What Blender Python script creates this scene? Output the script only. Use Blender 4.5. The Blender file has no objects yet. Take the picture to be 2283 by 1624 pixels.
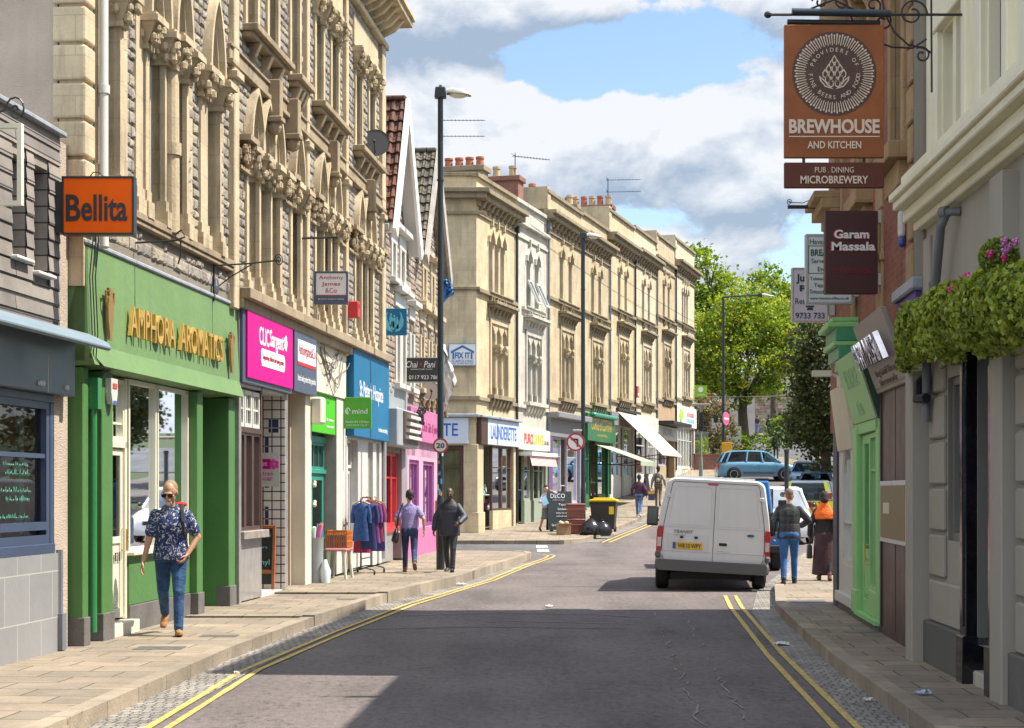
import bpy, bmesh, math, random
from mathutils import Vector, Matrix
random.seed(7)
R = math.radians
C = bpy.context.scene
COL = C.collection
# ---------------------------------------------------------------- camera, sky, sun, exposure
F, CX, HY, EYE = 3800.0, 1141.5, 1095.0, 1.75      # measured from the photograph (2283 wide)
cam = bpy.data.objects.new('camera', bpy.data.cameras.new('camera'))
COL.objects.link(cam); C.camera = cam
cam.location = (0, 0, EYE); cam.rotation_euler = (R(90), 0, 0)
cam.data.sensor_width = 36; cam.data.lens = 36*F/2283
cam.data.shift_y = (HY-812)/2283; cam.data.clip_end = 5000; cam.data.clip_start = .1
SUN_EL, SUN_AZ = 57.0, 87.0          # azimuth clockwise from +Y
sd = Vector((math.sin(R(SUN_AZ))*math.cos(R(SUN_EL)), math.cos(R(SUN_AZ))*math.cos(R(SUN_EL)), math.sin(R(SUN_EL))))
sun = bpy.data.objects.new('sun', bpy.data.lights.new('sun', 'SUN'))
COL.objects.link(sun); sun.rotation_euler = sd.to_track_quat('Z', 'Y').to_euler(); sun.location = (30, 0, 60)
sun.data.energy = 5.0; sun.data.angle = R(.5); sun.data.color = (1, .93, .80)
C.view_settings.view_transform = 'Standard'; C.view_settings.look = 'None'
C.view_settings.exposure = .88; C.view_settings.gamma = 1
W = bpy.data.worlds.new('World'); C.world = W; W.use_nodes = True
nt = W.node_tree; N = nt.nodes; LK = nt.links; N.clear()
def wn(t, **k):
    n = N.new(t)
    for a, b in k.items(): setattr(n, a, b)
    return n
def wmath(op, a, b=None, clamp=False):
    n = wn('ShaderNodeMath', operation=op, use_clamp=clamp)
    for i, v in enumerate((a, b)):
        if v is None: continue
        if isinstance(v, (int, float)): n.inputs[i].default_value = v
        else: LK.new(v, n.inputs[i])
    return n.outputs[0]
sky = wn('ShaderNodeTexSky', sky_type='NISHITA', sun_disc=False, sun_elevation=R(SUN_EL), sun_rotation=R(SUN_AZ))
sky.air_density = 1.0; sky.dust_density = .4; sky.ozone_density = 1.6
tc = wn('ShaderNodeTexCoord')
sx = wn('ShaderNodeSeparateXYZ'); LK.new(tc.outputs['Generated'], sx.inputs[0])
def wnoise(scale, detail, rough, off=(0, 0, 0), st=(1, 1, 1.9), dist=0.):
    mp = wn('ShaderNodeMapping'); mp.inputs['Location'].default_value = off; mp.inputs['Scale'].default_value = st
    LK.new(tc.outputs['Generated'], mp.inputs[0])
    n = wn('ShaderNodeTexNoise'); n.inputs['Scale'].default_value = scale; n.inputs['Detail'].default_value = detail
    n.inputs['Roughness'].default_value = rough; n.inputs['Distortion'].default_value = dist
    LK.new(mp.outputs[0], n.inputs[0]); return n.outputs[0]
# cloud banks: (direction x/y, z/y, half sizes, weight)
BANKS = [(-.06, .232, .055, .055, .50), (-.02, .205, .05, .036, .40), (.03, .207, .045, .024, .46), (.085, .214, .04, .024, .50), (.148, .208, .040, .044, .85), (.05, .182, .15, .022, .38),
         (.05, .284, .20, .016, .48), (.07, .252, .085, .020, -.62), (.12, .160, .075, .011, -.34), (.07, .135, .17, .016, .40), (.11, .108, .10, .008, -.15), (.09, .078, .2, .026, .42)]
def density(dz):
    n1 = wnoise(15, 10, .60, (0, 0, dz*1.45), (1, 1, 1.45), .25); n2 = wnoise(4.5, 4, .5, (3, 1, 5+dz*1.6), (1, 1, 1.6))
    d = wmath('ADD', wmath('MULTIPLY', wmath('SUBTRACT', n1, .5), 2.1), wmath('MULTIPLY', wmath('SUBTRACT', n2, .47), .8))
    d = wmath('ADD', d, wmath('MULTIPLY', wmath('MAXIMUM', wmath('SUBTRACT', .3, sx.outputs[1]), 0.0), .35))
    for (x, z, hx, hz, w) in BANKS:
        l = Vector((x, 1, z)).length
        dx = wmath('MULTIPLY', wmath('SUBTRACT', sx.outputs[0], x/l), 1/hx); dq = wmath('MULTIPLY', wmath('SUBTRACT', sx.outputs[2], z/l-dz), 1/hz)
        r2 = wmath('ADD', wmath('MULTIPLY', dx, dx), wmath('MULTIPLY', dq, dq))
        g = wmath('MULTIPLY', wmath('SUBTRACT', 1.0, wmath('MULTIPLY', r2, .45), True), w); d = wmath('ADD', d, wmath('MULTIPLY', g, wmath('GREATER_THAN', sx.outputs[1], 0.0)))
    return d
dens = density(0.); lit = wmath('SUBTRACT', dens, density(.016))      # denser than the air above it: a sunlit cloud top; the opposite: a grey base
mr = wn('ShaderNodeMapRange', interpolation_type='SMOOTHSTEP'); LK.new(dens, mr.inputs[0])
mr.inputs[1].default_value = .03; mr.inputs[2].default_value = .22
cover = wmath('MULTIPLY', mr.outputs[0], .94)
body = wmath('ADD', wmath('MULTIPLY', lit, .55), wmath('MULTIPLY', wnoise(7, 6, .55, (2, 0, 1), (1, 1, 2.0)), .9))
cr = wn('ShaderNodeValToRGB'); LK.new(body, cr.inputs[0])
e = cr.color_ramp.elements; e[0].position = .24; e[0].color = (.40, .50, .64, 1); e[1].position = .60; e[1].color = (.93, .95, .98, 1)
bc = wn('ShaderNodeBackground'); LK.new(cr.outputs[0], bc.inputs[0]); up_ = wn('ShaderNodeMapRange', interpolation_type='SMOOTHSTEP'); LK.new(sx.outputs[2], up_.inputs[0])
for i_, v_ in ((1, .34), (2, .62), (3, .55), (4, .95)): up_.inputs[i_].default_value = v_
bk_ = wn('ShaderNodeMapRange', interpolation_type='SMOOTHSTEP'); LK.new(sx.outputs[1], bk_.inputs[0])
for i_, v_ in ((1, .45), (2, -.2), (3, 0.), (4, .30)): bk_.inputs[i_].default_value = v_
LK.new(wmath('ADD', up_.outputs[0], bk_.outputs[0]), bc.inputs[1])      # unseen cloud overhead and behind, brightened to lift the shaded fronts
bs = wn('ShaderNodeBackground'); LK.new(sky.outputs[0], bs.inputs[0]); bs.inputs[1].default_value = .115
mx = wn('ShaderNodeMixShader'); LK.new(cover, mx.inputs[0]); LK.new(bs.outputs[0], mx.inputs[1]); LK.new(bc.outputs[0], mx.inputs[2])
wo = wn('ShaderNodeOutputWorld'); LK.new(mx.outputs[0], wo.inputs[0])
# ---------------------------------------------------------------- helpers: materials
MATS = {}
class NT:
    def __init__(s, m): s.t = m.node_tree; s.b = s.t.nodes['Principled BSDF']
    def n(s, t, ins=None, **k):
        n = s.t.nodes.new(t)
        for a, b in k.items(): setattr(n, a, b)
        for a, b in (ins or {}).items():
            if hasattr(b, 'links'): s.t.links.new(b, n.inputs[a])
            else: n.inputs[a].default_value = b
        return n
    def l(s, a, b): s.t.links.new(a, b)
def c4(c, f=1.): return (c[0]*f, c[1]*f, c[2]*f, 1)
def newmat(name):
    m = bpy.data.materials.new(name); m.use_nodes = True; return m, NT(m)
def wallvec(t):
    tcn = t.n('ShaderNodeTexCoord'); s = t.n('ShaderNodeSeparateXYZ', {0: tcn.outputs['Object']})
    a = t.n('ShaderNodeMath', {0: s.outputs[0], 1: s.outputs[1]}, operation='ADD')
    return t.n('ShaderNodeCombineXYZ', {0: a.outputs[0], 1: s.outputs[2]}).outputs[0]
def mixc(t, fac, a, b, mode='MIX'):
    n = t.n('ShaderNodeMix', data_type='RGBA', blend_type=mode)
    for i, v in ((0, fac), (6, a), (7, b)):
        if hasattr(v, 'links'): t.l(v, n.inputs[i])
        else: n.inputs[i].default_value = v
    return n.outputs[2]
def mk(name, col, rough=.6, var=.14, scale=2.5, bump=.0, bscale=30, metal=0., streak=0., stain=None, spec=None, coat=0.):
    """painted / plain surface with mottling, optional stains running down and fine bump"""
    if name in MATS: return MATS[name]
    m, t = newmat(name); MATS[name] = m
    tcn = t.n('ShaderNodeTexCoord'); v = tcn.outputs['Object']
    n1 = t.n('ShaderNodeTexNoise', {0: v, 'Scale': scale, 'Detail': 6., 'Roughness': .62})
    r1 = t.n('ShaderNodeMapRange', {0: n1.outputs[0], 1: .3, 2: .7, 3: 1-var, 4: 1+var*.7})
    hs = t.n('ShaderNodeHueSaturation', {'Color': c4(col), 'Value': r1.outputs[0]})
    out = hs.outputs[0]
    if streak:
        mp = t.n('ShaderNodeMapping', {0: v, 'Scale': (7, 7, .45)})
        n2 = t.n('ShaderNodeTexNoise', {0: mp.outputs[0], 'Scale': 1.0, 'Detail': 5., 'Roughness': .6})
        r2 = t.n('ShaderNodeMapRange', {0: n2.outputs[0], 1: .5, 2: .75, 3: 0., 4: streak})
        out = mixc(t, r2.outputs[0], out, c4(stain or [x*.35 for x in col]))
    t.l(out, t.b.inputs['Base Color'])
    rr = t.n('ShaderNodeMapRange', {0: n1.outputs[0], 1: .3, 2: .7, 3: max(.03, rough-.08), 4: min(1, rough+.08)})
    t.l(rr.outputs[0], t.b.inputs['Roughness'])
    t.b.inputs['Metallic'].default_value = metal
    if spec is not None: t.b.inputs['Specular IOR Level'].default_value = spec
    if coat: t.b.inputs['Coat Weight'].default_value = coat; t.b.inputs['Coat Roughness'].default_value = .05
    if bump:
        n3 = t.n('ShaderNodeTexNoise', {0: v, 'Scale': bscale, 'Detail': 5.})
        bp = t.n('ShaderNodeBump', {'Strength': bump, 'Distance': .02, 'Height': n3.outputs[0]})
        t.l(bp.outputs[0], t.b.inputs['Normal'])
    return m
def brickmat(name, c1, c2, mortar, bw, bh, msize=.01, rough=.85, bump=.6, distort=.0, offset=.5, var=.25, flat=False, stain=.0, rot=None, smooth=.1, dist=0):
    """coursed masonry, tiles, planks: brick texture on the wall plane"""
    if name in MATS: return MATS[name]
    m, t = newmat(name); MATS[name] = m
    if flat:
        vec = t.n('ShaderNodeTexCoord').outputs['Object']
        if rot is not None: vec = t.n('ShaderNodeMapping', {0: vec, 'Rotation': (0, 0, rot)}).outputs[0]
    else: vec = wallvec(t)
    tv = t.n('ShaderNodeTexCoord').outputs['Object']
    if distort:
        nd = t.n('ShaderNodeTexNoise', {0: tv, 'Scale': 1.6/bw, 'Detail': 3.})
        sub = t.n('ShaderNodeVectorMath', {0: nd.outputs[1], 1: (.5, .5, .5)}, operation='SUBTRACT')
        sc = t.n('ShaderNodeVectorMath', {0: sub.outputs[0], 'Scale': distort}, operation='SCALE')
        vec = t.n('ShaderNodeVectorMath', {0: vec, 1: sc.outputs[0]}, operation='ADD').outputs[0]
    br = t.n('ShaderNodeTexBrick', {'Vector': vec, 'Color1': c4(c1), 'Color2': c4(c2), 'Mortar': c4(mortar), 'Scale': 1., 'Mortar Size': msize,
             'Mortar Smooth': smooth, 'Brick Width': bw, 'Row Height': bh, 'Bias': 0.})
    br.offset = offset
    n1 = t.n('ShaderNodeTexNoise', {0: tv, 'Scale': 1.1, 'Detail': 8., 'Roughness': .7})
    r1 = t.n('ShaderNodeMapRange', {0: n1.outputs[0], 1: .3, 2: .7, 3: 1-var, 4: 1+var*.6})
    hs = t.n('ShaderNodeHueSaturation', {'Color': br.outputs[0], 'Value': r1.outputs[0]})
    out = hs.outputs[0]
    if stain:
        n2 = t.n('ShaderNodeTexNoise', {0: tv, 'Scale': .6, 'Detail': 9., 'Roughness': .75})
        r2 = t.n('ShaderNodeMapRange', {0: n2.outputs[0], 1: .48, 2: .72, 3: 0., 4: stain})
        out = mixc(t, r2.outputs[0], out, c4([x*.4 for x in c1]))
    if flat and bw > .5:
        gm = t.n('ShaderNodeTexVoronoi', {0: tv, 'Scale': 3.2, 'Randomness': 1.}); r5 = t.n('ShaderNodeMapRange', {0: gm.outputs[0], 1: .07, 2: .10, 3: .55, 4: 0.}); out = mixc(t, r5.outputs[0], out, c4(c2, .35))
        n4 = t.n('ShaderNodeTexNoise', {0: tv, 'Scale': 2.6, 'Detail': 9., 'Roughness': .8}); r6 = t.n('ShaderNodeMapRange', {0: n4.outputs[0], 1: .52, 2: .66, 3: 0., 4: .45}); out = mixc(t, r6.outputs[0], out, c4(c2, .6))
    t.l(out, t.b.inputs['Base Color']); t.b.inputs['Roughness'].default_value = rough
    n3 = t.n('ShaderNodeTexNoise', {0: tv, 'Scale': 4/bw if not flat else 30., 'Detail': 7., 'Roughness': .65})
    h1 = t.n('ShaderNodeMath', {0: br.outputs['Fac'], 1: -1.0}, operation='MULTIPLY')
    h2 = t.n('ShaderNodeMath', {0: n3.outputs[0], 1: .55, 2: h1.outputs[0]}, operation='MULTIPLY_ADD')
    bp = t.n('ShaderNodeBump', {'Strength': bump, 'Distance': dist or min(.06, bh*.3), 'Height': h2.outputs[0]})
    t.l(bp.outputs[0], t.b.inputs['Normal'])
    return m
def ashlar(name, col, dark, bw=.75, bh=.36, joint=.5, grime=.6, rough=.85):
    """dressed limestone: faint joints, soot in blotches and runs under ledges"""
    if name in MATS: return MATS[name]
    m, t = newmat(name); MATS[name] = m
    v = t.n('ShaderNodeTexCoord').outputs['Object']; wv = wallvec(t)
    br = t.n('ShaderNodeTexBrick', {'Vector': wv, 'Color1': (1, 1, 1, 1), 'Color2': (.86, .86, .86, 1), 'Mortar': (joint, joint, joint, 1), 'Scale': 1.,
             'Mortar Size': .006, 'Mortar Smooth': .3, 'Brick Width': bw, 'Row Height': bh})
    n1 = t.n('ShaderNodeTexNoise', {0: v, 'Scale': 1.7, 'Detail': 9., 'Roughness': .68})
    cr = t.n('ShaderNodeValToRGB', {0: n1.outputs[0]}); el = cr.color_ramp.elements
    el[0].position = .30; el[0].color = c4(col, .74); el[1].position = .68; el[1].color = c4(col, 1.1)
    o = mixc(t, 1.0, cr.outputs[0], br.outputs[0], 'MULTIPLY')
    mp = t.n('ShaderNodeMapping', {0: v, 'Scale': (3.5, 3.5, .55)})
    n2 = t.n('ShaderNodeTexNoise', {0: mp.outputs[0], 'Scale': 1.2, 'Detail': 8., 'Roughness': .7})
    r2 = t.n('ShaderNodeMapRange', {0: n2.outputs[0], 1: .50, 2: .74, 3: 0., 4: grime})
    o = mixc(t, r2.outputs[0], o, c4(dark))
    t.l(o, t.b.inputs['Base Color']); t.b.inputs['Roughness'].default_value = rough
    n3 = t.n('ShaderNodeTexNoise', {0: v, 'Scale': 26., 'Detail': 6., 'Roughness': .7})
    bp = t.n('ShaderNodeBump', {'Strength': .6, 'Distance': .016, 'Height': n3.outputs[0]})
    t.l(bp.outputs[0], t.b.inputs['Normal'])
    return m
def glassmat(name='glass', tint=(.75, .85, .82), refl=1.0):
    if name in MATS: return MATS[name]
    m, t = newmat(name); MATS[name] = m
    tr = t.n('ShaderNodeBsdfTransparent', {0: c4(tint)})
    gl = t.n('ShaderNodeBsdfGlossy', {0: (.9, .95, 1, 1), 'Roughness': .015})
    fr = t.n('ShaderNodeFresnel', {'IOR': 1.5}); k = t.n('ShaderNodeMath', {0: fr.outputs[0], 1: 1.0*refl}, operation='MULTIPLY', use_clamp=True)
    mxs = t.n('ShaderNodeMixShader', {0: k.outputs[0], 1: tr.outputs[0], 2: gl.outputs[0]})
    t.l(mxs.outputs[0], t.t.nodes['Material Output'].inputs[0]); return m
def emis(name, col, s):
    if name in MATS: return MATS[name]
    m, t = newmat(name); MATS[name] = m
    t.b.inputs['Base Color'].default_value = c4(col); t.b.inputs['Emission Color'].default_value = c4(col); t.b.inputs['Emission Strength'].default_value = s
    return m
# ---------------------------------------------------------------- helpers: meshes and objects
CUR = [None]
class MB:
    def __init__(s, T=None): s.v = []; s.f = []; s.mi = []; s.k = 0; s.T = T or CUR[0]; s.cuts = []
    def cut(s): s.cuts.append((len(s.v), len(s.f))); return s      # what follows is a piece of its own
    def add(s, vs, fs, k=None):
        b = len(s.v)
        s.v += [tuple(s.T @ Vector(v)) if s.T else tuple(v) for v in vs]
        s.f += [tuple(b+i for i in f) for f in fs]; s.mi += [s.k if k is None else k]*len(fs); return s
    def box(s, x0, x1, y0, y1, z0, z1, k=None, tz=0, ty=0):
        vs = [(x0, y0, z0), (x1, y0, z0), (x1, y1, z0), (x0, y1, z0), (x0+tz, y0+ty, z1), (x1-tz, y0+ty, z1), (x1-tz, y1+ty, z1), (x0+tz, y1+ty, z1)]
        return s.add(vs, [(3, 2, 1, 0), (4, 5, 6, 7), (0, 1, 5, 4), (1, 2, 6, 5), (2, 3, 7, 6), (3, 0, 4, 7)], k)
    def cyl(s, p0, p1, r0, r1=None, n=12, k=None):
        p0 = Vector(p0); p1 = Vector(p1); r1 = r0 if r1 is None else r1
        q = (p1-p0).to_track_quat('Z', 'Y'); a = [q @ Vector((math.cos(2*math.pi*i/n), math.sin(2*math.pi*i/n), 0)) for i in range(n)]
        vs = [p0+d*r0 for d in a]+[p1+d*r1 for d in a]
        return s.add(vs, [(i, (i+1) % n, n+(i+1) % n, n+i) for i in range(n)]+[tuple(range(n-1, -1, -1)), tuple(range(n, 2*n))], k)
    def tube(s, pts, r, n=6, k=None, closed=False):
        pts = [Vector(p) for p in pts]; m = len(pts); rr = r if isinstance(r, (list, tuple)) else [r]*m
        vs = []; up = None
        for i, p in enumerate(pts):
            d = (pts[min(i+1, m-1)]-pts[max(i-1, 0)])
            if d.length < 1e-9: d = Vector((0, 0, 1))
            d.normalize()
            if up is None: up = Vector((0, 0, 1)) if abs(d.z) < .9 else Vector((1, 0, 0))
            a = d.cross(up)
            if a.length < 1e-6: a = d.orthogonal()
            a.normalize(); b = a.cross(d); up = b
            vs += [p+(a*math.cos(2*math.pi*j/n)+b*math.sin(2*math.pi*j/n))*rr[i] for j in range(n)]
        fs = [(i*n+j, i*n+(j+1) % n, (i+1)*n+(j+1) % n, (i+1)*n+j) for i in range(m-1) for j in range(n)]
        return s.add(vs, fs+[tuple(range(n-1, -1, -1)), tuple((m-1)*n+j for j in range(n))], k)
    def prism(s, poly, y0, y1, k=None, plane='xz'):
        n = len(poly)
        f = {'xz': lambda a, b, d: (a, d, b), 'xy': lambda a, b, d: (a, b, d), 'yz': lambda a, b, d: (d, a, b)}[plane]
        vs = [f(a, b, y0) for a, b in poly]+[f(a, b, y1) for a, b in poly]
        return s.add(vs, [tuple(range(n)), tuple(range(2*n-1, n-1, -1))]+[(i, n+i, n+(i+1) % n, (i+1) % n) for i in range(n)], k)
    def lathe(s, prof, c=(0, 0, 0), n=16, k=None, sx=1, sy=1):
        m = len(prof); vs = [(c[0]+r*sx*math.cos(2*math.pi*j/n), c[1]+r*sy*math.sin(2*math.pi*j/n), c[2]+z) for r, z in prof for j in range(n)]
        return s.add(vs, [(i*n+j, i*n+(j+1) % n, (i+1)*n+(j+1) % n, (i+1)*n+j) for i in range(m-1) for j in range(n)]+[tuple(range(n-1, -1, -1)), tuple((m-1)*n+j for j in range(n))], k)
    def ball(s, c, r, n=12, k=None, T=None):
        r = r if isinstance(r, (list, tuple)) else (r, r, r); h = n//2; vs = []; fs = []
        for i in range(h+1):
            a = math.pi*i/h; rad = max(math.sin(a), 1e-3)
            for j in range(n):
                p = Vector((r[0]*rad*math.cos(2*math.pi*j/n), r[1]*rad*math.sin(2*math.pi*j/n), -r[2]*math.cos(a)))
                if T: p = T @ p
                vs.append(Vector(c)+p)
        fs = [(i*n+j, i*n+(j+1) % n, (i+1)*n+(j+1) % n, (i+1)*n+j) for i in range(h) for j in range(n)]
        return s.add(vs, fs+[tuple(range(n-1, -1, -1)), tuple(h*n+j for j in range(n))], k)
    def loft(s, rings, k=None, n=16, cap=True):
        vs = []
        for c, rx, ry in rings:
            vs += [(c[0]+rx*math.cos(2*math.pi*j/n), c[1]+ry*math.sin(2*math.pi*j/n), c[2]) for j in range(n)]
        m = len(rings)
        fs = [(i*n+j, i*n+(j+1) % n, (i+1)*n+(j+1) % n, (i+1)*n+j) for i in range(m-1) for j in range(n)]
        return s.add(vs, fs+([tuple(range(n-1, -1, -1)), tuple((m-1)*n+j for j in range(n))] if cap else []), k)
    def quad(s, a, b, c, d, k=None): return s.add([a, b, c, d], [(0, 1, 2, 3)], k)
    def mesh(s, name, mats, smooth=None):
        me = bpy.data.meshes.new(name); me.from_pydata(s.v, [], s.f); me.update()
        for m in (mats if isinstance(mats, (list, tuple)) else [mats]): me.materials.append(m)
        me.polygons.foreach_set('material_index', s.mi)
        if smooth is not None:
            me.polygons.foreach_set('use_smooth', [True]*len(s.f)); me.set_sharp_from_angle(angle=R(smooth))
        return me
    def build(s, name, mats, parent=None, smooth=None, bevel=0, seg=1, fix=True):
        if s.cuts:
            C2 = [c for c in s.cuts if c[1] < len(s.f)]; first = None
            if not C2 or C2[0][1] > 0: C2 = [(0, 0)]+C2
            for a, b in zip(C2, C2[1:]+[(len(s.v), len(s.f))]):
                if b[1] <= a[1]: continue
                q = MB(); q.v = s.v[a[0]:b[0]]; q.f = [tuple(i-a[0] for i in f) for f in s.f[a[1]:b[1]]]; q.mi = s.mi[a[1]:b[1]]
                o = q.build(name, mats, parent, smooth, bevel, seg, fix); first = first or o
            return first
        me = s.mesh(name, mats, None)
        if fix:
            bm = bmesh.new(); bm.from_mesh(me); bmesh.ops.recalc_face_normals(bm, faces=bm.faces); bm.to_mesh(me); bm.free()
        if smooth is not None:
            me.polygons.foreach_set('use_smooth', [True]*len(me.polygons)); me.set_sharp_from_angle(angle=R(smooth))
        o = bpy.data.objects.new(name, me); COL.objects.link(o)
        if parent: o.parent = parent
        if bevel:
            b = o.modifiers.new('bevel', 'BEVEL'); b.width = bevel; b.segments = seg; b.limit_method = 'ANGLE'; b.angle_limit = R(40)
        return o
def tag(o, label=None, cat=None, group=None, kind=None):
    for a, b in (('label', label), ('category', cat), ('group', group), ('kind', kind)):
        if b: o[a] = b
    return o
def thing(name, label, cat, loc=(0, 0, 0), rz=0, group=None, scale=1):
    o = bpy.data.objects.new(name, None); COL.objects.link(o); o.empty_display_size = .2
    o.location = loc; o.rotation_euler = (0, 0, rz); o.scale = (scale,)*3
    return tag(o, label, cat, group)
def struct(o): o['kind'] = 'structure'; return o
def bx(name, m, parent, x0, x1, y0, y1, z0, z1, bevel=0, label=None):
    o = MB().box(x0, x1, y0, y1, z0, z1).build(name, m, parent, bevel=bevel)
    if label: o['label'] = label
    return o
def copytree(o, parent=None):
    c = o.copy(); COL.objects.link(c)
    if parent: c.parent = parent
    for ch in list(o.children): copytree(ch, c)
    return c
def textmesh(txt, bold=0., spacing=1., shear=0.):
    cu = bpy.data.curves.new('text', 'FONT'); cu.body = txt; cu.align_x = 'CENTER'; cu.offset = bold; cu.space_character = spacing; cu.shear = shear
    cu.resolution_u = 3
    o = bpy.data.objects.new('text', cu); COL.objects.link(o)
    me = bpy.data.meshes.new_from_object(o.evaluated_get(bpy.context.evaluated_depsgraph_get()))
    bpy.data.objects.remove(o); bpy.data.curves.remove(cu); return me
TXT = {}
def tput(mb, txt, cx, cz, w, h, y, depth=.004, bold=0., spacing=1., shear=0., k=None, M=None):
    """text stretched to w x h, centred at (cx, cz) in the x-z plane, facing -y at y, with real thickness"""
    key = (txt, bold, spacing, shear)
    if key not in TXT:
        me = textmesh(*key); TXT[key] = ([v.co.copy() for v in me.vertices], [tuple(p.vertices) for p in me.polygons]); bpy.data.meshes.remove(me)
    vs, fs = TXT[key]
    xs = [v.x for v in vs]; zs = [v.y for v in vs]
    x0, x1, z0, z1 = min(xs), max(xs), min(zs), max(zs)
    if w is None: w = (x1-x0)*h/(z1-z0)
    def tr(v, d):
        p = Vector((cx+(v.x-(x0+x1)/2)*w/(x1-x0), d, cz+(v.y-(z0+z1)/2)*h/(z1-z0)))
        return M @ p if M else p
    n = len(vs); cnt = {}
    for f in fs:
        for i in range(len(f)):
            a, b = f[i], f[(i+1) % len(f)]; cnt[(a, b)] = 1
    edges = [e for e in cnt if (e[1], e[0]) not in cnt]
    mb.add([tr(v, y-depth) for v in vs]+[tr(v, y) for v in vs], [f for f in fs]+[(b, a, n+a, n+b) for a, b in edges], k)
def lettering(name, m, parent, txt, cx, cz, w, h, y, **k):
    mb = MB(); lines = txt if isinstance(txt, list) else [(txt, cx, cz, w, h)]
    for l in lines: mb.cut(); tput(mb, *l[:5], y, **{**k, **(l[5] if len(l) > 5 else {})})
    return mb.build(name, m, parent, fix=False)
def at(px, py, Y): return Vector(((px-CX)*Y/F, Y, EYE+(HY-py)*Y/F))
# ---------------------------------------------------------------- the lie of the land
ZP = [(-50, 0), (48, 0), (52, .1), (56, .25), (64, .5), (72, .95), (82, 1.6), (91, 2.3), (97, 2.85), (103, 3.7), (116, 4.8), (135, 5.9), (160, 7.0), (182, 7.8), (230, 10), (400, 16), (3000, 30)]
def zg(Y):
    def lin(y):
        for (a, b), (c, d) in zip(ZP, ZP[1:]):
            if y <= c: return b+(d-b)*(y-a)/(c-a)
        return ZP[-1][1]
    return (lin(Y-1.5)+lin(Y)+lin(Y+1.5))/3
class Line:
    """a street frontage: x = c + t*Y; local x runs along it, local +y goes into the buildings"""
    def __init__(s, c, t, flip=False):
        s.c = c; s.t = t; s.n = math.sqrt(1+t*t); s.flip = flip
        u = Vector((-t, -1)) if flip else Vector((t, 1)); s.rz = math.atan2(u.y, u.x)
    def Y(s, px): return F*s.c/(px-CX-F*s.t)
    def P(s, Y, z=0): return Vector((s.c+s.t*Y, Y, z))
    def u(s, px, Y0): return (s.Y(px)-Y0)*s.n*(-1 if s.flip else 1)
    def z(s, px, py): return EYE+(HY-py)*s.Y(px)/F
LA = Line(-6.14, .0917); LB = Line(-16.8, .279); LC = Line(2.719, .0793, True); LD = Line(3.255, .047, True)
# ---------------------------------------------------------------- ground, road, pavements
def interp(tab, y):
    if y <= tab[0][0]: return tab[0][1]
    for (a, b), (c, d) in zip(tab, tab[1:]):
        if y <= c: return b+(d-b)*(y-a)/(c-a)
    return tab[-1][1]
def rows(y0, y1, st=.5):
    n = max(1, int(round((y1-y0)/st))); return [y0+(y1-y0)*i/n for i in range(n+1)]
def strip(name, m, ys, fl, fr, off, skirt=0., parent=None):
    """a paved sheet following the land between x = fl(y) and x = fr(y), with risers of height skirt on all sides"""
    mb = MB(); top = []
    for y in ys:
        z = zg(y)+off; top += [(fl(y), y, z), (fr(y), y, z)]
    n = len(ys); mb.add(top, [(2*i, 2*i+1, 2*i+3, 2*i+2) for i in range(n-1)])
    if skirt:
        lo = [(a, b, c-skirt) for a, b, c in top]
        mb.add(top+lo, [(2*i+1, 2*n+2*i+1, 2*n+2*i+3, 2*i+3) for i in range(n-1)]+[(2*i, 2*i+2, 2*n+2*i+2, 2*n+2*i) for i in range(n-1)]+[(0, 2*n, 2*n+1, 1), (2*n-2, 2*n-1, 4*n-1, 4*n-2)])
    return struct(mb.build(name, m, parent))
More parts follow.
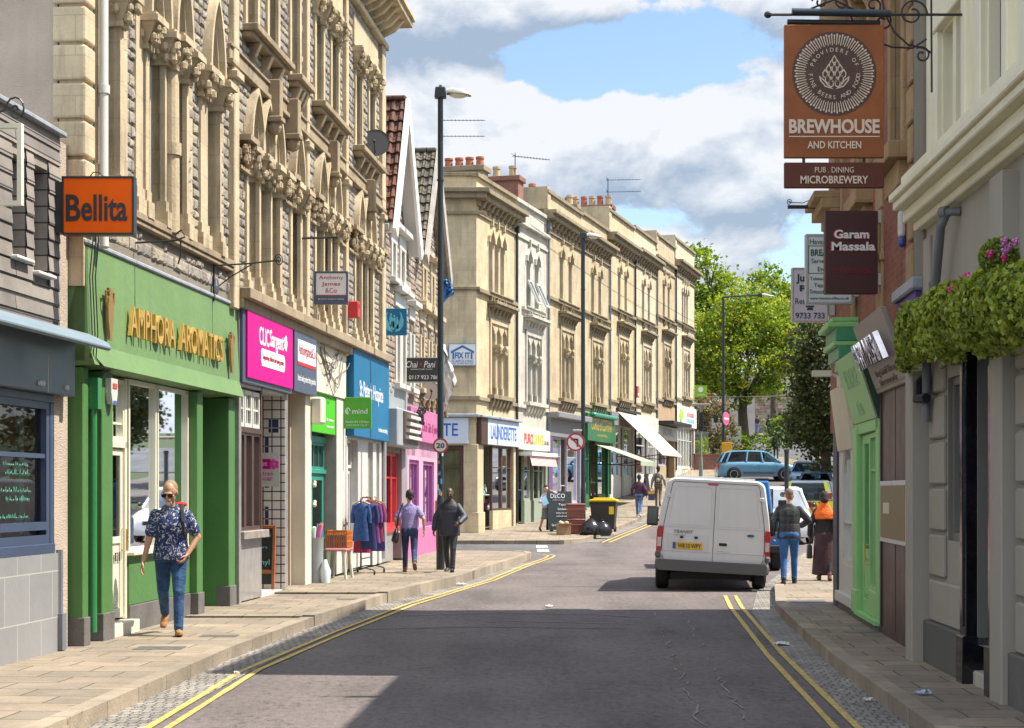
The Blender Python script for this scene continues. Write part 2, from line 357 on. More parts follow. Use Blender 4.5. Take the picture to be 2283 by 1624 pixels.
def asphalt(name, col, patch):
    m, t = newmat(name)
    v = t.n('ShaderNodeTexCoord').outputs['Object']
    mp = t.n('ShaderNodeMapping', {0: v, 'Scale': (1, .55, 1)})
    big = t.n('ShaderNodeTexNoise', {0: mp.outputs[0], 'Scale': .55, 'Detail': 6., 'Roughness': .6})
    fine = t.n('ShaderNodeTexNoise', {0: v, 'Scale': 34., 'Detail': 6., 'Roughness': .85})
    vo = t.n('ShaderNodeTexVoronoi', {0: v, 'Scale': 85.})
    cr = t.n('ShaderNodeValToRGB', {0: big.outputs[0]}); el = cr.color_ramp.elements
    el[0].position = .36; el[0].color = c4(col, .66); el[1].position = .64; el[1].color = c4(col, 1.24)
    r2 = t.n('ShaderNodeMapRange', {0: fine.outputs[0], 1: .32, 2: .68, 3: .52, 4: 1.5})
    o = mixc(t, 1., cr.outputs[0], r2.outputs[0], 'MULTIPLY')
    mp2 = t.n('ShaderNodeMapping', {0: v, 'Scale': (1.3, .12, 1)})
    lng = t.n('ShaderNodeTexNoise', {0: mp2.outputs[0], 'Scale': 1., 'Detail': 5., 'Roughness': .55})
    r3 = t.n('ShaderNodeMapRange', {0: lng.outputs[0], 1: .42, 2: .68, 3: 0., 4: .6})
    o = mixc(t, r3.outputs[0], o, c4(patch))
    mp3 = t.n('ShaderNodeMapping', {0: v, 'Scale': (.5, .35, 1)})
    wob = t.n('ShaderNodeTexNoise', {0: v, 'Scale': 3., 'Detail': 6.})
    ad = t.n('ShaderNodeVectorMath', {0: mp3.outputs[0], 1: wob.outputs[1]}, operation='ADD')
    ck = t.n('ShaderNodeTexVoronoi', {0: ad.outputs[0], 'Scale': .7}, feature='DISTANCE_TO_EDGE')
    r4 = t.n('ShaderNodeMapRange', {0: ck.outputs[0], 1: .0, 2: .012, 3: .75, 4: 0.})
    o = mixc(t, r4.outputs[0], o, c4(col, .3))
    mp5 = t.n('ShaderNodeMapping', {0: v, 'Scale': (1, .5, 1)}); pit = t.n('ShaderNodeTexNoise', {0: mp5.outputs[0], 'Scale': 14., 'Detail': 8., 'Roughness': .78}); r7 = t.n('ShaderNodeMapRange', {0: pit.outputs[0], 1: .50, 2: .62, 3: 0., 4: .62}); o = mixc(t, r7.outputs[0], o, c4(col, .38))
    r8 = t.n('ShaderNodeMapRange', {0: pit.outputs[0], 1: .46, 2: .36, 3: 0., 4: .35}); o = mixc(t, r8.outputs[0], o, c4(patch, 1.35))
    t.l(o, t.b.inputs['Base Color']); t.b.inputs['Roughness'].default_value = .82
    h = t.n('ShaderNodeMath', {0: vo.outputs[0], 1: .6, 2: fine.outputs[0]}, operation='MULTIPLY_ADD')
    bp = t.n('ShaderNodeBump', {'Strength': .55, 'Distance': .012, 'Height': h.outputs[0]})
    t.l(bp.outputs[0], t.b.inputs['Normal']); return m
M_road = asphalt('asphalt', (.125, .104, .103), (.175, .147, .138))
M_road2 = asphalt('asphalt_side', (.10, .10, .105), (.13, .13, .135))
M_flag = brickmat('paving_flags', (.30, .24, .175), (.215, .18, .14), (.075, .06, .05), .66, .46, .009, .9, .35, .025, .5, .32, True, .35, rot=R(3))
M_kerb = brickmat('kerb_stone', (.34, .28, .21), (.24, .20, .155), (.13, .11, .085), 3.1, .92, .008, .88, .4, .02, 0., .35, True, .4, rot=R(4))
M_sett = brickmat('granite_setts', (.33, .30, .27), (.25, .23, .21), (.17, .155, .135), .085, .15, .011, .7, .8, .06, .37, .55, True, .3, rot=R(6), smooth=.9)
M_yel = mk('yellow_line_paint', (.52, .38, .11), .8, .45, 14, .5, 60, streak=0)
M_wht = mk('white_line_paint', (.62, .60, .56), .75, .25, 6, .3, 60)
M_tar = mk('tar_seal', (.035, .034, .036), .55, .2, 5)
M_patchlight = mk('worn_seam', (.24, .22, .20), .9, .5, 30)
M_grass = mk('rough_verge', (.05, .07, .025), .95, .4, 1.5, .6, 20)
mb = MB(); ys = rows(-60, 60, 6)+rows(62, 240, 4)+[260, 300, 360, 450, 600, 900, 1400, 2200, 3200]
for i, y in enumerate(ys): mb.v += [(-1500 if y > 600 else -400, y, zg(y)-.05), (1500 if y > 600 else 400, y, zg(y)-.05)]
mb.f = [(2*i, 2*i+1, 2*i+3, 2*i+2) for i in range(len(ys)-1)]; mb.mi = [0]*len(mb.f)
struct(mb.build('ground', M_grass))
KL = [(4, -3.75), (8, -3.42), (12.65, -3.14), (15.3, -3.02), (17.7, -2.92), (21.8, -2.56), (26.6, -1.95), (29, -1.5), (31.8, -.975), (36.5, -.40), (41.0, .22), (43.6, .50), (44.4, .45), (45.0, .15), (45.4, -.5), (45.6, -1.3)]
KR = [(4, 2.5), (8, 2.72), (12.9, 2.97), (16.9, 3.18), (20, 3.42), (24.7, 3.82), (30, 4.62), (36, 5.95), (44, 7.5), (51.5, 9.75), (60, 11.6), (74, 15.6)]
kl = lambda y: interp(KL, y); kr = lambda y: interp(KR, y)
# carriageway: main street, curving up to the right past the terrace; the side streets
KB = [(52.0, -6), (52.2, 1.6), (53.0, 2.25), (56, 2.9), (66, 5.0), (72, 6.2), (80, 8.2), (88, 10.2), (96, 12.3)]
kb = lambda y: interp(KB, y)
strip('road', M_road, rows(2, 96, 1), lambda y: -12 if y < 51 else kb(max(y, 53))-1.4, lambda y: 26 if y > 76 else kr(y)+.5, 0.)
strip('side_road', M_road2, rows(45.2, 52.4, .8), lambda y: -30, lambda y: 1.25, .004)
# hill road beyond the junction (runs up and to the right)
strip('hill_road', M_road2, rows(97, 150, 2), lambda y: interp([(97, 12.4), (105, 13.2), (118, 13.4), (130, 11.5), (150, 9)], y), lambda y: interp([(97, 60), (112, 50), (118, 30), (130, 26), (150, 24)], y), .004)
def pavement(ys, fl, kern, off, name='pavement', side=1, edge=True):
    """flagged footway with a row of kerb stones along kern(y)"""
    w = .16*side
    strip(name, M_flag, ys, fl if side > 0 else (lambda y: kern(y)-w), (lambda y: kern(y)-w) if side > 0 else fl, off, .16)
    strip('kerb', M_kerb, ys, (lambda y: kern(y)-w) if side > 0 else kern, kern if side > 0 else (lambda y: kern(y)-w), off+.012, .17)
fa = lambda y: LA.c+LA.t*y-.7
pavement(rows(4, 21.9), fa, kl, .12)
pavement(rows(21.95, 26.6), fa, kl, .14)
pavement(rows(26.65, 45.6, .3), fa, kl, .165)
strip('side_pavement', M_flag, rows(44.4, 45.6, .4), lambda y: -30, lambda y: -1.0, .160, .2)
fc = lambda y: (LC.c+LC.t*y if y > 16.6 else LD.c+LD.t*y)+.7
pavement(rows(4, 26), fc, kr, .12, side=-1)
pavement(rows(26.05, 74, 1), lambda y: kr(y)+2.4, kr, .12, side=-1)
# footway in front of the terrace
fb = lambda y: LB.c+LB.t*max(y, 56)-.8 if y > 55.5 else -6
pavement(rows(52.2, 97, .6), fb, kb, .12)
strip('terrace_apron', M_flag, rows(97, 99, 1), lambda y: 6, lambda y: 13, .11, .2)
strip('hill_pavement', M_flag, rows(94, 112, 1), lambda y: interp([(94, 15.2), (100, 14), (112, 13)], y), lambda y: interp([(94, 16.9), (97, 17.1), (100, 16.6), (104, 16.2), (112, 14.6)], y), .12, .2)
strip('far_pavement', M_flag, rows(150, 162, 2), lambda y: 12, lambda y: 60, .14, .2)
# granite gutters
strip('gutter', M_sett, rows(4, 41.5), lambda y: kl(y)-.02, lambda y: kl(y)+interp([(8, .42), (20, .46), (30, .40), (41, .3)], y), .006)
strip('gutter', M_sett, rows(4, 48), lambda y: kr(y)-interp([(8, .40), (20, .38), (30, .3)], y), lambda y: kr(y)+.02, .006)
strip('gutter', M_sett, rows(53.2, 80, .8), lambda y: kb(y)-.02, lambda y: kb(y)+.4, .006)
def ribbon(name, m, pts, w, off=.010, st=.5, gap=0):
    P = []
    for a, b in zip(pts, pts[1:]):
        d = math.dist(a, b); n = max(1, int(d/st)); P += [(a[0]+(b[0]-a[0])*i/n, a[1]+(b[1]-a[1])*i/n) for i in range(n)]
    P.append(pts[-1]); mb = MB(); vs = []
    for i, p in enumerate(P):
        q0, q1 = P[max(0, i-1)], P[min(len(P)-1, i+1)]; d = Vector((q1[0]-q0[0], q1[1]-q0[1], 0)).normalized()
        nx, ny = -d.y*w/2, d.x*w/2; k = 1+random.uniform(-.12, .12)*(5 if gap else 1)
        vs += [(p[0]+nx*k, p[1]+ny*k, zg(p[1])+off), (p[0]-nx*k, p[1]-ny*k, zg(p[1])+off)]
    mb.add(vs, [(2*i, 2*i+1, 2*i+3, 2*i+2) for i in range(len(P)-1) if random.random() >= gap]); return struct(mb.build(name, m))
YL = [(-2.85, 4), (-2.68, 12.6), (-2.62, 16.5), (-2.2, 21), (-1.65, 26), (-.78, 31.4), (-.5, 33.1), (.24, 39.6), (.85, 44.2), (.98, 45.8), (.85, 46.6), (.4, 47.1), (-.4, 47.3), (-3, 47.4), (-10, 47.5)]
ribbon('yellow_line', M_yel, YL, .06); ribbon('yellow_line', M_yel, [(x+.15, y+.1) if y < 44 else (x+.18, y+.22) for x, y in YL], .06)
YR = [(2.1, 4), (2.38, 12.6), (2.72, 18.2), (3.28, 25.6), (3.55, 28.4)]
ribbon('yellow_line', M_yel, YR, .06); ribbon('yellow_line', M_yel, [(x+.17, y) for x, y in YR], .06)
yb = [(kb(y)+.55, y) for y in (53, 56, 60, 66, 72)]
ribbon('yellow_line', M_yel, yb, .08); ribbon('yellow_line', M_yel, [(x+.22, y) for x, y in yb], .08)
yh = [(16.6, 92), (17.6, 95.5), (17.6, 98), (16.9, 101), (16, 105), (14.6, 111)]
ribbon('yellow_line', M_yel, yh, .12); ribbon('yellow_line', M_yel, [(x+.3, y+.1) for x, y in yh], .12)
for y in (48.2, 50.2): strip('give_way_mark', M_wht, rows(y, y+1.3, .65), lambda q: .72, lambda q: 1.06, .013)
# worn seams and tar repairs in the asphalt
def wob(x0, y0, x1, y1, a=.05, n=14): return [(x0+(x1-x0)*i/n+random.uniform(-a, a), y0+(y1-y0)*i/n) for i in range(n+1)]
def seam(pts, w): ribbon('road_seam', M_patchlight, pts, w, .008, gap=.34)
seam(wob(1.38, 12, 2.05, 24.5, .045, 60), .016); seam(wob(1.72, 12, 2.45, 24.5, .04, 60), .014)
ribbon('road_repair', M_patchlight, [(-1.5, 23.9), (-.2, 24.5), (1.2, 24.1), (1.7, 23.6)], .07, .008); ribbon('road_repair', M_patchlight, [(-.1, 22.9), (1.6, 22.4)], .05, .008)
ribbon('road_repair', M_tar, [(-3.0+.9, 21.4), (-.5, 21.9), (1.5, 21.6)], .05, .007)
ribbon('road_repair', M_tar, [(.4, 31), (2.2, 31.3)], .04, .007); ribbon('road_repair', M_tar, [(.2, 37.5), (3, 37.9)], .05, .007)
for (x, y, w, h) in ((-3.9, 17.5, .5, .35), (-3.5, 19.0, .42, .3), (3.85, 19.6, .5, .2), (4.1, 24.9, .5, .5), (-2.6, 25.2, .45, .3)):
    struct(MB().box(x, x+w, y, y+h, .1, .1435 if x == -2.6 else .1235).build('access_cover', mk('cast_iron', (.11, .105, .10), .6, .3, 12, .5, 50)))
# ---------------------------------------------------------------- facade kit
class Front:
    """things standing on one frontage line; coordinates are (u along the street, y inwards, z)"""
    def __init__(s, line, Y0): s.L = line; s.Y0 = Y0
    def u(s, px): return s.L.u(px, s.Y0)
    def thing(s, name, label, cat, u0, group=None, z0=0, y0=0):
        p = s.L.P(s.Y0); q = Matrix.Rotation(s.L.rz, 3, 'Z') @ Vector((u0, y0, z0))
        CUR[0] = Matrix.Translation((-u0, -y0, -z0))
        return thing(name, label, cat, p+q, s.L.rz, group)
    def world(s, u, y, z): return s.L.P(s.Y0)+Matrix.Rotation(s.L.rz, 3, 'Z') @ Vector((u, y, z))
def arch(xa, xb, zs, rise, kind, n=7):
    if kind == 'f' or rise <= 0: return [(xa, zs), (xb, zs)]
    w = xb-xa; xm = (xa+xb)/2; P = []
    if kind == 'r': P = [(xm-w/2*math.cos(math.pi*i/(2*n)), zs+rise*math.sin(math.pi*i/(2*n))) for i in range(2*n+1)]
    elif kind == 'o':   # ogee-shouldered: straight flanks then a small cusp
        P = [(xa, zs), (xa+w*.06, zs+rise*.35), (xa+w*.24, zs+rise*.55), (xa+w*.38, zs+rise*.72), (xm, zs+rise), (xb-w*.38, zs+rise*.72), (xb-w*.24, zs+rise*.55), (xb-w*.06, zs+rise*.35), (xb, zs)]
    else:
        k = rise/(w*math.sin(math.pi/3)); L = [(xb-w*math.cos(math.pi/3*i/n), zs+w*math.sin(math.pi/3*i/n)*k) for i in range(n+1)]
        P = L+[(xa+xb-x, z) for x, z in reversed(L[:-1])]
    return P
def outline(o, d=0.):
    x0, x1, z0, zs, rise, kind = o[:6]
    A = arch(x0+d, x1-d, zs, max(0, rise-d*.8) if kind != 'f' else 0, kind)
    if kind == 'f': A = [(x0+d, zs-d), (x1-d, zs-d)]
    return [(x1-d, z0+d), (x0+d, z0+d)]+A
def ring(mb, out, inn, y0, y1, k=None):
    n = len(out); vs = [(x, y0, z) for x, z in out]+[(x, y0, z) for x, z in inn]+[(x, y1, z) for x, z in out]+[(x, y1, z) for x, z in inn]
    fs = []
    for i in range(n):
        j = (i+1) % n; fs += [(i, j, n+j, n+i), (2*n+j, 2*n+i, 3*n+i, 3*n+j), (n+i, n+j, 3*n+j, 3*n+i), (j, i, 2*n+i, 2*n+j)]
    mb.add(vs, fs, k)
def wall(mb, x0, x1, z0, z1, ops, y=0., rev=.3, k=0, kr=1):
    """front sheet with openings (x0,x1,z0,zspring,rise,kind), reveals rev deep"""
    xs = sorted({x0, x1, *[o[0] for o in ops], *[o[1] for o in ops]})
    for a, b in zip(xs, xs[1:]):
        if b-a < 1e-6: continue
        zc = [(z0, z0)]+sorted((o[2], o[3]+o[4]) for o in ops if o[0] <= a+1e-6 and o[1] >= b-1e-6)+[(z1, z1)]
        for p, q in zip(zc, zc[1:]):
            if q[0]-p[1] > 1e-6: mb.quad((a, y, p[1]), (b, y, p[1]), (b, y, q[0]), (a, y, q[0]), k)
    for o in ops:
        xa, xb, za, zs, rise, kind = o[:6]; A = arch(xa, xb, zs, rise, kind); top = zs+rise; m = len(A)//2
        if kind != 'f':
            for i in range(len(A)-1):
                cx = xa if i < m else xb
                mb.add([(cx, y, top), (A[i][0], y, A[i][1]), (A[i+1][0], y, A[i+1][1])], [(0, 1, 2)], k)
        P = [(xa, za)]+A+[(xb, za)]; n = len(P)
        for i in range(n):
            p, q = P[i], P[(i+1) % n]; mb.quad((p[0], y, p[1]), (q[0], y, q[1]), (q[0], y+rev, q[1]), (p[0], y+rev, p[1]), kr)
def window(parent, o, y, frame=.06, bars=(1, 1), m=None, pane=None, name='window', d=.06, zb=None, label=None):
    m = m or M_frame; mb = MB(); ring(mb, outline(o), outline(o, frame), y-.01, y+d)
    x0, x1, z0, zs, rise, kind = o[:6]; b = frame*.5
    for i in range(1, bars[0]):
        x = x0+(x1-x0)*i/bars[0]; mb.box(x-b/2, x+b/2, y+.006, y+d-.012, z0+frame*.8, zs+rise*.55 if kind != 'f' else zs-frame*.8)
    zz = zb if zb else [z0+(zs-z0)*i/bars[1] for i in range(1, bars[1])]
    for z in zz: mb.box(x0+frame*.8, x1-frame*.8, y+.002, y+d-.008, z-b/2, z+b/2)
    w = mb.build(name, m, parent)
    P = outline(o, frame*.6); p = MB(); p.add([(x, y+d*.55, z) for x, z in P], [tuple(range(len(P)))]); p.build('pane', pane or M_pane, w)
    if label: w['label'] = label
    return w
def interior(parent, x0, x1, z0, z1, y0, dep, m=None, floor=None, name='interior'):
    mb = MB(); y1 = y0+dep
    mb.quad((x0, y1, z0), (x1, y1, z0), (x1, y1, z1), (x0, y1, z1), 0); mb.quad((x0, y0, z0), (x0, y1, z0), (x0, y1, z1), (x0, y0, z1), 0)
    mb.quad((x1, y0, z0), (x1, y1, z0), (x1, y1, z1), (x1, y0, z1), 0); mb.quad((x0, y0, z0), (x1, y0, z0), (x1, y1, z0), (x0, y1, z0), 1)
    mb.quad((x0, y0, z1), (x1, y0, z1), (x1, y1, z1), (x0, y1, z1), 0)
    return mb.build(name, [m or M_int, floor or M_intf], parent)
def pier(mb, x0, x1, y0, y1, z0, z1, k=0, cap=True, base=True):
    """square stone shaft with stepped base and carved capital"""
    cz = z1-.42 if cap else z1
    mb.box(x0, x1, y0, y1, z0, cz, k)
    if base:
        mb.box(x0-.03, x1+.03, y0-.04, y1, z0, z0+.30, k); mb.box(x0-.045, x1+.045, y0-.055, y1, z0+.003, z0+.16, k)
    if cap: capital(mb, x0, x1, y0, y1, cz, z1, k)
def capital(mb, x0, x1, y0, y1, z0, z1, k=0):
    h = z1-z0; w = x1-x0
    mb.box(x0-.025, x1+.025, y0-.03, y1, z0-.03, z0+.03, k)
    vs = [(x0, y0, z0), (x1, y0, z0), (x1, y1, z0), (x0, y1, z0), (x0-.1, y0-.13, z1-.11), (x1+.1, y0-.13, z1-.11), (x1+.1, y1, z1-.11), (x0-.1, y1, z1-.11)]
    mb.add(vs, [(0, 1, 5, 4), (1, 2, 6, 5), (2, 3, 7, 6), (3, 0, 4, 7)], k)
    foliage(mb, x0-.05, x1+.05, y0-.05, y1, z0+.04, z1-.13, k, int(10+w*22))
    mb.box(x0-.13, x1+.13, y0-.17, y1, z1-.11, z1-.04, k); mb.box(x0-.1, x1+.1, y0-.14, y1, z1-.04, z1, k)
def foliage(mb, x0, x1, y0, y1, z0, z1, k, n):
    """carved leaf knobs"""
    for i in range(n):
        x = random.uniform(x0, x1); z = random.uniform(z0, z1); r = random.uniform(.035, .062); f = (z-z0)/(z1-z0+1e-6)
        if random.random() < .62: p = (x, y0-.02-f*.08, z)
        else: p = (x0-f*.05 if random.random() < .8 else x1+f*.05, random.uniform(y0, min(y1, y0+.3)), z)
        mb.ball(p, (r*.9, r, r*1.25), 6, k)
def corbels(mb, x0, x1, n, y0, z0, z1, proj, w=.12, k=0):
    for i in range(n):
        x = x0+(x1-x0)*(i+.5)/n
        mb.add([(x-w/2, y0, z0), (x+w/2, y0, z0), (x-w/2, y0-proj*.55, z0+(z1-z0)*.35), (x+w/2, y0-proj*.55, z0+(z1-z0)*.35), (x-w/2, y0-proj, z1), (x+w/2, y0-proj, z1), (x-w/2, y0, z1), (x+w/2, y0, z1)],
               [(0, 1, 3, 2), (2, 3, 5, 4), (4, 5, 7, 6), (0, 2, 4, 6), (1, 7, 5, 3), (0, 6, 7, 1)], k)
def cornice(mb, x0, x1, steps, y0=0., k=0, ends=.0):
    """steps: (z0, z1, projection)"""
    for z0, z1, p in steps: mb.box(x0-min(p, ends) if ends else x0, x1+min(p, ends) if ends else x1, y0-p, y0+.1, z0, z1, k)
def door(parent, x0, x1, z0, z1, y, m, glass=True, panels=1, name='door', handle=True, hx=None, k=.5):
    mb = MB(); f = min(.12, (x1-x0)*.16); zm = z0+(z1-z0)*k
    o = (x0, x1, z0, z1, 0, 'f')
    mb.box(x0, x0+f, y, y+.05, z0, z1); mb.box(x1-f, x1, y, y+.05, z0, z1); mb.box(x0+f, x1-f, y, y+.05, z0, z0+f*1.4); mb.box(x0+f, x1-f, y, y+.05, z1-f, z1)
    mb.box(x0+f, x1-f, y+.001, y+.05, zm-f/2, zm+f/2)
    mb.box(x0+f, x1-f, y+.02, y+.042, z0+f*1.4, zm-f/2); mb.box(x0+f+.05, x1-f-.05, y+.008, y+.03, z0+f*1.4+.05, zm-f/2-.05)
    if not glass: mb.box(x0+f, x1-f, y+.02, y+.042, zm+f/2, z1-f); mb.box(x0+f+.05, x1-f-.05, y+.008, y+.03, zm+f/2+.05, z1-f-.05)
    d = mb.build(name, m, parent, bevel=.006)
    if glass: MB().box(x0+f, x1-f, y+.022, y+.03, zm+f/2, z1-f).build('pane', M_glass, d)
    if handle:
        hx = hx or x1-f*.5; h = MB(); h.tube([(hx, y, zm-.12), (hx, y-.06, zm-.12), (hx, y-.06, zm+.12), (hx, y, zm+.12)], .011, 6); h.build('handle', M_brass, d)
    return d
def stones(mb, x0, x1, z0, z1, bars, k, nk=4, h=(.10, .165), w=(.14, .34), proj=(.014, .040), y=0.):
    """coursed rubble: one pillowed block per stone, left out where dressed stone or openings come"""
    z = z0
    while z < z1-.06:
        hh = min(random.uniform(*h), z1-z); x = x0-random.uniform(0, .3)
        while x < x1-.05:
            ww = random.uniform(*w); a, b = max(x, x0)+.004, min(x+ww, x1)-.004; x += ww
            for q in bars:
                if q[2] < z+hh*.6 and q[3] > z+hh*.4:
                    if q[0] <= a and q[1] >= b: a = b
                    elif q[0] <= a < q[1]: a = q[1]
                    elif q[0] < b <= q[1]: b = q[0]
                    elif a < q[0] and q[1] < b: b = q[0]
            if b-a < .045: continue
            p = random.uniform(*proj); c, d = z+.004, z+hh-.003; i = min(.035, (b-a)*.25); j = random.uniform(-.012, .012); q = p*random.uniform(.5, 1)
            mb.add([(a, y+.01, c), (b, y+.01, c), (b, y+.01, d), (a, y+.01, d), (a+.006, y-p*.5, c+.012), (b-.006, y-q*.5, c+.012), (b-.006, y-p*.5, d-.008), (a+.006, y-q*.5, d-.008), (a+i, y-p, c+.028+j), (b-i, y-q, c+.028-j), (b-i, y-p*.9, d-.024), (a+i, y-q, d-.024)],
                   [(0, 1, 5, 4), (1, 2, 6, 5), (2, 3, 7, 6), (3, 0, 4, 7), (4, 5, 9, 8), (5, 6, 10, 9), (6, 7, 11, 10), (7, 4, 8, 11), (8, 9, 10, 11)], k+random.randrange(nk))
        z += hh
# ---------------------------------------------------------------- materials of the street
M_mort = mk('lime_mortar', (.22, .19, .155), .95, .3, 4, .5, 40)
M_stones = [mk('rubble_'+n, c, .92, .28, 6, .8, 34) for n, c in (('grey', (.31, .28, .245)), ('dark', (.235, .21, .185)), ('buff', (.36, .31, .24)), ('mauve', (.28, .245, .22)))]
M_stonew = [mk('warm_rubble_'+n, c, .92, .28, 6, .8, 34) for n, c in (('grey', (.32, .285, .24)), ('brown', (.24, .20, .165)), ('buff', (.40, .33, .255)), ('red', (.30, .22, .18)))]
M_rubble = brickmat('pennant_rubble', (.36, .33, .31), (.19, .18, .18), (.23, .20, .165), .30, .17, .022, .95, 1.0, .12, .5, .6, stain=.3, smooth=1.0, dist=.16)
M_rubble2 = brickmat('rubble_warm', (.34, .28, .23), (.20, .17, .15), (.20, .18, .15), .36, .15, .020, .95, 1.0, .10, .5, .5, stain=.35, smooth=.9)
M_bath = ashlar('bath_stone', (.585, .475, .315), (.19, .145, .10), .62, .42, .72, .8)
M_bathsoot = ashlar('bath_stone_sooty', (.37, .285, .185), (.10, .08, .06), .6, .3, .8, .8)
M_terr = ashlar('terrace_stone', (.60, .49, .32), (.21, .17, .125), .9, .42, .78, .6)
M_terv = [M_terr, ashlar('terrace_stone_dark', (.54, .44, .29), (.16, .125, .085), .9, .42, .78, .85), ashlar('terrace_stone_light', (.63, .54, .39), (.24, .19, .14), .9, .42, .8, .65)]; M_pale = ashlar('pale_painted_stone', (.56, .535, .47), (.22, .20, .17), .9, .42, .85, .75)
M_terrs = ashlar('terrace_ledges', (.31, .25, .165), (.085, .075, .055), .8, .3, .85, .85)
M_pebble = mk('pebbledash', (.50, .41, .335), .95, .18, 1.2, 1.0, 75, streak=.25, stain=(.34, .28, .23))
M_frame = mk('window_white', (.62, .60, .54), .45, .08, 3)
M_framec = mk('window_cream', (.66, .63, .50), .45, .08, 3)
M_glass = glassmat('glass');
M_pane = mk('dark_pane', (.035, .04, .045), .06, .3, 1.2, spec=.9)
M_panel = mk('pale_blind_pane', (.42, .44, .44), .10, .35, .9, spec=.8)
M_int = mk('shop_interior', (.34, .29, .22), .9, .3, 1.); M_intf = mk('shop_floor', (.22, .17, .12), .6, .2)
M_brass = mk('brass', (.75, .55, .22), .3, .1, 5, metal=1.); M_gold = mk('gilt_letters', (.66, .42, .11), .38, .12, 4, metal=.45)
M_greenf = mk('green_fascia', (.135, .235, .085), .62, .12, 1.3, .25, 14, streak=.3, stain=(.19, .29, .13)); M_greenp = mk('green_render', (.066, .175, .045), .62, .10, 1.6, .25, 14, streak=.22, stain=(.10, .22, .08))
M_greend = mk('green_gloss', (.035, .20, .07), .32, .1, 2.5, .15, 18)
M_black = mk('black_paint', (.018, .018, .02), .4, .2); M_iron = mk('black_iron', (.02, .02, .022), .5, .2, 9)
M_slate = mk('slate_blue_panel', (.085, .115, .15), .4, .08, 1.2); M_navy = mk('navy_frame', (.045, .065, .12), .4, .1)
M_lead = mk('lead_flashing', (.30, .33, .37), .55, .25, 6, .3, 12); M_white = mk('white_paint', (.56, .55, .52), .5, .1, 2.5, streak=.12)
M_cream = mk('cream_render', (.62, .565, .45), .8, .12, 1.4, .3, 16, streak=.3, stain=(.36, .32, .25)); M_beige = mk('beige_render', (.42, .33, .25), .8, .12, 1.6, .2, 20, streak=.2)
M_gtile = brickmat('grey_slab_tiles', (.27, .27, .28), (.235, .235, .245), (.42, .41, .40), .62, .47, .006, .45, .15, 0, .5, .08)
M_plinth = mk('dark_plinth', (.13, .12, .115), .8, .25, 3, .4, 18); M_whb = mk('bright_white', (.72, .71, .68), .5, .1, 2.5, streak=.12); M_greyp = mk('grey_pipe', (.16, .17, .19), .5, .15)
M_clad = brickmat('weathered_boards', (.29, .255, .225), (.20, .18, .17), (.03, .028, .026), 3.6, .165, .008, .9, .7, 0, .37, .35, stain=.45)
# ---------------------------------------------------------------- the tall Gothic block on the left
FA = Front(LA, 17.19)
g = FA.thing('gothic_building', 'tall rubble stone Gothic building with arched windows and carved capitals above the left shops', 'building', .65)
ops1 = [(1.15, 1.70, 4.95, 7.3, .9, 'p'), (2.80, 3.42, 4.95, 7.3, .9, 'p'), (3.84, 4.36, 4.95, 7.3, .9, 'p'), (5.40, 5.93, 4.95, 7.3, .95, 'p')]
ops2 = [(a, b, 4.9, 6.78, .74, 'p') for a, b in ((7.62, 8.2), (8.30, 8.93), (9.05, 9.56), (10.5, 11.05), (12.40, 12.95), (13.07, 13.6), (13.72, 14.25), (16.16, 16.7), (16.8, 17.35), (17.47, 18.0))]
ops3 = [(a, b, 8.47, 10.42, 0, 'f') for a, b in ((1.2, 1.7), (2.9, 3.4), (4.3, 4.8), (7.55, 8.15), (8.9, 9.49), (10.45, 11.05), (12.4, 13.0), (13.8, 14.37), (16.2, 16.8), (17.7, 18.3))]
mb = MB(); wall(mb, .65, 19.4, 4.2, 11.6, ops1+ops2+ops3, 0, .19); bars = [(a-.02, b+.02, 4.2, 11.3) for a, b in ((.6, 1.15), (6.6, 6.86), (11.42, 11.62), (14.92, 15.12), (18.98, 19.4))]+[(o[0]-.14, o[1]+.14, o[2]-.3, o[3]+o[4]*.55) for o in ops1+ops2+ops3]+[(.6, 6.6, 4.8, 4.96), (.6, 7.1, 4.1, 4.47), (6.9, 19.4, 4.3, 4.65), (6.5, 19.4, 7.65, 8.0)]
stones(mb, .92, 19.4, 4.2, 11.2, bars, 2)
mb.build('front_wall', [M_mort, M_bath]+M_stones, g)
mb = MB(); mb.box(.65, .9, .26, 9, 0, 11.9); mb.build('flank_wall', M_pebble, g)
mb = MB(); mb.box(19.1, 19.4, .36, 9, 2.6, 11.6); mb.cut(); mb.box(.9, 19.1, 8.7, 9, 0, 11.6); mb.build('rear_wall', M_rubble2, g)
bx('roof', mk('roof_slate', (.10, .10, .115), .8, .3, 4), g, .92, 19.38, .4, 8.9, 11.62, 11.75)  # flat slab out of view, added to block sunlight from above
for o in ops1+ops2+ops3: window(g, o, .12, .055, (1, 2))
mb = MB()    # dressed stone: quoins, pilasters, piers
z = 4.45
while z < 11.2:
    h = .40; e = .26 if int(z*10) % 2 else .30
    mb.cut(); mb.box(.60, .98 if int(z*10) % 2 else .92, -.06, e, z, z+h-.035, 0); z += h
mb.build('quoin', M_bath, g, bevel=.025, seg=2)
bx('corner_strip', M_bath, g, .652, .90, -.02, .24, 3.9, 11.2)
mb = MB()
for a, b in ((6.6, 6.86), (11.42, 11.62), (14.92, 15.12), (18.98, 19.38)):
    mb.cut(); mb.box(a, b, -.10, .02, 4.3, 11.2); mb.box(a-.05, b+.05, -.16, .02, 7.5, 7.62)
mb.build('pilaster', M_bath, g, bevel=.015)
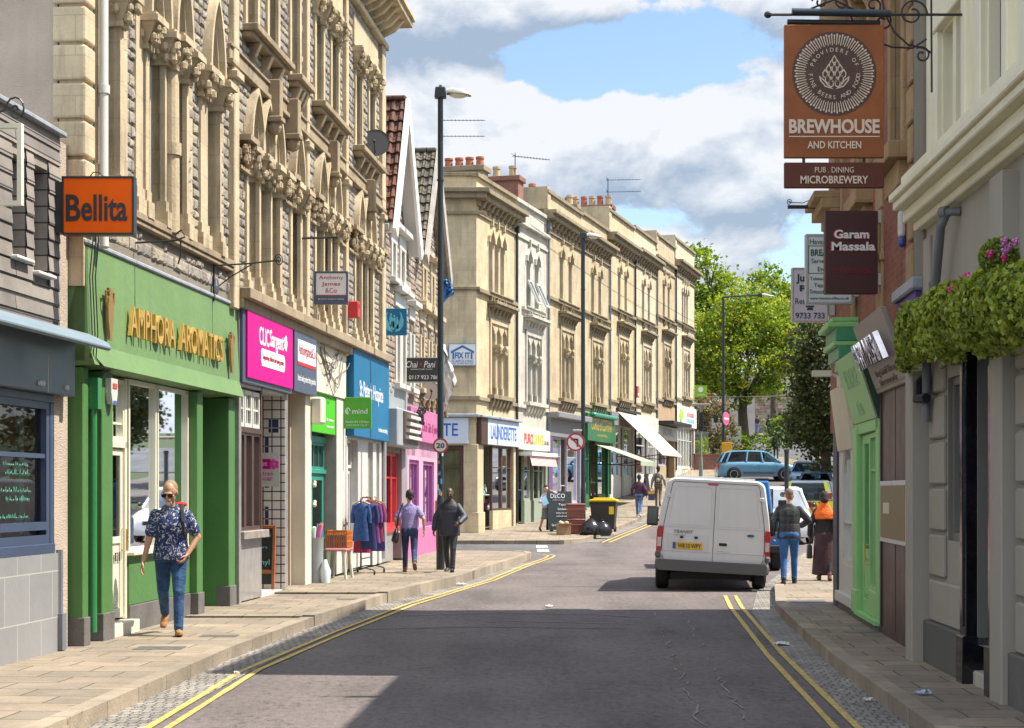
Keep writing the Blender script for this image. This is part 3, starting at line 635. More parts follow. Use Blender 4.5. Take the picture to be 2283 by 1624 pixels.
def jamb(mb, a, b, z0, z1, p=.05, cap=True, cp=.0):
    mb.cut(); mb.box(a, b, -p, .10, z0, z1-.38 if cap else z1)
    if z0 < 6: mb.box(a-.05, b+.05, -p-.05, .05, z0-.02, z0+.17); mb.box(a-.02, b+.02, -p-.02, .05, z0+.15, z0+.30)
    if cap: capital(mb, a-.02, b+.02, -p-.02, .1, z1-.38, z1)
pr = MB()
for a, b, p, cp in ((1.04, 1.15, .03, 0), (1.70, 1.82, .07, 1), (1.84, 2.08, .03, 0), (2.36, 2.62, .04, 0), (2.66, 2.80, .06, 1), (3.42, 3.5, .06, 1), (4.36, 4.44, .06, 1), (4.46, 4.76, .02, 0), (5.04, 5.38, .05, 1), (5.93, 6.01, .07, 1), (6.03, 6.3, .02, 0)): jamb(pr, a, b, 4.95, 7.3, p, cp)
pr.cut(); pr.cyl((3.67, -.05, 4.9), (3.67, -.05, 6.95), .115, .105, 14); capital(pr, 3.57, 3.78, -.14, .15, 6.9, 7.3); pr.cyl((3.67, -.05, 5.85), (3.67, -.05, 6.0), .135, .135, 14)
for o in ops2:
    x0, x1 = o[:2]; tri = x0 not in (10.5,)
    L = [(x0-.14, x0, .05)] if x0 in (7.62, 10.5, 12.40, 16.16) else []
    Rr = [(x1, x1+(.10 if x1 not in (9.56, 11.05, 14.25, 18.0) else .16), .06)]
    for a, b, p in L+Rr: jamb(pr, a, b, 4.63, 6.75, p, True)
for o in ops3:
    for a, b in ((o[0]-.13, o[0]), (o[1], o[1]+.13)): jamb(pr, a, b, 8.47, 10.40, .05, o[0] > 12 or o[0] < 6)
pr.build('window_pier', M_bath, g)
up = MB()
for a, b in ((7.3, 9.75), (10.25, 11.3), (12.1, 14.7), (15.9, 18.6)): up.cut(); up.box(a, b, -.06, .02, 10.42, 11.0)
up.build('lintel', M_bath, g)
hd = MB()
for o in ops1+ops2:
    A, B = arch(o[0]-.13, o[1]+.13, o[3]-.02, o[4]+.17, 'p'), arch(o[0], o[1], o[3]-.02, o[4], 'p'); n = len(A); hd.cut()
    C_ = arch(o[0]-.06, o[1]+.06, o[3]-.02, o[4]+.08, 'p')
    vs = [(x, -.13, z) for x, z in A]+[(x, -.13, z) for x, z in C_]+[(x, .02, z) for x, z in A]+[(x, -.05, z) for x, z in C_]+[(x, -.05, z) for x, z in B]+[(x, .05, z) for x, z in B]
    hd.add(vs, [f for i in range(n-1) for f in ((i, i+1, n+i+1, n+i), (i+1, i, 2*n+i, 2*n+i+1), (n+i, n+i+1, 3*n+i+1, 3*n+i), (3*n+i, 3*n+i+1, 4*n+i+1, 4*n+i), (4*n+i, 4*n+i+1, 5*n+i+1, 5*n+i))])
hd.build('arch_hood', M_bath, g, smooth=40)
lg = MB()   # ledges, string course, sills, imposts
lg.cut(); lg.box(.62, 6.6, -.10, .02, 4.86, 4.95); lg.box(.62, 6.6, -.08, .02, 4.80, 4.86); lg.cut(); lg.box(6.94, 19.4, -.24, .02, 4.48, 4.63); lg.box(6.94, 19.4, -.14, .02, 4.34, 4.48)
lg.cut(); lg.box(6.45, 19.42, -.12, .02, 7.68, 7.76); lg.box(6.45, 19.42, -.07, .02, 7.76, 7.92); lg.box(6.45, 19.42, -.10, .02, 7.92, 7.97)
for a, b in ((7.3, 9.75), (10.3, 11.3), (12.15, 14.65), (15.95, 18.5)):
    lg.cut(); lg.box(a, b, -.26, .02, 8.37, 8.47); lg.box(a+.05, b-.05, -.18, .02, 8.29, 8.37); corbels(lg, a+.1, b-.1, max(3, int((b-a)*1.6)), 0, 7.98, 8.29, .2, .13)
for a, b in ((6.96, 7.5), (9.8, 10.28), (11.22, 11.36), (11.68, 12.2), (14.46, 14.88), (15.18, 16.0), (18.26, 18.92)):
    lg.cut(); lg.box(a, b, -.24, .02, 6.72, 6.80); lg.box(a, b, -.10, .02, 6.32, 6.37); foliage(lg, a, b, -.08, 0, 6.42, 6.70, 0, int((b-a)*46)+6)
for x in (8.83, 10.1, 13.38, 17.17): lg.cut(); lg.box(x-.1, x+.1, -.25, .02, 7.42, 8.0); lg.box(x-.13, x+.13, -.28, .02, 7.36, 7.44); lg.ball((x, -.14, 7.28), (.1, .12, .12), 8)
lg.build('ledge', M_bathsoot, g, bevel=.01)
cn = MB(); cornice(cn, .6, 19.4, [(11.2, 11.32, .14), (11.32, 11.42, .08), (11.78, 11.9, .60), (11.9, 12.0, .66)], 0, 0, .5); corbels(cn, 6.6, 19.5, 27, 0, 11.40, 11.80, .56, .13); cn.build('cornice', M_bath, g, bevel=.01)
mb = MB(); mb.tube([(1.06, -.10, 11.2), (1.06, -.10, 4.6), (1.02, -.12, 4.35)], .05, 10); [mb.cyl((1.06, -.10, z), (1.06, -.10, z+.09), .064, n=10) for z in (6.0, 8.0)]; mb.build('rainwater_pipe', M_white, g, smooth=40)
# ---------------------------------------------------------------- green shop
s = FA.thing('green_shopfront', 'green painted shopfront with gilt raised lettering and a cream door', 'shopfront', .69)
mb = MB()
mb.box(.69, 7.0, -.02, .3, 3.12, 4.34); mb.add([(.69, -.02, 4.3), (7.0, -.02, 4.3), (7.0, -.06, 3.3), (.69, -.06, 3.3), (7.0, -.13, 3.08), (.69, -.13, 3.08), (7.0, .3, 3.05), (.69, .3, 3.05)], [(0, 3, 2, 1), (3, 5, 4, 2), (5, 7, 6, 4), (0, 7, 5, 3), (1, 2, 4, 6)])
fas = mb.build('fascia_board', M_greenf, s)
lettering('lettering', M_gold, fas, [('AMPHORA', 2.80, 3.66, 1.72, .34), ('AROMATICS', 4.90, 3.66, 2.02, .34)], 0, 0, 0, 0, -.075, depth=.045)
jar = [(0, 0), (.07, 0), (.055, .03), (.06, .1), (.13, .38), (.145, .62), (.11, .80), (.075, .86), (.10, .98), (.12, 1.0)]
for ux in (1.26, 6.42):
    mb = MB(); P = [(ux+x*.62, 3.38+z*.56) for x, z in jar]+[(ux-x*.62, 3.38+z*.56) for x, z in reversed(jar[1:])]; mb.prism(P, -.115, -.085)
    mb.tube([(ux-.075, -.1, 3.9), (ux-.13, -.1, 3.9), (ux-.12, -.1, 3.78), (ux-.085, -.1, 3.72)], .014, 6); mb.tube([(ux+.075, -.1, 3.9), (ux+.13, -.1, 3.9), (ux+.12, -.1, 3.78), (ux+.085, -.1, 3.72)], .014, 6)
    mb.build('emblem', mk('bronze', (.34, .20, .06), .4, .12, 4, metal=.4), fas)
bx('flashing', M_lead, s, .66, 7.03, -.045, .31, 4.345, 4.40, .015)
mb = MB()
mb.box(.69, .86, 0, .30, .12, 3.05, 0); mb.box(1.30, 1.66, 0, .22, .12, 3.05); mb.box(5.05, 5.32, 0, .26, .12, 3.05); mb.box(6.66, 7.0, 0, .45, .12, 3.05)
mb.box(2.54, 5.05, .10, .2, .42, 1.02); mb.box(.86, 1.30, .30, .36, .25, 3.05)
mb.build('pilasters', M_greenp, s, bevel=.008)
mb = MB()
for a, b, y in ((.68, .87, -.02), (1.29, 1.67, -.02), (5.04, 5.33, -.02), (6.65, 7.01, -.02), (2.54, 5.04, .085)): mb.cut(); mb.box(a, b, y, y+.2, .115, .42)
mb.build('plinth', M_plinth, s, bevel=.006)
mb = MB(); mb.box(1.67, 2.53, .12, .22, 2.24, 2.32); mb.box(1.67, 1.72, .12, .22, .28, 3.05); mb.box(2.46, 2.53, .12, .22, .28, 3.05); mb.box(1.66, 2.56, -.02, .3, .12, .27); mb.box(1.9, 1.97, .13, .2, .3, 2.24)
mb.build('door_frame', M_framec, s, bevel=.006)
window(s, (1.72, 2.46, 2.32, 3.02, 0, 'f'), .14, .05, (2, 1), M_framec, M_glass, 'transom_window', zb=[2.52])
door(s, 1.97, 2.46, .30, 2.23, .15, M_framec, True, k=.46); lettering('door_digit', M_black, s, [(d_, 2.17+.07*q, 1.0, .045, .1) for q, d_ in enumerate('131')], 0, 0, 0, 0, .14)
for a, b in ((2.56, 3.64), (3.68, 5.04)): window(s, (a, b, 1.04, 3.05, 0, 'f'), .12, .05, (1, 1), M_framec, M_glass, 'shop_window')
bx('sill', M_framec, s, 2.52, 5.05, .03, .16, 1.0, 1.045, .008)
interior(s, 1.7, 5.1, .3, 3.04, .24, 2.6)
mb = MB(); mb.box(2.7, 5.0, .5, 1.2, .9, .94); mb.box(2.6, 5.0, .9, 1.0, 1.5, 1.53); random.seed(11)
for i in range(26):
    x = random.uniform(2.7, 4.9); h = random.uniform(.08, .26); r = random.uniform(.03, .07); z = random.choice((.945, .945, 1.535)); y = .6+random.random()*.4 if z < 1 else .95; mb.cyl((x, y, z), (x, y, z+h), r, r*.8, 8, k=random.randint(0, 3))
mb.build('window_display', [M_framec, mk('jar_tan', (.5, .35, .2), .4), mk('jar_lilac', (.45, .35, .5), .4), mk('jar_white', (.75, .74, .7), .3)], s)
mb = MB(); mb.box(5.33, 5.9, .46, .52, .2, 3.05); mb.build('side_door', mk('grey_door', (.19, .20, .215), .5), s); mb = MB(); mb.box(6.0, 6.6, .46, .52, .2, 3.05); mb.box(5.9, 6.0, .42, .52, .2, 3.05); mb.build('side_panel', M_greend, s)
mb = MB(); mb.tube([(.93, -.03, 2.75), (.93, -.03, .25)], .04, 10); mb.box(.87, 1.0, -.1, .02, 2.62, 2.95); mb.build('rainwater_pipe', M_greend, s, smooth=40)
mb = MB()
for k, (a, b) in enumerate(((.72, .0), (.75, .02), (.78, .04))): mb.tube([(a, -.03-b, 4.9), (a, -.10-b, 4.4), (a-.02, -.07-b, 4.0), (a, -.09-b, 3.4), (a-.03, -.08-b, 3.15), (a+.2, -.15, 3.05), (a+.3, -.04, 2.9)], .007, 5)
mb.build('cables', M_iron, s)
b = FA.thing('alarm_box', 'white and blue alarm box above the cream door of the green shop', 'alarm box', 1.50, z0=2.72)
mb = MB(); mb.prism([(1.40, 2.98), (1.62, 2.98), (1.62, 2.82), (1.57, 2.70), (1.45, 2.70), (1.40, 2.82)], -.07, .0, 0); mb.prism([(1.44, 2.93), (1.58, 2.93), (1.58, 2.87), (1.44, 2.87)], -.078, -.071, 1); mb.prism([(1.46, 2.74), (1.56, 2.74), (1.55, 2.69), (1.47, 2.69)], -.078, -.071, 2)
mb.build('alarm_case', [M_white, mk('alarm_red', (.6, .06, .05), .4), mk('alarm_blue', (.05, .1, .4), .4)], b, bevel=.012)
# ---------------------------------------------------------------- timber-clad low building at the near left
t = FA.thing('timber_building', 'low building clad in weathered grey boards over a navy framed cafe window', 'building', -8)
Y_ = .12
wo_ = [(-3.0, -1.55, 1.22, 2.66, 0, 'f'), (-1.4, .02, 1.22, 2.66, 0, 'f')]
up_ = [(-.98, -.62, 4.0, 4.98, 0, 'f'), (-.42, -.02, 3.92, 4.98, 0, 'f'), (-2.4, -1.7, 4.0, 4.98, 0, 'f')]
mb = MB(); wall(mb, -8, .30, 3.34, 5.38, up_, Y_-.0, .16, 0, 0)
n = 13
for i in range(n):     # overlapping boards, real laps
    z0 = 3.34+i*.158; cuts = sorted([-8, .30]+[x for o in up_ for x in o[:2] if o[2] < z0+.12 and o[3] > z0+.03])
    for a, b in zip(cuts[::2], cuts[1::2]): mb.add([(a, Y_-.026, z0), (b, Y_-.026, z0), (b, Y_-.010, z0+.165), (a, Y_-.010, z0+.165), (a, Y_, z0), (b, Y_, z0)], [(0, 1, 2, 3), (4, 5, 1, 0)])
mb.build('cladding', M_clad, t)
for o in up_: bx('boarded_window', M_clad, t, o[0]+.01, o[1]-.01, Y_+.13, Y_+.15, o[2], o[3]); bx('window_sill', M_white, t, o[0]-.04, o[1]+.04, Y_-.09, Y_+.1, o[2]-.04, o[2]-.002, .01)
bx('coping', M_lead, t, -8.05, .34, Y_-.08, 6, 5.38, 5.43, .01)
mb = MB(); mb.box(-8, .42, Y_+.17, 6, 3.3, 5.37); mb.box(.30, .62, Y_+.02, .9, .1, 5.36); mb.build('body', M_pebble, t)
bx('fascia_board', M_slate, t, -8, .40, Y_-.14, Y_+.1, 2.72, 3.30, .008)
mb = MB()
for x in (-1.9, -.62, -.55, .12): mb.cyl((x, Y_-.14, 2.8), (x, Y_-.17, 2.8), .025, n=8)
mb.box(-.37, -.362, Y_-.1425, Y_-.139, 2.72, 3.1)
mb.build('fascia_studs', M_white, t)
for o in wo_:
    w = window(t, o, Y_, .09, (1, 1), M_navy, M_glass, 'cafe_window', zb=[2.1], d=.09)
    mb = MB(); mb.box(o[0]+.09, o[1]-.09, Y_-.03, Y_+.06, 1.36, 1.44); mb.build('sash_rail', M_navy, w)
    mb = MB(); random.seed(5)
    for i in range(8):
        if i in (2, 5): continue
        z = 2.0-i*.085; x = o[0]+.2+random.uniform(0, .2); mb.cut()
        while x < o[1]-.25-random.uniform(0, .3):
            l = random.uniform(.012, .04); mb.tube([(x, Y_+.036, z), (x+l*.4, Y_+.036, z+random.uniform(.0, .05)), (x+l, Y_+.036, z-random.uniform(0, .02))], .003, 3); x += l+random.uniform(.004, .03)
    mb.build('painted_menu', mk('mint_chalk', (.16, .50, .36), .6), w)
mb = MB(); mb.box(-8, .10, Y_-.03, Y_+.12, 2.64, 2.72); mb.box(.02, .10, Y_-.02, Y_+.12, 1.1, 2.64); mb.box(-8, .10, Y_-.04, Y_+.12, 1.12, 1.22); mb.box(-1.55, -1.40, Y_-.02, Y_+.12, 1.22, 2.64); mb.box(-8, -3.0, Y_, Y_+.12, 1.22, 2.64)
mb.build('window_surround', M_navy, t, bevel=.006)
mb = MB(); mb.box(-8, .16, Y_-.05, Y_+.2, .1, 1.12); mb.build('stall_riser', M_gtile, t)
mb = MB(); mb.box(.12, .26, Y_-.02, Y_+.3, .1, 3.3); mb.build('corner_pier', M_pebble, t); mb = MB(); mb.cyl((.20, Y_-.05, .14), (.20, Y_-.05, 1.15), .035, n=8); mb.box(.14, .26, Y_-.1, Y_-.02, .13, .5); mb.build('rainwater_pipe', M_greyp, t)
interior(t, -6, .0, 1.1, 2.7, Y_+.12, 1.1, mk('cafe_wall', (.72, .47, .35), .9), name='interior')
mb = MB(); [mb.box(x, x+.12, Y_+.2, Y_+.24, 1.25, 2.6) for x in (-1.95, -.25, -1.75)]; mb.build('curtains', M_white, t)
a = FA.thing('awning', 'rolled blue grey awning cassette over the cafe window', 'awning', -3, z0=3.3)
mb = MB(); P = [(-.02, 3.31), (-.33, 3.20), (-.36, 3.23), (-.32, 3.29), (-.12, 3.38), (-.02, 3.39)]
mb.prism(P, -7.0, .55, 0, 'yz'); mb.build('cassette', mk('awning_grey', (.17, .225, .27), .55, .06), a, bevel=.01)
f = FA.thing('hanging_sign', 'empty cream hanging sign frame with a strip lamp on the timber boards', 'sign frame', -2.2, z0=4.25)
mb = MB(); x = -2.2
for y0, y1, z0, z1 in ((-.46, .02, 4.94, 4.98), (-.46, .02, 4.26, 4.30), (-.46, -.42, 4.3, 4.94), (-.02, .02, 4.3, 4.94)): mb.box(x, x+.06, y0, y1, z0, z1)
mb.build('frame', M_framec, f); mb = MB(); mb.cyl((x+.03, -.2, 4.42), (x+.03, -.2, 4.85), .035, n=10); mb.build('strip_lamp', M_white, f)
mb = MB(); mb.tube([(x+.03, -.4+.1*math.cos(q*.5)*(1-q/22), 5.1+.13*math.sin(q*.5)*(1-q/22)) for q in range(20)], .009, 5); mb.tube([(x+.03, -.3, 5.1), (x+.03, -.1, 5.05), (x+.03, .1, 5.0)], .009, 5); mb.build('scroll', M_iron, f)
# ---------------------------------------------------------------- the other shops under the Gothic block and the gabled houses
M_mag = mk('magenta_panel', (.55, .002, .215), .5, .05, .8, spec=.2); M_dkblue = mk('dark_blue_panel', (.07, .09, .145), .4, .06, 1)
M_hosp = mk('petrol_blue_panel', (.015, .14, .28), .45, .08, .8, spec=.25); M_lime = mk('lime_panel', (.07, .42, .02), .5, .05, .8, spec=.25)
M_teal = mk('teal_paint', (.03, .24, .17), .4, .1, 2.5); M_brown = mk('brown_frame', (.075, .040, .030), .42, .2, 4); M_red = mk('red_gloss', (.52, .02, .025), .32, .1, 2.5)
M_marb = mk('grey_marble', (.27, .26, .255), .16, .22, 3.5); M_wtile = brickmat('white_square_tiles', (.70, .66, .60), (.64, .60, .55), (.03, .03, .035), .145, .145, .010, .25, .25, 0, 0., .06)
M_btile = brickmat('blue_square_tiles', (.03, .035, .10), (.04, .045, .13), (.35, .34, .33), .145, .145, .008, .2, .2, 0, 0., .1)
M_pink = mk('pink_render', (.56, .30, .42), .7, .08, 1.6, .2, 16); M_pinkd = mk('pink_board', (.48, .14, .30), .5, .08); M_purple = mk('purple_frame', (.25, .045, .22), .4, .1)
M_shut = mk('shutter_grey', (.30, .32, .335), .5, .1, 2); M_txt = mk('white_lettering', (.74, .74, .73), .5, .04); M_rtxt = mk('crimson_lettering', (.42, .02, .07), .5, .05)
M_wood = mk('orange_wood', (.34, .115, .045), .5, .25, 6); M_chalk = mk('chalkboard', (.022, .026, .026), .75, .35, 3); M_aqua = mk('aqua_chalk', (.18, .62, .55), .8, .1)
M_books = [mk('goods_'+n, c, .6) for n, c in (('blue', (.05, .12, .38)), ('pink', (.55, .08, .30)), ('cream', (.68, .62, .48)), ('green', (.10, .34, .16)), ('orange', (.62, .25, .05)), ('purple', (.26, .10, .36)), ('white', (.72, .72, .70)), ('dark', (.05, .05, .06)))]
def goods(parent, x0, x1, y0, y1, z0, z1, n, seed, hmax=.4, name='window_display'):
    """a crowded window: garments, books and boxes on shelves"""
    random.seed(seed); mb = MB(); zs = [z0, z0+(z1-z0)*.42]
    for z in zs[1:]: mb.box(x0, x1, y0, y1, z-.03, z, 6)
    for i in range(n):
        z = random.choice(zs); w = random.uniform(.05, .22); h = random.uniform(.10, hmax); x = random.uniform(x0, x1-w); y = random.uniform(y0, y1)
        if random.random() < .3: mb.lathe([(w*.3, 0), (w*.5, h*.3), (w*.42, h*.7), (w*.2, h*.85), (w*.25, h)], (x+w/2, y, z), 9, random.randrange(8))
        else: mb.box(x, x+w, y, y+.05+random.random()*.1, z, z+h, random.randrange(8), tz=w*random.uniform(0, .2))
    return mb.build(name, M_books, parent)
# magenta charity shop -------------------------------------------------
s = FA.thing('charity_shopfront', 'shopfront with a bright magenta sign and white tiled entrance', 'shopfront', 7.04)
mb = MB(); mb.box(7.06, 10.22, -.10, .0, 3.30, 4.46); mb.build('sign_frame', M_dkblue, s, bevel=.01)
sg = bx('sign_board', M_mag, s, 7.20, 10.14, -.13, -.09, 3.38, 4.39)
lettering('lettering', M_txt, sg, [('CLIC', 8.2, 4.04, .62, .27), ('Sargent', 9.02, 4.02, .92, .33)], 0, 0, 0, 0, -.131, bold=.016)
mb = MB(); [mb.ball((9.62+.06*math.cos(k*1.256), -.135, 4.04+.075*math.sin(k*1.256)+.02), (.055, .008, .06), 8) for k in range(5)]; mb.build('flower_mark', M_txt, sg)
mb = MB(); mb.prism([(8.0+.06*(1 if k in (0, 3) else -1)*0+x, z) for k, (x, z) in enumerate(((.05, 3.60), (1.5, 3.60), (1.56, 3.66), (1.56, 3.80), (1.5, 3.86), (.05, 3.86), (0, 3.80), (0, 3.66)))], -.136, -.13); mb.build('pill', M_txt, sg)
lettering('small_print', M_rtxt, sg, 'Supporting children and young people', 8.78, 3.73, 1.36, .10, -.137)
mb = MB(); mb.box(7.04, 7.16, -.05, .3, .12, 4.4); mb.cut(); mb.box(10.06, 10.24, -.03, .2, .16, 3.3); mb.build('pilaster', M_marb, s, bevel=.006)
mb = MB(); mb.box(7.16, 8.58, .0, .1, .16, 1.05); mb.build('stall_riser', M_marb, s); mb = MB(); mb.box(7.14, 8.66, -.10, .16, 1.05, 1.17); mb.build('sill', mk('grey_wood', (.25, .22, .20), .8, .3, 6), s, bevel=.01)
for a, b in ((7.17, 7.62), (7.62, 8.08), (8.08, 8.56)):
    window(s, (a, b, 1.17, 2.62, 0, 'f'), .02, .06, (1, 1), M_brown, M_glass, 'shop_window', d=.08); window(s, (a+.02, b-.02, 2.68, 3.22, 0, 'f'), .03, .06, (2, 2), M_frame, M_pane, 'transom_window', d=.05)
bx('transom_rail', M_brown, s, 7.16, 8.6, -.01, .14, 2.60, 2.68); bx('corner_post', M_brown, s, 8.55, 8.63, .0, .10, 1.17, 3.3)
mb = MB(); mb.box(10.044, 10.06, -.025, 2.2, .16, 3.3); mb.build('tiled_wall', M_wtile, s)
mb = MB(); [(mb.cut(), mb.box(10.038, 10.046, .24, .30, z, z+.30)) for z in (2.3, 1.8, 1.2, .7)]; mb.cut(); mb.box(10.039, 10.046, .08, .24, 2.68, 2.9); mb.build('blue_tile', M_btile, s)
b_ = bx('notice_board', M_white, s, 10.03, 10.046, .06, .60, 1.82, 2.36)
M90 = Matrix.Translation((10.026, .33, 0)) @ Matrix.Rotation(R(-90), 4, 'Z')      # text on a wall that faces the camera (-x)
mb = MB(); mb.box(10.022, 10.03, .2, .5, 2.10, 2.26); mb.build('pink_banner', M_mag, b_)
mb = MB()
for txt, x, z, w, h in (('ent', .02, 2.18, .1, .06), ): tput(mb, txt, x, z, w, h, -.003, M=M90)
mb.build('lettering', M_txt, b_, fix=False); mb = MB(); tput(mb, 'children', .0, 2.03, .34, .07, 0, M=M90); tput(mb, 'cancer', .02, 1.94, .28, .055, 0, M=M90); mb.build('lettering', M_mag, b_, fix=False)
mb = MB(); [mb.ball((10.02, .14+.05*math.cos(k*1.256), 2.18+.05*math.sin(k*1.256)), (.006, .038, .038), 8) for k in range(5)]; mb.build('flower_mark', mk('magenta_light', (.62, .06, .32), .5), b_)
interior(s, 7.1, 8.64, .16, 3.3, .12, 3.2); bx('recess_wall', M_brown, s, 8.64, 10.04, 1.3, 1.4, .16, 3.3); door(s, 8.85, 9.75, .2, 2.4, 1.22, M_brown); bx('soffit', M_white, s, 7.1, 10.2, .0, 1.2, 3.26, 3.30); goods(s, 7.2, 8.5, .18, .6, 1.18, 2.4, 46, 3); bx('doorstep', M_white, s, 8.6, 10.05, .02, .5, .12, .185)
a = FA.thing('chalkboard', 'orange wood framed chalkboard leaning in the white tiled shop entrance', 'chalkboard', 9.8, z0=.185, y0=.3)
mb = MB(); T = CUR[0]; K = Matrix.Translation((9.85, .42, .19)) @ Matrix.Rotation(R(-90), 4, 'Z') @ Matrix.Rotation(R(-6), 4, 'X')
def kb_(mb, x0, x1, y0, y1, z0, z1):
    V = [K @ Vector(v) for v in ((x0, y0, z0), (x1, y0, z0), (x1, y1, z0), (x0, y1, z0), (x0, y0, z1), (x1, y0, z1), (x1, y1, z1), (x0, y1, z1))]
    mb.add(V, [(3, 2, 1, 0), (4, 5, 6, 7), (0, 1, 5, 4), (1, 2, 6, 5), (2, 3, 7, 6), (3, 0, 4, 7)])
for q in ((-.32, -.27, 0, 1.02), (.27, .32, 0, 1.02), (-.27, .27, .97, 1.02), (-.27, .27, .25, .31)): kb_(mb, q[0], q[1], -.02, .03, q[2], q[3])
mb.build('frame', M_wood, a, bevel=.005); mb = MB(); kb_(mb, -.28, .28, 0, .02, .3, .98); bd = mb.build('board', M_chalk, a)
mb = MB(); mb.T = T; [tput(mb, t_, x, z, w, h, -.006, .003, M=K) for t_, x, z, w, h in (('Flyers', .06, .86, .36, .10), ('posters', .04, .66, .3, .05), ('& vinyl', .06, .42, .34, .11))]; mb.build('chalk_writing', M_aqua, bd, fix=False)
mb = MB(); kb_(mb, -.27, .27, 0, .02, .08, .25); mb.build('lower_board', M_chalk, a)
# estate agent doorway --------------------------------------------------
s = FA.thing('agent_shopfront', 'narrow beige doorway under a dark blue vertical sign panel with a white and red label', 'shopfront', 10.25)
sg = bx('sign_board', M_dkblue, s, 10.28, 12.02, -.13, .0, 3.36, 4.44, .008)
lb = bx('label_panel', M_txt, sg, 10.5, 11.9, -.136, -.128, 3.86, 4.22); bx('red_bar', mk('red_bar', (.5, .02, .03), .5), sg, 10.5, 11.9, -.137, -.128, 3.80, 3.858)
lettering('lettering', M_rtxt, lb, 'AnthonyJames&Co', 11.2, 4.04, 1.3, .24, -.1365, bold=-.01); lettering('small_print', M_txt, sg, 'Bristols leading student letting specialists', 11.2, 3.58, 1.4, .13, -.131)
mb = MB(); mb.box(10.25, 10.32, .0, .2, .12, 3.4); mb.cut(); mb.box(11.62, 12.10, -.02, 1.0, .12, 3.42); mb.build('pier', M_cream, s, bevel=.01)
mb = MB(); mb.box(10.32, 11.62, .9, 1.0, .12, 3.4); mb.cut(); mb.box(11.5, 11.62, .22, .9, .12, 3.4); mb.build('recess_wall', M_beige, s)
door(s, 10.4, 11.3, .2, 2.3, .84, M_beige, False); bx('soffit', M_beige, s, 10.3, 11.64, .0, 1, 3.38, 3.42)
sg = bx('wall_sign', M_white, s, 11.485, 11.498, .42, .84, 1.9, 2.4); M91 = Matrix.Translation((11.484, .62, 0)) @ Matrix.Rotation(R(-90), 4, 'Z'); mb = MB(); tput(mb, 'O', .1, 2.18, .16, .2, 0, bold=.03, M=M91); mb.build('lettering', M_rtxt, sg, fix=False)
bx('wall_lamp', M_framec, s, 12.02, 12.34, -.22, -.02, 2.9, 3.36, .03)
# lime green charity shop ------------------------------------------------
s = FA.thing('lime_shopfront', 'cream rendered shopfront with a bright lime sign and a teal glazed door', 'shopfront', 12.1)
mb = MB(); mb.box(12.10, 15.2, -.03, .3, 3.48, 4.48); mb.build('upper_wall', M_cream, s, bevel=.01)
sg = bx('sign_board', M_lime, s, 12.14, 14.42, .02, .10, 2.78, 3.48, .006); lettering('lettering', M_txt, sg, [('mind', 12.5, 3.08, .66, .22), ('for better', 13.9, 3.04, .66, .06), ('mental health', 13.9, 2.92, .7, .05)], 0, 0, 0, 0, .018)
mb = MB(); mb.box(14.44, 15.3, .0, 1.1, .2, 3.48); mb.build('pier', M_white, s, bevel=.01); bx('side_wall', mk('grey_roughcast', (.33, .30, .27), .9, .2, 4, .6, 50), s, 14.40, 14.44, .0, 1.2, .2, 3.48)
mb = MB(); mb.box(12.10, 13.0, .18, .26, .2, 2.8); mb.cut(); mb.box(13.0, 14.4, .26, .32, 2.5, 2.8); mb.build('teal_panel', M_teal, s)
w = window(s, (12.14, 14.3, 2.14, 2.62, 0, 'f'), .22, .05, (5, 1), M_teal, M_pane, 'transom_window'); mb = MB(); mb.box(12.1, 14.38, .18, .3, 2.62, 2.74); mb.cut(); mb.box(12.1, 14.38, .18, .3, 2.06, 2.14); mb.build('transom_rail', M_teal, s, bevel=.008)
d_ = door(s, 13.2, 14.3, .25, 2.06, .22, M_teal, True, k=.3); window(s, (12.1, 13.15, .9, 2.06, 0, 'f'), .22, .05, (2, 1), M_teal, M_glass, 'shop_window'); bx('stall_riser', M_teal, s, 12.1, 13.16, .20, .3, .2, .9)
mb = MB()
for z in (1.85, 1.5, 1.0): mb.ball((13.18, .16, z), .045, 8); mb.ball((13.26, .17, z+.05), .04, 8)
mb.build('door_knobs', M_framec, s); interior(s, 12.12, 14.38, .2, 2.7, .32, 2.4); bx('soffit', M_cream, s, 12.1, 14.44, .1, 1.2, 3.44, 3.48); goods(s, 12.2, 13.1, .35, .7, .9, 1.8, 14, 8)
# hospice shop -----------------------------------------------------------
s = FA.thing('blue_shopfront', 'shopfront with a tall petrol blue sign and white pillars', 'shopfront', 15.28)
sg = bx('sign_board', M_hosp, s, 15.34, 19.4, -.16, .0, 2.80, 4.52, .01)
lettering('lettering', M_txt, sg, [("St Peter's Hospice", 17.25, 3.70, 2.7, .42), ('Furniture and clothing', 18.6, 3.0, 1.1, .12)], 0, 0, 0, 0, -.162, bold=.012); bx('flashing', M_lead, s, 15.32, 19.42, -.18, .02, 4.52, 4.56)
mb = MB(); mb.box(15.30, 15.46, -.02, .3, .2, 2.8); mb.cut(); mb.box(16.75, 17.85, .02, .6, .2, 2.8); mb.cut(); mb.box(18.35, 18.75, .0, .3, .2, 2.8); mb.cut(); mb.box(19.15, 19.42, .0, .3, .2, 2.8); mb.build('pillar', M_white, s, bevel=.01)
window(s, (15.5, 16.7, 2.2, 2.76, 0, 'f'), .16, .06, (2, 1), M_frame, M_pane, 'transom_window'); door(s, 15.5, 16.1, .25, 2.15, .3, M_frame); window(s, (16.12, 16.74, .5, 2.15, 0, 'f'), .2, .06, (1, 1), M_frame, M_glass, 'shop_window'); window(s, (17.86, 18.34, .5, 2.76, 0, 'f'), .1, .05, (1, 2), M_frame, M_pane, 'shop_window'); window(s, (18.76, 19.14, .5, 2.76, 0, 'f'), .1, .05, (1, 2), M_frame, M_pane, 'shop_window')
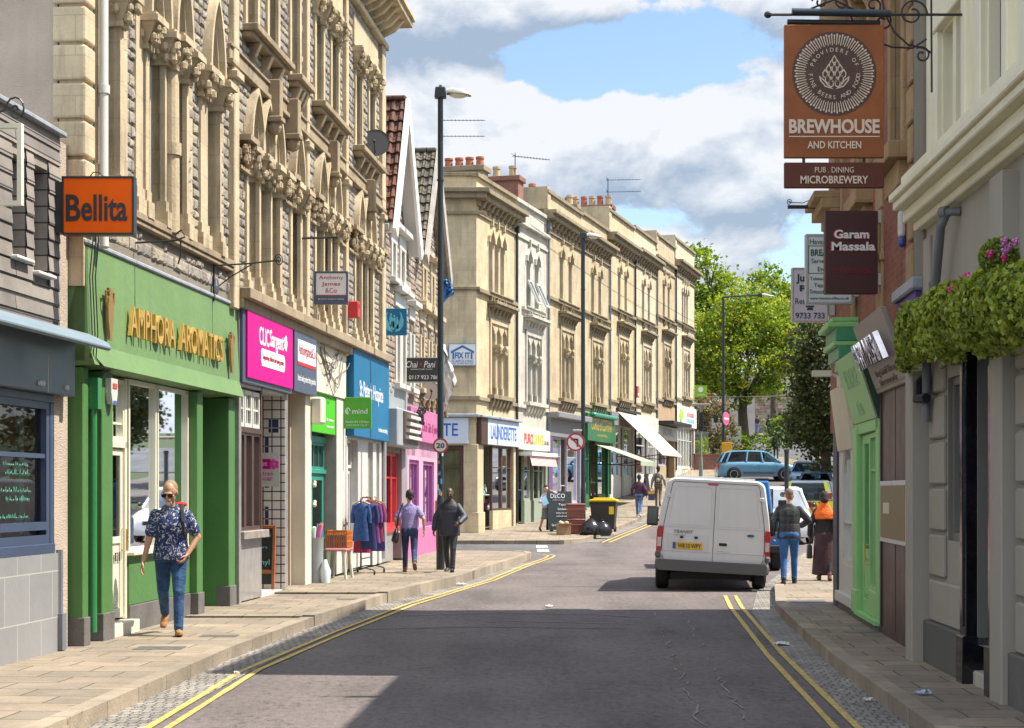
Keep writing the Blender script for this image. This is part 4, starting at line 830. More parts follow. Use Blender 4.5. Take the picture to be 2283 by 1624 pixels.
bx('stall_riser', M_white, s, 16.1, 19.15, .06, .2, .2, .5); interior(s, 15.4, 16.76, .2, 2.76, .34, 2.5); bx('soffit', M_white, s, 15.34, 19.4, .0, .6, 2.76, 2.80)
mb = MB(); mb.tube([(19.44, -.05, 4.5), (19.44, -.05, .3)], .045, 8); mb.build('rainwater_pipe', M_shut, s)
# gabled houses ----------------------------------------------------------
M_tile = brickmat('clay_roof_tiles', (.21, .085, .055), (.15, .07, .05), (.04, .025, .02), .24, .30, .014, .8, 1.0, .02, 0., .4, flat=True, stain=.4)
M_tile2 = brickmat('lichened_roof_tiles', (.20, .175, .13), (.13, .115, .09), (.035, .03, .022), .24, .30, .014, .85, 1.0, .02, 0., .5, flat=True, stain=.4)
M_barge = mk('weathered_bargeboard', (.40, .37, .33), .85, .3, 5, .3, 20); M_boardw = mk('white_boards', (.80, .78, .76), .45, .05, 2)
def tiled_roof(parent, xa, xm, xb, ze, zr, y0, y1, m):
    """two slopes with overlapping tile courses, rolled tiles"""
    for (x0, x1) in ((xa, xm), (xb, xm)):
        L = math.hypot(x1-x0, zr-ze); n = int(L/.3); mb = MB(); cols = int((y1-y0)/.2)
        nx = Vector((-(zr-ze), 0, (x1-x0))).normalized(); nx = nx if nx.z > 0 else -nx
        for i in range(n):
            a, b = i/n, (i+1.12)/n
            for j in range(cols):
                q = [(y0+(y1-y0)*(j+t)/cols, h) for t, h in ((0, .015), (.2, .055), (.45, .06), (.65, .02), (1.0, .012))]
                vs = []
                for f, up in ((a, .05), (b, .0)):
                    for yy, h in q: vs.append(Vector((x0+(x1-x0)*f, yy, ze+(zr-ze)*f))+nx*(h+up))
                for yy, h in q: vs.append(Vector((x0+(x1-x0)*a, yy, ze+(zr-ze)*a))+nx*h*.2)
                mb.add(vs, [(k, k+1, 5+k+1, 5+k) for k in range(4)]+[(10+k, 10+k+1, k+1, k) for k in range(4)], random.choice((0, 0, 0, 1)) )
        mb.add([(x0, y0, ze), (x1, y0, zr), (x1, y1, zr), (x0, y1, ze)], [(0, 1, 2, 3)]); mb.build('roof_slope', m, parent, fix=False)
def gable_house(name, label, u0, u1, xa, xm, xb, ze, zr, over, mroof, mbarge, wallm, wins, soff):
    h = FA.thing(name, label, 'house', u0)
    ops = [w[:6] for w in wins]; mb = MB(); wall(mb, u0, u1, 2.6, ze-.1, ops, 0, .22, 0, 1)
    bars = [(o[0]-.16, o[1]+.16, o[2]-.25, o[3]+o[4]+.2) for o in ops]
    mb.add([(xa+.35, .0, ze-.1), (xb-.35, .0, ze-.1), (xm, 0, zr-.45)], [(0, 1, 2)], 0)
    stones(mb, u0, u1, 3.9, ze-.15, bars, 2, 4, y=0.)
    zz = ze-.1
    while zz < zr-1: f = (zz-ze+.1)/(zr-ze-.35); stones(mb, xa+.5+(xm-xa-.5)*f, xb-.5-(xb-.5-xm)*f, zz, zz+.18, [], 2, 4); zz += .18
    mb.build('front_wall', [M_mort, M_bath]+M_stonew, h)
    for o in ops: window(h, o, .13, .06, (1, 2), M_frame, M_pane)
    st = MB()
    for o in ops:
        st.cut(); st.box(o[0]-.16, o[0], -.06, .1, o[2], o[3]); st.cut(); st.box(o[1], o[1]+.16, -.06, .1, o[2], o[3]); st.cut(); st.box(o[0]-.25, o[1]+.25, -.16, .02, o[2]-.14, o[2]-.02)
        st.cut(); st.box(o[0]-.22, o[1]+.22, -.06, .02, o[3]+o[4], o[3]+o[4]+.32); st.box(o[0]-.3, o[1]+.3, -.22, .02, o[3]+o[4]+.32, o[3]+o[4]+.44)
    st.build('window_surround', soff, h, bevel=.01)
    bx('flank_wall', M_rubble2, h, u0+.01, u0+.25, .3, 8, 0, ze-.1); bx('rear_wall', M_rubble2, h, u0, u1, 7.8, 8, 0, ze-.1); bx('far_wall', M_rubble2, h, u1-.25, u1-.01, .1, 8, 0, ze-.1)
    tiled_roof(h, xa, xm, xb, ze, zr, -over+.06, 8.2, mroof)
    mb = MB()
    for x0 in (xa, xb):
        d = Vector((xm-x0, 0, zr-ze)).normalized(); nn = Vector((-d.z, 0, d.x)); nn = nn if nn.z > 0 else -nn
        mb.cut(); a, b = Vector((x0, 0, ze))-d*.25, Vector((xm, 0, zr)); w1, w2 = nn*.10, nn*-.24
        vs = [p+w+Vector((0, y, 0)) for y in (-over-.02, -over+.05) for p, w in ((a, w1), (b, w1), (b, w2), (a, w2))]
        mb.add(vs, [(0, 1, 2, 3), (7, 6, 5, 4), (0, 4, 5, 1), (1, 5, 6, 2), (2, 6, 7, 3), (3, 7, 4, 0)])
        mb.cut(); w3 = nn*-.06   # soffit boards under the overhang
        vs = [p+w+Vector((0, y, 0)) for y in (-over+.05, .02) for p, w in ((a, nn*-.03), (b, nn*-.03), (b, w3), (a, w3))]
        mb.add(vs, [(0, 1, 2, 3), (7, 6, 5, 4), (0, 4, 5, 1), (1, 5, 6, 2), (2, 6, 7, 3), (3, 7, 4, 0)])
    mb.build('bargeboard', mbarge, h); bx('ridge_tiles', mroof, h, xm-.1, xm+.1, -over+.05, 8.2, zr+.02, zr+.13, .03)
    mb = MB(); mb.box(xa-.15, xa+.2, -.2, 8, ze-.22, ze-.05); mb.build('gutter', M_shut, h, bevel=.02)
    return h
w1 = [(21.2, 21.62, 4.2, 5.55, .35, 'p'), (22.0, 22.42, 4.2, 5.55, .35, 'p'), (23.3, 23.7, 4.2, 5.5, .3, 'p'), (20.6, 21.0, 6.5, 7.25, 0, 'f'), (21.8, 22.3, 6.5, 7.25, 0, 'f')]
h1 = gable_house('gabled_house', 'narrow rubble house with a projecting bright white gable and red roof tiles', 19.42, 24.2, 19.3, 21.0, 23.0, 7.5, 10.45, .34, M_tile, M_boardw, M_rubble2, w1, M_white)
w2 = [(25.0, 25.4, 4.3, 5.6, .3, 'p'), (26.4, 26.8, 4.3, 5.6, .3, 'p'), (27.7, 28.1, 4.3, 5.6, .3, 'p'), (25.4, 25.8, 6.5, 7.3, 0, 'f'), (26.9, 27.3, 6.5, 7.3, 0, 'f')]
h2 = gable_house('gabled_house', 'rubble house with a grey weathered gable and lichened brown roof tiles', 24.2, 28.9, 24.3, 26.3, 28.8, 7.6, 10.35, .30, M_tile2, M_barge, M_rubble2, w2, M_bath)
mb = MB(); mb.T = None; CUR[0] = None
# red and grey shop
s = FA.thing('red_shopfront', 'shopfront with red window frames below a grey shutter box', 'shopfront', 19.45)
bx('fascia_board', M_shut, s, 19.46, 22.9, -.02, .2, 3.55, 4.15, .01); bx('shutter_box', M_shut, s, 19.5, 22.5, -.34, .0, 2.72, 3.55, .03)
mb = MB(); mb.box(20.2, 22.4, -.37, -.342, 2.8, 3.5); mb.build('display_recess', M_brown, s)
mb = MB()
for i, z in enumerate((2.9, 3.05, 3.2, 3.36)): mb.cut(); mb.box(20.3+i*.1, 22.2-.12*(i % 2), -.46, -.36, z, z+.07)
mb.build('loose_slat', M_white, s)
for a, b in ((19.5, 20.3), (20.32, 21.1), (21.12, 21.9)): window(s, (a, b, .95, 2.62, 0, 'f'), .08, .09, (1, 1), M_red, M_glass, 'shop_window', zb=[2.05], d=.09)
bx('stall_riser', M_red, s, 19.48, 21.92, .0, .12, .82, .95, .01); bx('lower_wall', M_marb, s, 19.48, 21.2, .05, .2, .2, .82); door(s, 21.2, 21.95, .25, 2.6, .3, M_red); bx('pillar', mk('dusky_pillar', (.27, .23, .25), .6), s, 21.96, 22.78, -.04, .3, .2, 2.72, .01)
interior(s, 19.5, 21.95, .2, 2.7, .4, 2.0); goods(s, 19.6, 21.8, .42, .8, .95, 2.2, 22, 5)
# pink shop
s = FA.thing('pink_shopfront', 'pink painted shopfront with purple window frames and a ragged pink fascia', 'shopfront', 22.8)
fb_ = bx('fascia_board', M_pinkd, s, 22.84, 28.6, -.12, .05, 2.95, 3.75, .015); lettering('lettering', mk('plum_letters', (.30, .03, .14), .5), fb_, 'Cards Gifts & Jewellery', 26.3, 3.3, 3.4, .32, -.122, shear=.2)
mb = MB(); foliage(mb, 23.3, 24.4, -.12, 0, 3.05, 3.75, 0, 46); mb.build('carved_plaque', M_black, s)
mb = MB(); wall(mb, 22.8, 28.65, .15, 2.95, [(23.3, 24.9, .85, 2.5, 0, 'f'), (25.6, 27.6, .85, 2.5, 0, 'f')], 0, .12, 0, 0); mb.build('front_wall', M_pink, s)
window(s, (23.3, 24.9, .85, 2.5, 0, 'f'), .05, .10, (3, 1), M_purple, M_glass, 'shop_window'); window(s, (25.6, 27.6, .85, 2.5, 0, 'f'), .05, .10, (3, 1), M_purple, M_glass, 'shop_window'); bx('stall_riser', M_pinkd, s, 22.82, 28.62, -.03, .0, .15, .85, .006)
interior(s, 22.9, 28.4, .2, 2.9, .15, 2.0); goods(s, 23.3, 27.6, .2, .7, .85, 2.1, 40, 9); bx('far_pier', M_pink, s, 28.3, 28.66, .0, 1.2, .15, 3.7); bx('orange_board', mk('orange_board', (.55, .22, .05), .6), s, 27.75, 28.2, -.06, -.0, .3, 1.5)
mb = MB()
for i in range(5):
    x = 23.5+i*1.0; mb.tube([(x+k*.12, -.06-.02*(k % 3), 4.0-.16*math.sin(k*.9+i)-.02*k) for k in range(9)], .03, 5)
mb.build('withered_creeper', mk('creeper', (.16, .11, .06), .9, .4), h2)
# ---------------------------------------------------------------- the Bath stone terrace beyond the junction
FB = Front(LB, LB.Y(1062))
M_sage = mk('sage_frame', (.27, .31, .25), .45, .1, 3); M_lilac = mk('lilac_frame', (.40, .38, .48), .45, .1); M_forest = mk('forest_green', (.02, .13, .045), .38, .1, 2)
M_fgrey = mk('lead_grey_board', (.22, .21, .23), .55, .12, 2); M_palesign = mk('pale_blue_sign', (.52, .60, .72), .4, .05, 1); M_offw = mk('off_white_sign', (.64, .60, .52), .5, .06, 1)
M_canvas = mk('cream_canvas', (.60, .53, .41), .85, .06, 1.2, .15, 60); M_canvg = mk('sage_canvas', (.34, .39, .28), .85, .08, 1.2, .15, 60)
M_tc = mk('terracotta', (.40, .13, .07), .8, .2, 5); M_buff = mk('buff_clay', (.50, .36, .20), .8, .2, 5); M_rbrick = brickmat('red_brick', (.33, .105, .065), (.24, .085, .06), (.22, .18, .15), .225, .075, .010, .9, .5, 0, .5, .3)
M_tan = mk('tan_render', (.40, .28, .17), .85, .15, 1.5); M_blueL = mk('blue_letters', (.03, .10, .42), .5); M_redL = mk('red_letters', (.55, .03, .04), .5); M_yelL = mk('yellow_letters', (.75, .45, .04), .5); M_limeL = mk('lime_mark', (.35, .62, .03), .5)
HU = [0, 4.75, 9.30, 15.0, 20.3, 25.9, 31.5, 36.9, 43.2]
UP = [0, 0, .78, .85, 1.55, 1.65, 2.3, 2.55]; SI = [0, 0, .40, .50, .98, 1.1, 1.6, 1.95]
GZ = [.36, .5, .78, 1.05, 1.5, 1.9, 2.35, 2.75]
HL = ['corner terrace house of cream stone over the launderette with a tall parapet', 'pale grey painted terrace house over the cafe with open casements',
      'cream stone terrace house over a lilac framed shop behind the second lamp post', 'cream stone terrace house over the dark green wine shop', 'cream stone terrace house over the shop with the wide cream awning',
      'cream stone terrace house with a red alarm box over a white shopfront', 'narrow terrace house over a small shop with a black flat canopy', 'end terrace house nearest the trees over a white shopfront with tall bars']
HOUSE = []
for i in range(8):
    u0, u1 = HU[i]+.0015, HU[i+1]-.0015; W_ = u1-u0; U, S, gz = UP[i], SI[i], GZ[i]; pale = i == 1; ms = M_pale if pale else M_terv[(0, 0, 1, 1, 0, 2, 1, 2)[i]]; mso = M_pale if pale else M_terrs
    h = FB.thing('terrace_house', HL[i], 'house', u0, 'stone terrace houses beyond the junction', z0=gz-.2); HOUSE.append(h)
    X = lambda f: u0+W_*f
    if i in (0, 7): tops = [(X(.5)+d-.25, X(.5)+d+.25) for d in (-.72, 0, .72)]
    else: tops = [(X(.40)-.28, X(.40)+.28), (X(.66)-.28, X(.66)+.28)]
    trip = [(X(.56)+d-.29, X(.56)+d+.29) for d in (-.74, 0, .74)]
    zs, zt = 8.46+U, 10.57+U; zl, zh = 5.0+S, 7.42+U*.85
    o1 = [(a, b, zs, zt-.45, .45, 'o') for a, b in tops]; o2 = [(a, b, zl, zh-.42, .42, 'o') for a, b in trip]
    ptop = 12.2+U*1.02+(.25 if i in (2, 3) else .5 if i in (4, 5) else .6 if i > 5 else 0)
    if i == 6: ptop -= .3
    mb = MB(); wall(mb, u0, u1, 4.0+S*.8, ptop-.12, o1+o2, 0, .22); mb.build('front_wall', [ms, ms], h)
    for o in o1+o2: window(h, o, .14, .055, (1, 2), M_frame, M_pane if i % 3 else M_pane)
    b = MB()
    for o in o1:    # hood moulds over the lancets
        A, B = outline((o[0]-.13, o[1]+.13, o[3]-.05, o[3], .45+.17, 'o'))[2:], outline((o[0]-.03, o[1]+.03, o[3]-.05, o[3], .45+.04, 'o'))[2:]; n = len(A); b.cut()
        b.add([(x, -.10, z) for x, z in A]+[(x, -.10, z) for x, z in B]+[(x, .01, z) for x, z in A]+[(x, .01, z) for x, z in B], [f for k in range(n-1) for f in ((k, k+1, n+k+1, n+k), (k+1, k, 2*n+k, 2*n+k+1), (n+k, n+k+1, 3*n+k+1, 3*n+k))])
        b.box((o[0]+o[1])/2-.05, (o[0]+o[1])/2+.05, -.12, .01, zt+.12, zt+.36)
    b.build('hood_mould', ms, h)
    b = MB(); b.cut(); b.box(u0 if not pale else X(.2), u1 if not pale else X(.9), -.13, .02, zs-.16, zs-.03); b.box(X(.25), X(.85), -.18, .02, zs-.05, zs)
    for o in o1: corbels(b, o[0], o[1], 2, 0, zs-.5, zs-.16, .13, .12)
    b.cut(); tx0, tx1 = trip[0][0]-.28, trip[-1][1]+.28
    b.box(tx0-.1, tx1+.1, -.36, .02, zh+.62, zh+.72); b.box(tx0, tx1, -.28, .02, zh+.52, zh+.62); b.box(tx0, tx1, -.06, .02, zh+.2, zh+.52); corbels(b, tx0, tx1, 6, 0, zh+.25, zh+.54, .22, .13)
    b.cut(); b.box(tx0-.05, tx1+.05, -.24, .02, zl-.14, zl); b.box(u0, u1, -.1, .02, zl-.26, zl-.14); corbels(b, tx0, tx1, 6, 0, zl-.52, zl-.16, .2, .16)
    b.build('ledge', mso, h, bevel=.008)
    b = MB()
    for k in range(2):
        xa, xb = trip[k][1], trip[k+1][0]; xm = (xa+xb)/2; b.cut(); b.cyl((xm, .02, zl+.25), (xm, .02, zh-1.0), .075, .07, 10); b.box(xa, xb, -.06, .12, zl, zl+.28); capital(b, xm-.07, xm+.07, -.06, .1, zh-1.02, zh-.68); b.box(xm-.05, xm+.05, -.02, .1, zh-.68, zh-.3)
    for a, c_ in ((trip[0][0]-.14, trip[0][0]), (trip[-1][1], trip[-1][1]+.14)): b.cut(); b.box(a, c_, -.06, .02, zl, zh+.15)
    b.cut(); b.box(trip[0][0]-.14, trip[-1][1]+.14, -.05, .02, zh+.02, zh+.2)
    for o in o2: b.cut(); x = (o[0]+o[1])/2; b.box(x-.035, x+.035, -.045, .02, zh, zh+.2)
    b.build('mullion', ms, h)
    cz = 11.42+U;
    b = MB()
    if i in (0, 2, 3, 4, 5, 7):
        e0 = .3 if i in (2, 4) else 0; e1 = .3 if i in (0, 3, 5, 7) else 0
        for z0, z1, p in ((10.84+U, 10.94+U, .07), (cz-.28, cz-.1, .10), (cz-.1, cz+.1, .32), (cz+.1, cz+.24, .46)): b.box(u0-(e0 if p > .2 else 0), u1+(e1 if p > .2 else 0), -p, .05, z0, z1)
        corbels(b, u0+.1, u1-.1, 9, 0, cz-.42, cz-.1, .28, .15)
    else:
        for z0, z1, p in ((10.84+U, 10.94+U, .06), (cz-.1, cz+.04, .16)): b.box(u0, u1, -p, .05, z0, z1)
    b.build('cornice', mso, h, bevel=.01)
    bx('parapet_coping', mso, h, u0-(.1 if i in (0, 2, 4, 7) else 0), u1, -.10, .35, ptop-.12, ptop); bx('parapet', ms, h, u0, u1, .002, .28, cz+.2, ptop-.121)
    if i in (2, 4, 6, 7): bx('parapet_pier', ms, h, u0-.12, u0+.35, -.06, 1.2, cz+.3, ptop+.1)
    bx('roof', mk('roof_slate', (.10, .10, .115), .8), h, u0, u1, .3, 8, cz-.1, cz+.05); bx('rear_wall', ms, h, u0, u1, 7.8, 8, gz-.6, cz); bx('party_wall', ms, h, u0+.01, u0+.2, .3, 7.8, gz-.6, ptop-.1)
    if i == 7: bx('end_wall', ms, h, u1-.3, u1, .002, 7.8, gz-.8, ptop-.13)
    if i: b = MB(); b.tube([(u0+.02, -.07, cz-.3), (u0+.02, -.07, gz+.1)], .05, 8); b.box(u0-.08, u0+.12, -.16, 0, cz-.5, cz-.25); b.build('rainwater_pipe', M_iron if i % 2 else M_greyp, h)
def shop(i, mfas, mfr, z0, z1, sill, bays, lett=(), mr=None, dx=None, proj=.14, txtm=None, gseed=0, fx=(0, 1)):
    """ground floor of a terrace house: fascia z0..z1, glazed bays as fractions, door bay dx"""
    h = HOUSE[i]; CUR[0] = Matrix.Translation((-HU[i]-.0015, 0, -(GZ[i]-.2))); u0, u1 = HU[i], HU[i+1]; W_ = u1-u0; g0 = GZ[i]; X = lambda f: u0+W_*f
    f = bx('fascia_board', mfas, h, X(fx[0])+.02, X(fx[1])-.02, -proj, .05, z0, z1, .01)
    for (t_, fr, dz, w, hh, m, kw) in lett: lettering('lettering', m, f, t_, X(fr), z0+(z1-z0)*dz, w, hh, -proj-.002, **kw)
    b = MB(); b.box(u0+.02, u0+.3, -.04, .3, g0-.3, z0); b.cut(); b.box(u1-.3, u1-.02, -.04, .3, g0-.3, z0); b.build('pilaster', mr or mfr, h, bevel=.01)
    for a, c_ in bays: window(h, (X(a), X(c_), g0+sill, z0, 0, 'f'), .06, .08, (1, 1), mfr, M_glass, 'shop_window', zb=[z0-.75], d=.08); bx('stall_riser', mr or mfr, h, X(a), X(c_), .02, .14, g0-.3, g0+sill)
    if dx: door(h, X(dx[0]), X(dx[1]), g0+.06, g0+2.15, .3, mfr); window(h, (X(dx[0]), X(dx[1]), g0+2.2, z0, 0, 'f'), .3, .05, (1, 1), mfr, M_glass, 'transom_window')
    interior(h, u0+.2, u1-.2, g0-.1, z0, .36, 3.0); bx('soffit', mfr, h, u0+.2, u1-.2, .0, .4, z0-.02, z0+.02)
    goods(h, u0+.4, u1-.4, .4, .8, g0+sill, z0-.9, 26, 30+i+gseed, .5)
    bx('upper_board', M_terr if i != 1 else M_pale, h, u0+.002, u1-.002, .001, .2, z1, 4.02+SI[i]*.8)
    return h
Kw = dict(bold=.01)
h = shop(0, M_palesign, M_brown, 3.30, 4.16, .72, [(.42, .68), (.68, .92)], [('LAUNDERETTE', .58, .5, 3.2, .46, M_blueL, Kw)], M_terr, (.16, .38), .16, fx=(.16, 1))
bx('sign_end', M_brown, h, .06, .80, -.17, .05, 3.28, 4.18, .02); bx('flashing', M_lead, h, -.1, 4.75, -.26, .05, 4.17, 4.26, .02); bx('corner_pier', M_terr, h, -.05, .62, -.06, .4, 0, 3.28, .01); bx('pier_base', M_terr, h, -.09, .66, -.11, .4, 0, 1.05, .02)
h = shop(1, M_offw, M_sage, 3.25, 4.02, .9, [(.30, .50), (.60, .78), (.78, .92)], [('PURO', .30, .5, 1.25, .40, M_redL, dict(bold=.03)), ('LOUNGE', .60, .5, 1.6, .40, M_yelL, dict(bold=.03)), ('CAFE BAR', .86, .38, .75, .16, M_black, {})], None, (.08, .27))
b = MB(); b.box(HU[1]+.5, HU[2]-.3, -.5, -.0, 3.02, 3.16, 0)
nst = 46
for k in range(nst): x = HU[1]+.5+k*(HU[2]-HU[1]-.8)/nst; x2 = x+(HU[2]-HU[1]-.8)/nst; b.quad((x, -.42, 3.02), (x2, -.42, 3.02), (x2, -.50, 2.66), (x, -.50, 2.66), k % 2); b.quad((x, -.415, 3.02), (x, -.495, 2.66), (x2, -.495, 2.66), (x2, -.415, 3.02), k % 2)
aw = b.build('awning', [M_txt, M_redL], h)
h = shop(2, M_fgrey, M_lilac, 3.85, 4.55, .5, [(.12, .42), (.6, .9)], [('No 47', .75, .5, .9, .3, M_shut, {})], None, (.44, .58)); bx('shop_cornice', M_fgrey, h, HU[2]-.05, HU[3]-.1, -.5, .05, 4.55, 4.78, .03); bx('pilaster_front', mk('violet_paint', (.14, .07, .22), .5), h, HU[2]+.05, HU[2]+.45, -.12, 0, .6, 3.85)
h = shop(3, M_forest, M_forest, 3.85, 5.0, .5, [(.1, .3), (.62, .9)], [('CORKS of COTHAM', .5, .62, 4.0, .52, M_gold, Kw), ('wine merchants', .52, .24, 2.0, .14, M_gold, {})], None, (.34, .58), .28); bx('roller_blind', M_teal, h, HU[3]+.5, HU[4]-.1, -.5, -.28, 4.86, 5.02, .05)
h = shop(4, M_fgrey, M_white, 4.7, 5.3, .9, [(.1, .3), (.3, .5), (.62, .92)], [], M_white, (.51, .61))
h = shop(5, M_white, M_white, 4.7, 5.4, .6, [(.08, .5), (.66, .94)], [], M_white, (.52, .64))
h = shop(6, M_offw, M_lilac, 4.4, 5.1, .7, [(.12, .55)], [('JACKWELL', .5, .5, 3.0, .5, M_fgrey, {})], M_tan, (.6, .8)); bx('flat_canopy', M_iron, h, HU[6]+.1, HU[7]+.2, -.9, .02, 5.15, 5.32, .02); bx('upper_render', M_tan, h, HU[6]+.02, HU[7]-.02, -.02, .0, 5.33, 6.2)
h = shop(7, M_txt, M_white, 5.3, 6.4, .3, [(.06, .2), (.2, .34), (.34, .48), (.48, .62), (.62, .76), (.76, .92)], [('GOOD BOOKS MUSIC', .66, .62, 2.4, .24, M_redL, Kw), ('CLOTHES & FAIR TRADE', .66, .32, 2.4, .22, mk('cyan_letters', (.05, .45, .55), .5), Kw)], None, None)
b = MB(); b.ball((HU[7]+1.1, -.15, 5.85), (.5, .03, .4), 12); b.ball((HU[7]+1.6, -.15, 5.95), (.3, .03, .22), 10); b.build('leaf_mark', M_limeL, h)
# awnings are fixed to their houses
def awning(i, a, b_, zt, zb, p, m, val, nm='awning'):
    CUR[0] = Matrix.Translation((-HU[i]-.0015, 0, -(GZ[i]-.2))); mb = MB(); n = 10
    mb.add([(a, 0, zt), (b_, 0, zt), (b_, -p, zb), (a, -p, zb), (a, 0, zt-.012), (b_, 0, zt-.012), (b_, -p, zb-.012), (a, -p, zb-.012)], [(0, 1, 2, 3), (7, 6, 5, 4), (0, 3, 7, 4), (1, 5, 6, 2), (3, 2, 6, 7)])
    mb.box(a, b_, -p-.012, -p, zb-val, zb)
    o = mb.build(nm, m, HOUSE[i]); f = MB()
    for x in (a+.15, b_-.15): f.tube([(x, 0, zb-.1), (x, -p*.5, zb-.15), (x, -p, zb-.02)], .02, 5)
    f.box(a, b_, -.14, .0, zt-.02, zt+.10); f.build('awning_arm', M_iron, o)
awning(4, 21.8, 27.0, 5.42, 3.42, 2.1, M_canvas, .06); awning(3, 17.0, 20.1, 3.78, 3.02, 2.1, M_canvg, .20)
# alarm box, open casements of the pale house
a = FB.thing('alarm_box', 'small red alarm box on the cream terrace wall between tall windows', 'alarm box', 26.1, z0=6.2); bx('alarm_case', M_redL, a, 26.1, 26.45, -.14, 0, 6.2, 6.75, .02); bx('alarm_label', M_white, a, 26.14, 26.41, -.15, -.138, 6.3, 6.42)
CUR[0] = Matrix.Translation((-HU[1]-.0015, 0, -(GZ[1]-.2)))
for x in (6.4, 7.6):
    mb = MB(); K = Matrix.Translation((x, -.02, 9.45)) @ Matrix.Rotation(R(-24), 4, 'X'); o = (0, .56, -.95, 0, 0, 'f'); mb.T = CUR[0] @ K; ring(mb, outline(o), outline(o, .06), -.03, .03); w = mb.build('open_casement', M_frame, HOUSE[1]); mb = MB(); mb.T = CUR[0] @ K; mb.box(.05, .51, -.006, .006, -.9, -.05); mb.build('pane', M_glass, w)
# side wall of the corner house (faces the side street), with its own shop window and fascia
h = HOUSE[0]; MW = Matrix.Translation(h.location) @ Matrix.Rotation(LB.rz, 4, 'Z'); CUR[0] = MW.inverted(); c0 = FB.world(0, 0, 0); cx, cy = c0.x, c0.y
ow = [(cx-4.6, cx-.42, .9, 3.25, 0, 'f')]; up = [(cx-3.9, cx-3.3, 6.4, 7.6, 0, 'f')]
mb = MB(); wall(mb, cx-14, cx, 0, 12.1, ow+up, cy, .3); mb.build('side_wall', [M_terr, M_terr], h)
window(h, ow[0], cy+.08, .12, (3, 1), M_brown, M_glass, 'shop_window', zb=[2.55]); window(h, up[0], cy+.2, .06, (1, 2), M_frame)
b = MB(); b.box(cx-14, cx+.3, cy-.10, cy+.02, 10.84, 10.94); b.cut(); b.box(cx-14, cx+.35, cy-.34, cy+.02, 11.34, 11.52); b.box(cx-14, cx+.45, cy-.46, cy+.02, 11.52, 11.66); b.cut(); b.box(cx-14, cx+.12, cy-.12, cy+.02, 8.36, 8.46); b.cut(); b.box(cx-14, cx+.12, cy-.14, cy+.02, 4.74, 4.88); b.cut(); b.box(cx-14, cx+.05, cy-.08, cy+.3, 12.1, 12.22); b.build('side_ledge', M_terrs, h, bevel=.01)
f = bx('side_fascia', M_palesign, h, cx-4.9, cx-.26, cy-.14, cy+.02, 3.30, 4.16, .01); lettering('lettering', M_blueL, f, 'LAUNDERETTE', cx-2.15, 3.76, 3.1, .42, cy-.142, bold=.01); bx('side_flashing', M_lead, h, cx-5, cx+.1, cy-.24, cy+.02, 4.17, 4.28, .02)
for x0, ct in ((cx-3.2, M_terrs),): bx('side_panel', M_terr, h, cx-2.9, cx-.6, cy-.02, cy+.01, 5.2, 8.1)
interior(h, cx-5, cx+.1, 0, 3.3, cy+.32, 2.2, mk('launderette_wall', (.30, .36, .27), .9))
mb = MB(); [mb.box(x, x+.62, cy+1.4, cy+2.0, .2, 1.2) for x in (cx-4.2, cx-3.5, cx-2.8, cx-2.1, cx-1.4)]; mb.build('washing_machines', M_white, h); o = bx('ceiling_lamp', emis('lamp_tube', (1, .95, .7), 2.2), h, cx-4.2, cx-.7, cy+.9, cy+1.0, 3.08, 3.14)
# chimneys and aerials
def chimney(i, u, y, w, d, z0, z1, pots, m, pm, ph=.5, along=True):
    h = HOUSE[i]; CUR[0] = Matrix.Translation((-HU[i]-.0015, 0, -(GZ[i]-.2))); mb = MB(); mb.box(u, u+w, y, y+d, z0, z1); mb.box(u-.08, u+w+.08, y-.08, y+d+.08, z1-.18, z1); c = mb.build('chimney', m, h, bevel=.01)
    for k in range(pots):
        f = (k+.5)/pots; px_, py_ = (u+w*f, y+d/2) if along else (u+w/2, y+d*f); r = .15
        mb = MB(); mb.lathe([(r*1.0, 0), (r*.85, ph*.75), (r*1.02, ph*.78), (r*1.02, ph), (r*.7, ph), (r*.7, ph*.5)], (px_, py_, z1), 12); mb.build('pot', pm[k % len(pm)], c, smooth=40)
chimney(0, 2.2, .45, .7, 1.5, 11.6, 12.9, 4, M_terrs, [M_tc], .34, False)
chimney(1, 7.0, .5, .75, 1.25, 11.4, 13.4, 2, M_rbrick, [M_buff], .42, False); chimney(2, 9.7, .5, .5, .5, 12.0, 13.1, 1, M_terrs, [M_tc], .5)
chimney(3, 16.6, .6, .6, .7, 12.4, 13.9, 1, M_terrs, [M_buff], .42); chimney(4, 22.6, .4, .7, 2.3, 12.4, 14.85, 6, M_rbrick, [M_buff, M_tc], .46, False)
CUR[0] = None
def aerial(loc, h, label, arms=2, yaw=0):
    t = thing('tv_aerial', label, 'tv aerial', loc, yaw); m = MB(); m.cyl((0, 0, 0), (0, 0, h), .02, n=6); m.build('mast', M_iron, t)
    for k in range(arms):
        m = MB(); z = h-.08-k*.55; m.cyl((-.1, 0, z), (1.5, 0, z), .012, n=5); [m.cyl((-.05+q*.13, -.14, z), (-.05+q*.13, .14, z), .007, n=4) for q in range(12)]; [m.cyl((.0, 0, z), (-.08, y, z+.12), .008, n=4) for y in (-.15, .15)]; m.build('antenna', M_iron, t)
p = FB.world(2.5, 2.0, 12.9); aerial(p, 1.75, 'two armed television aerial above the four terracotta chimney pots')
p = FB.world(7.3, .7, 13.4); aerial(p, .85, 'small television aerial on the red brick chimney', 1, .5)
p = FB.world(22.9, .6, 14.85); aerial(p, 1.25, 'television aerial beside the row of six chimney pots', 2, -.1)
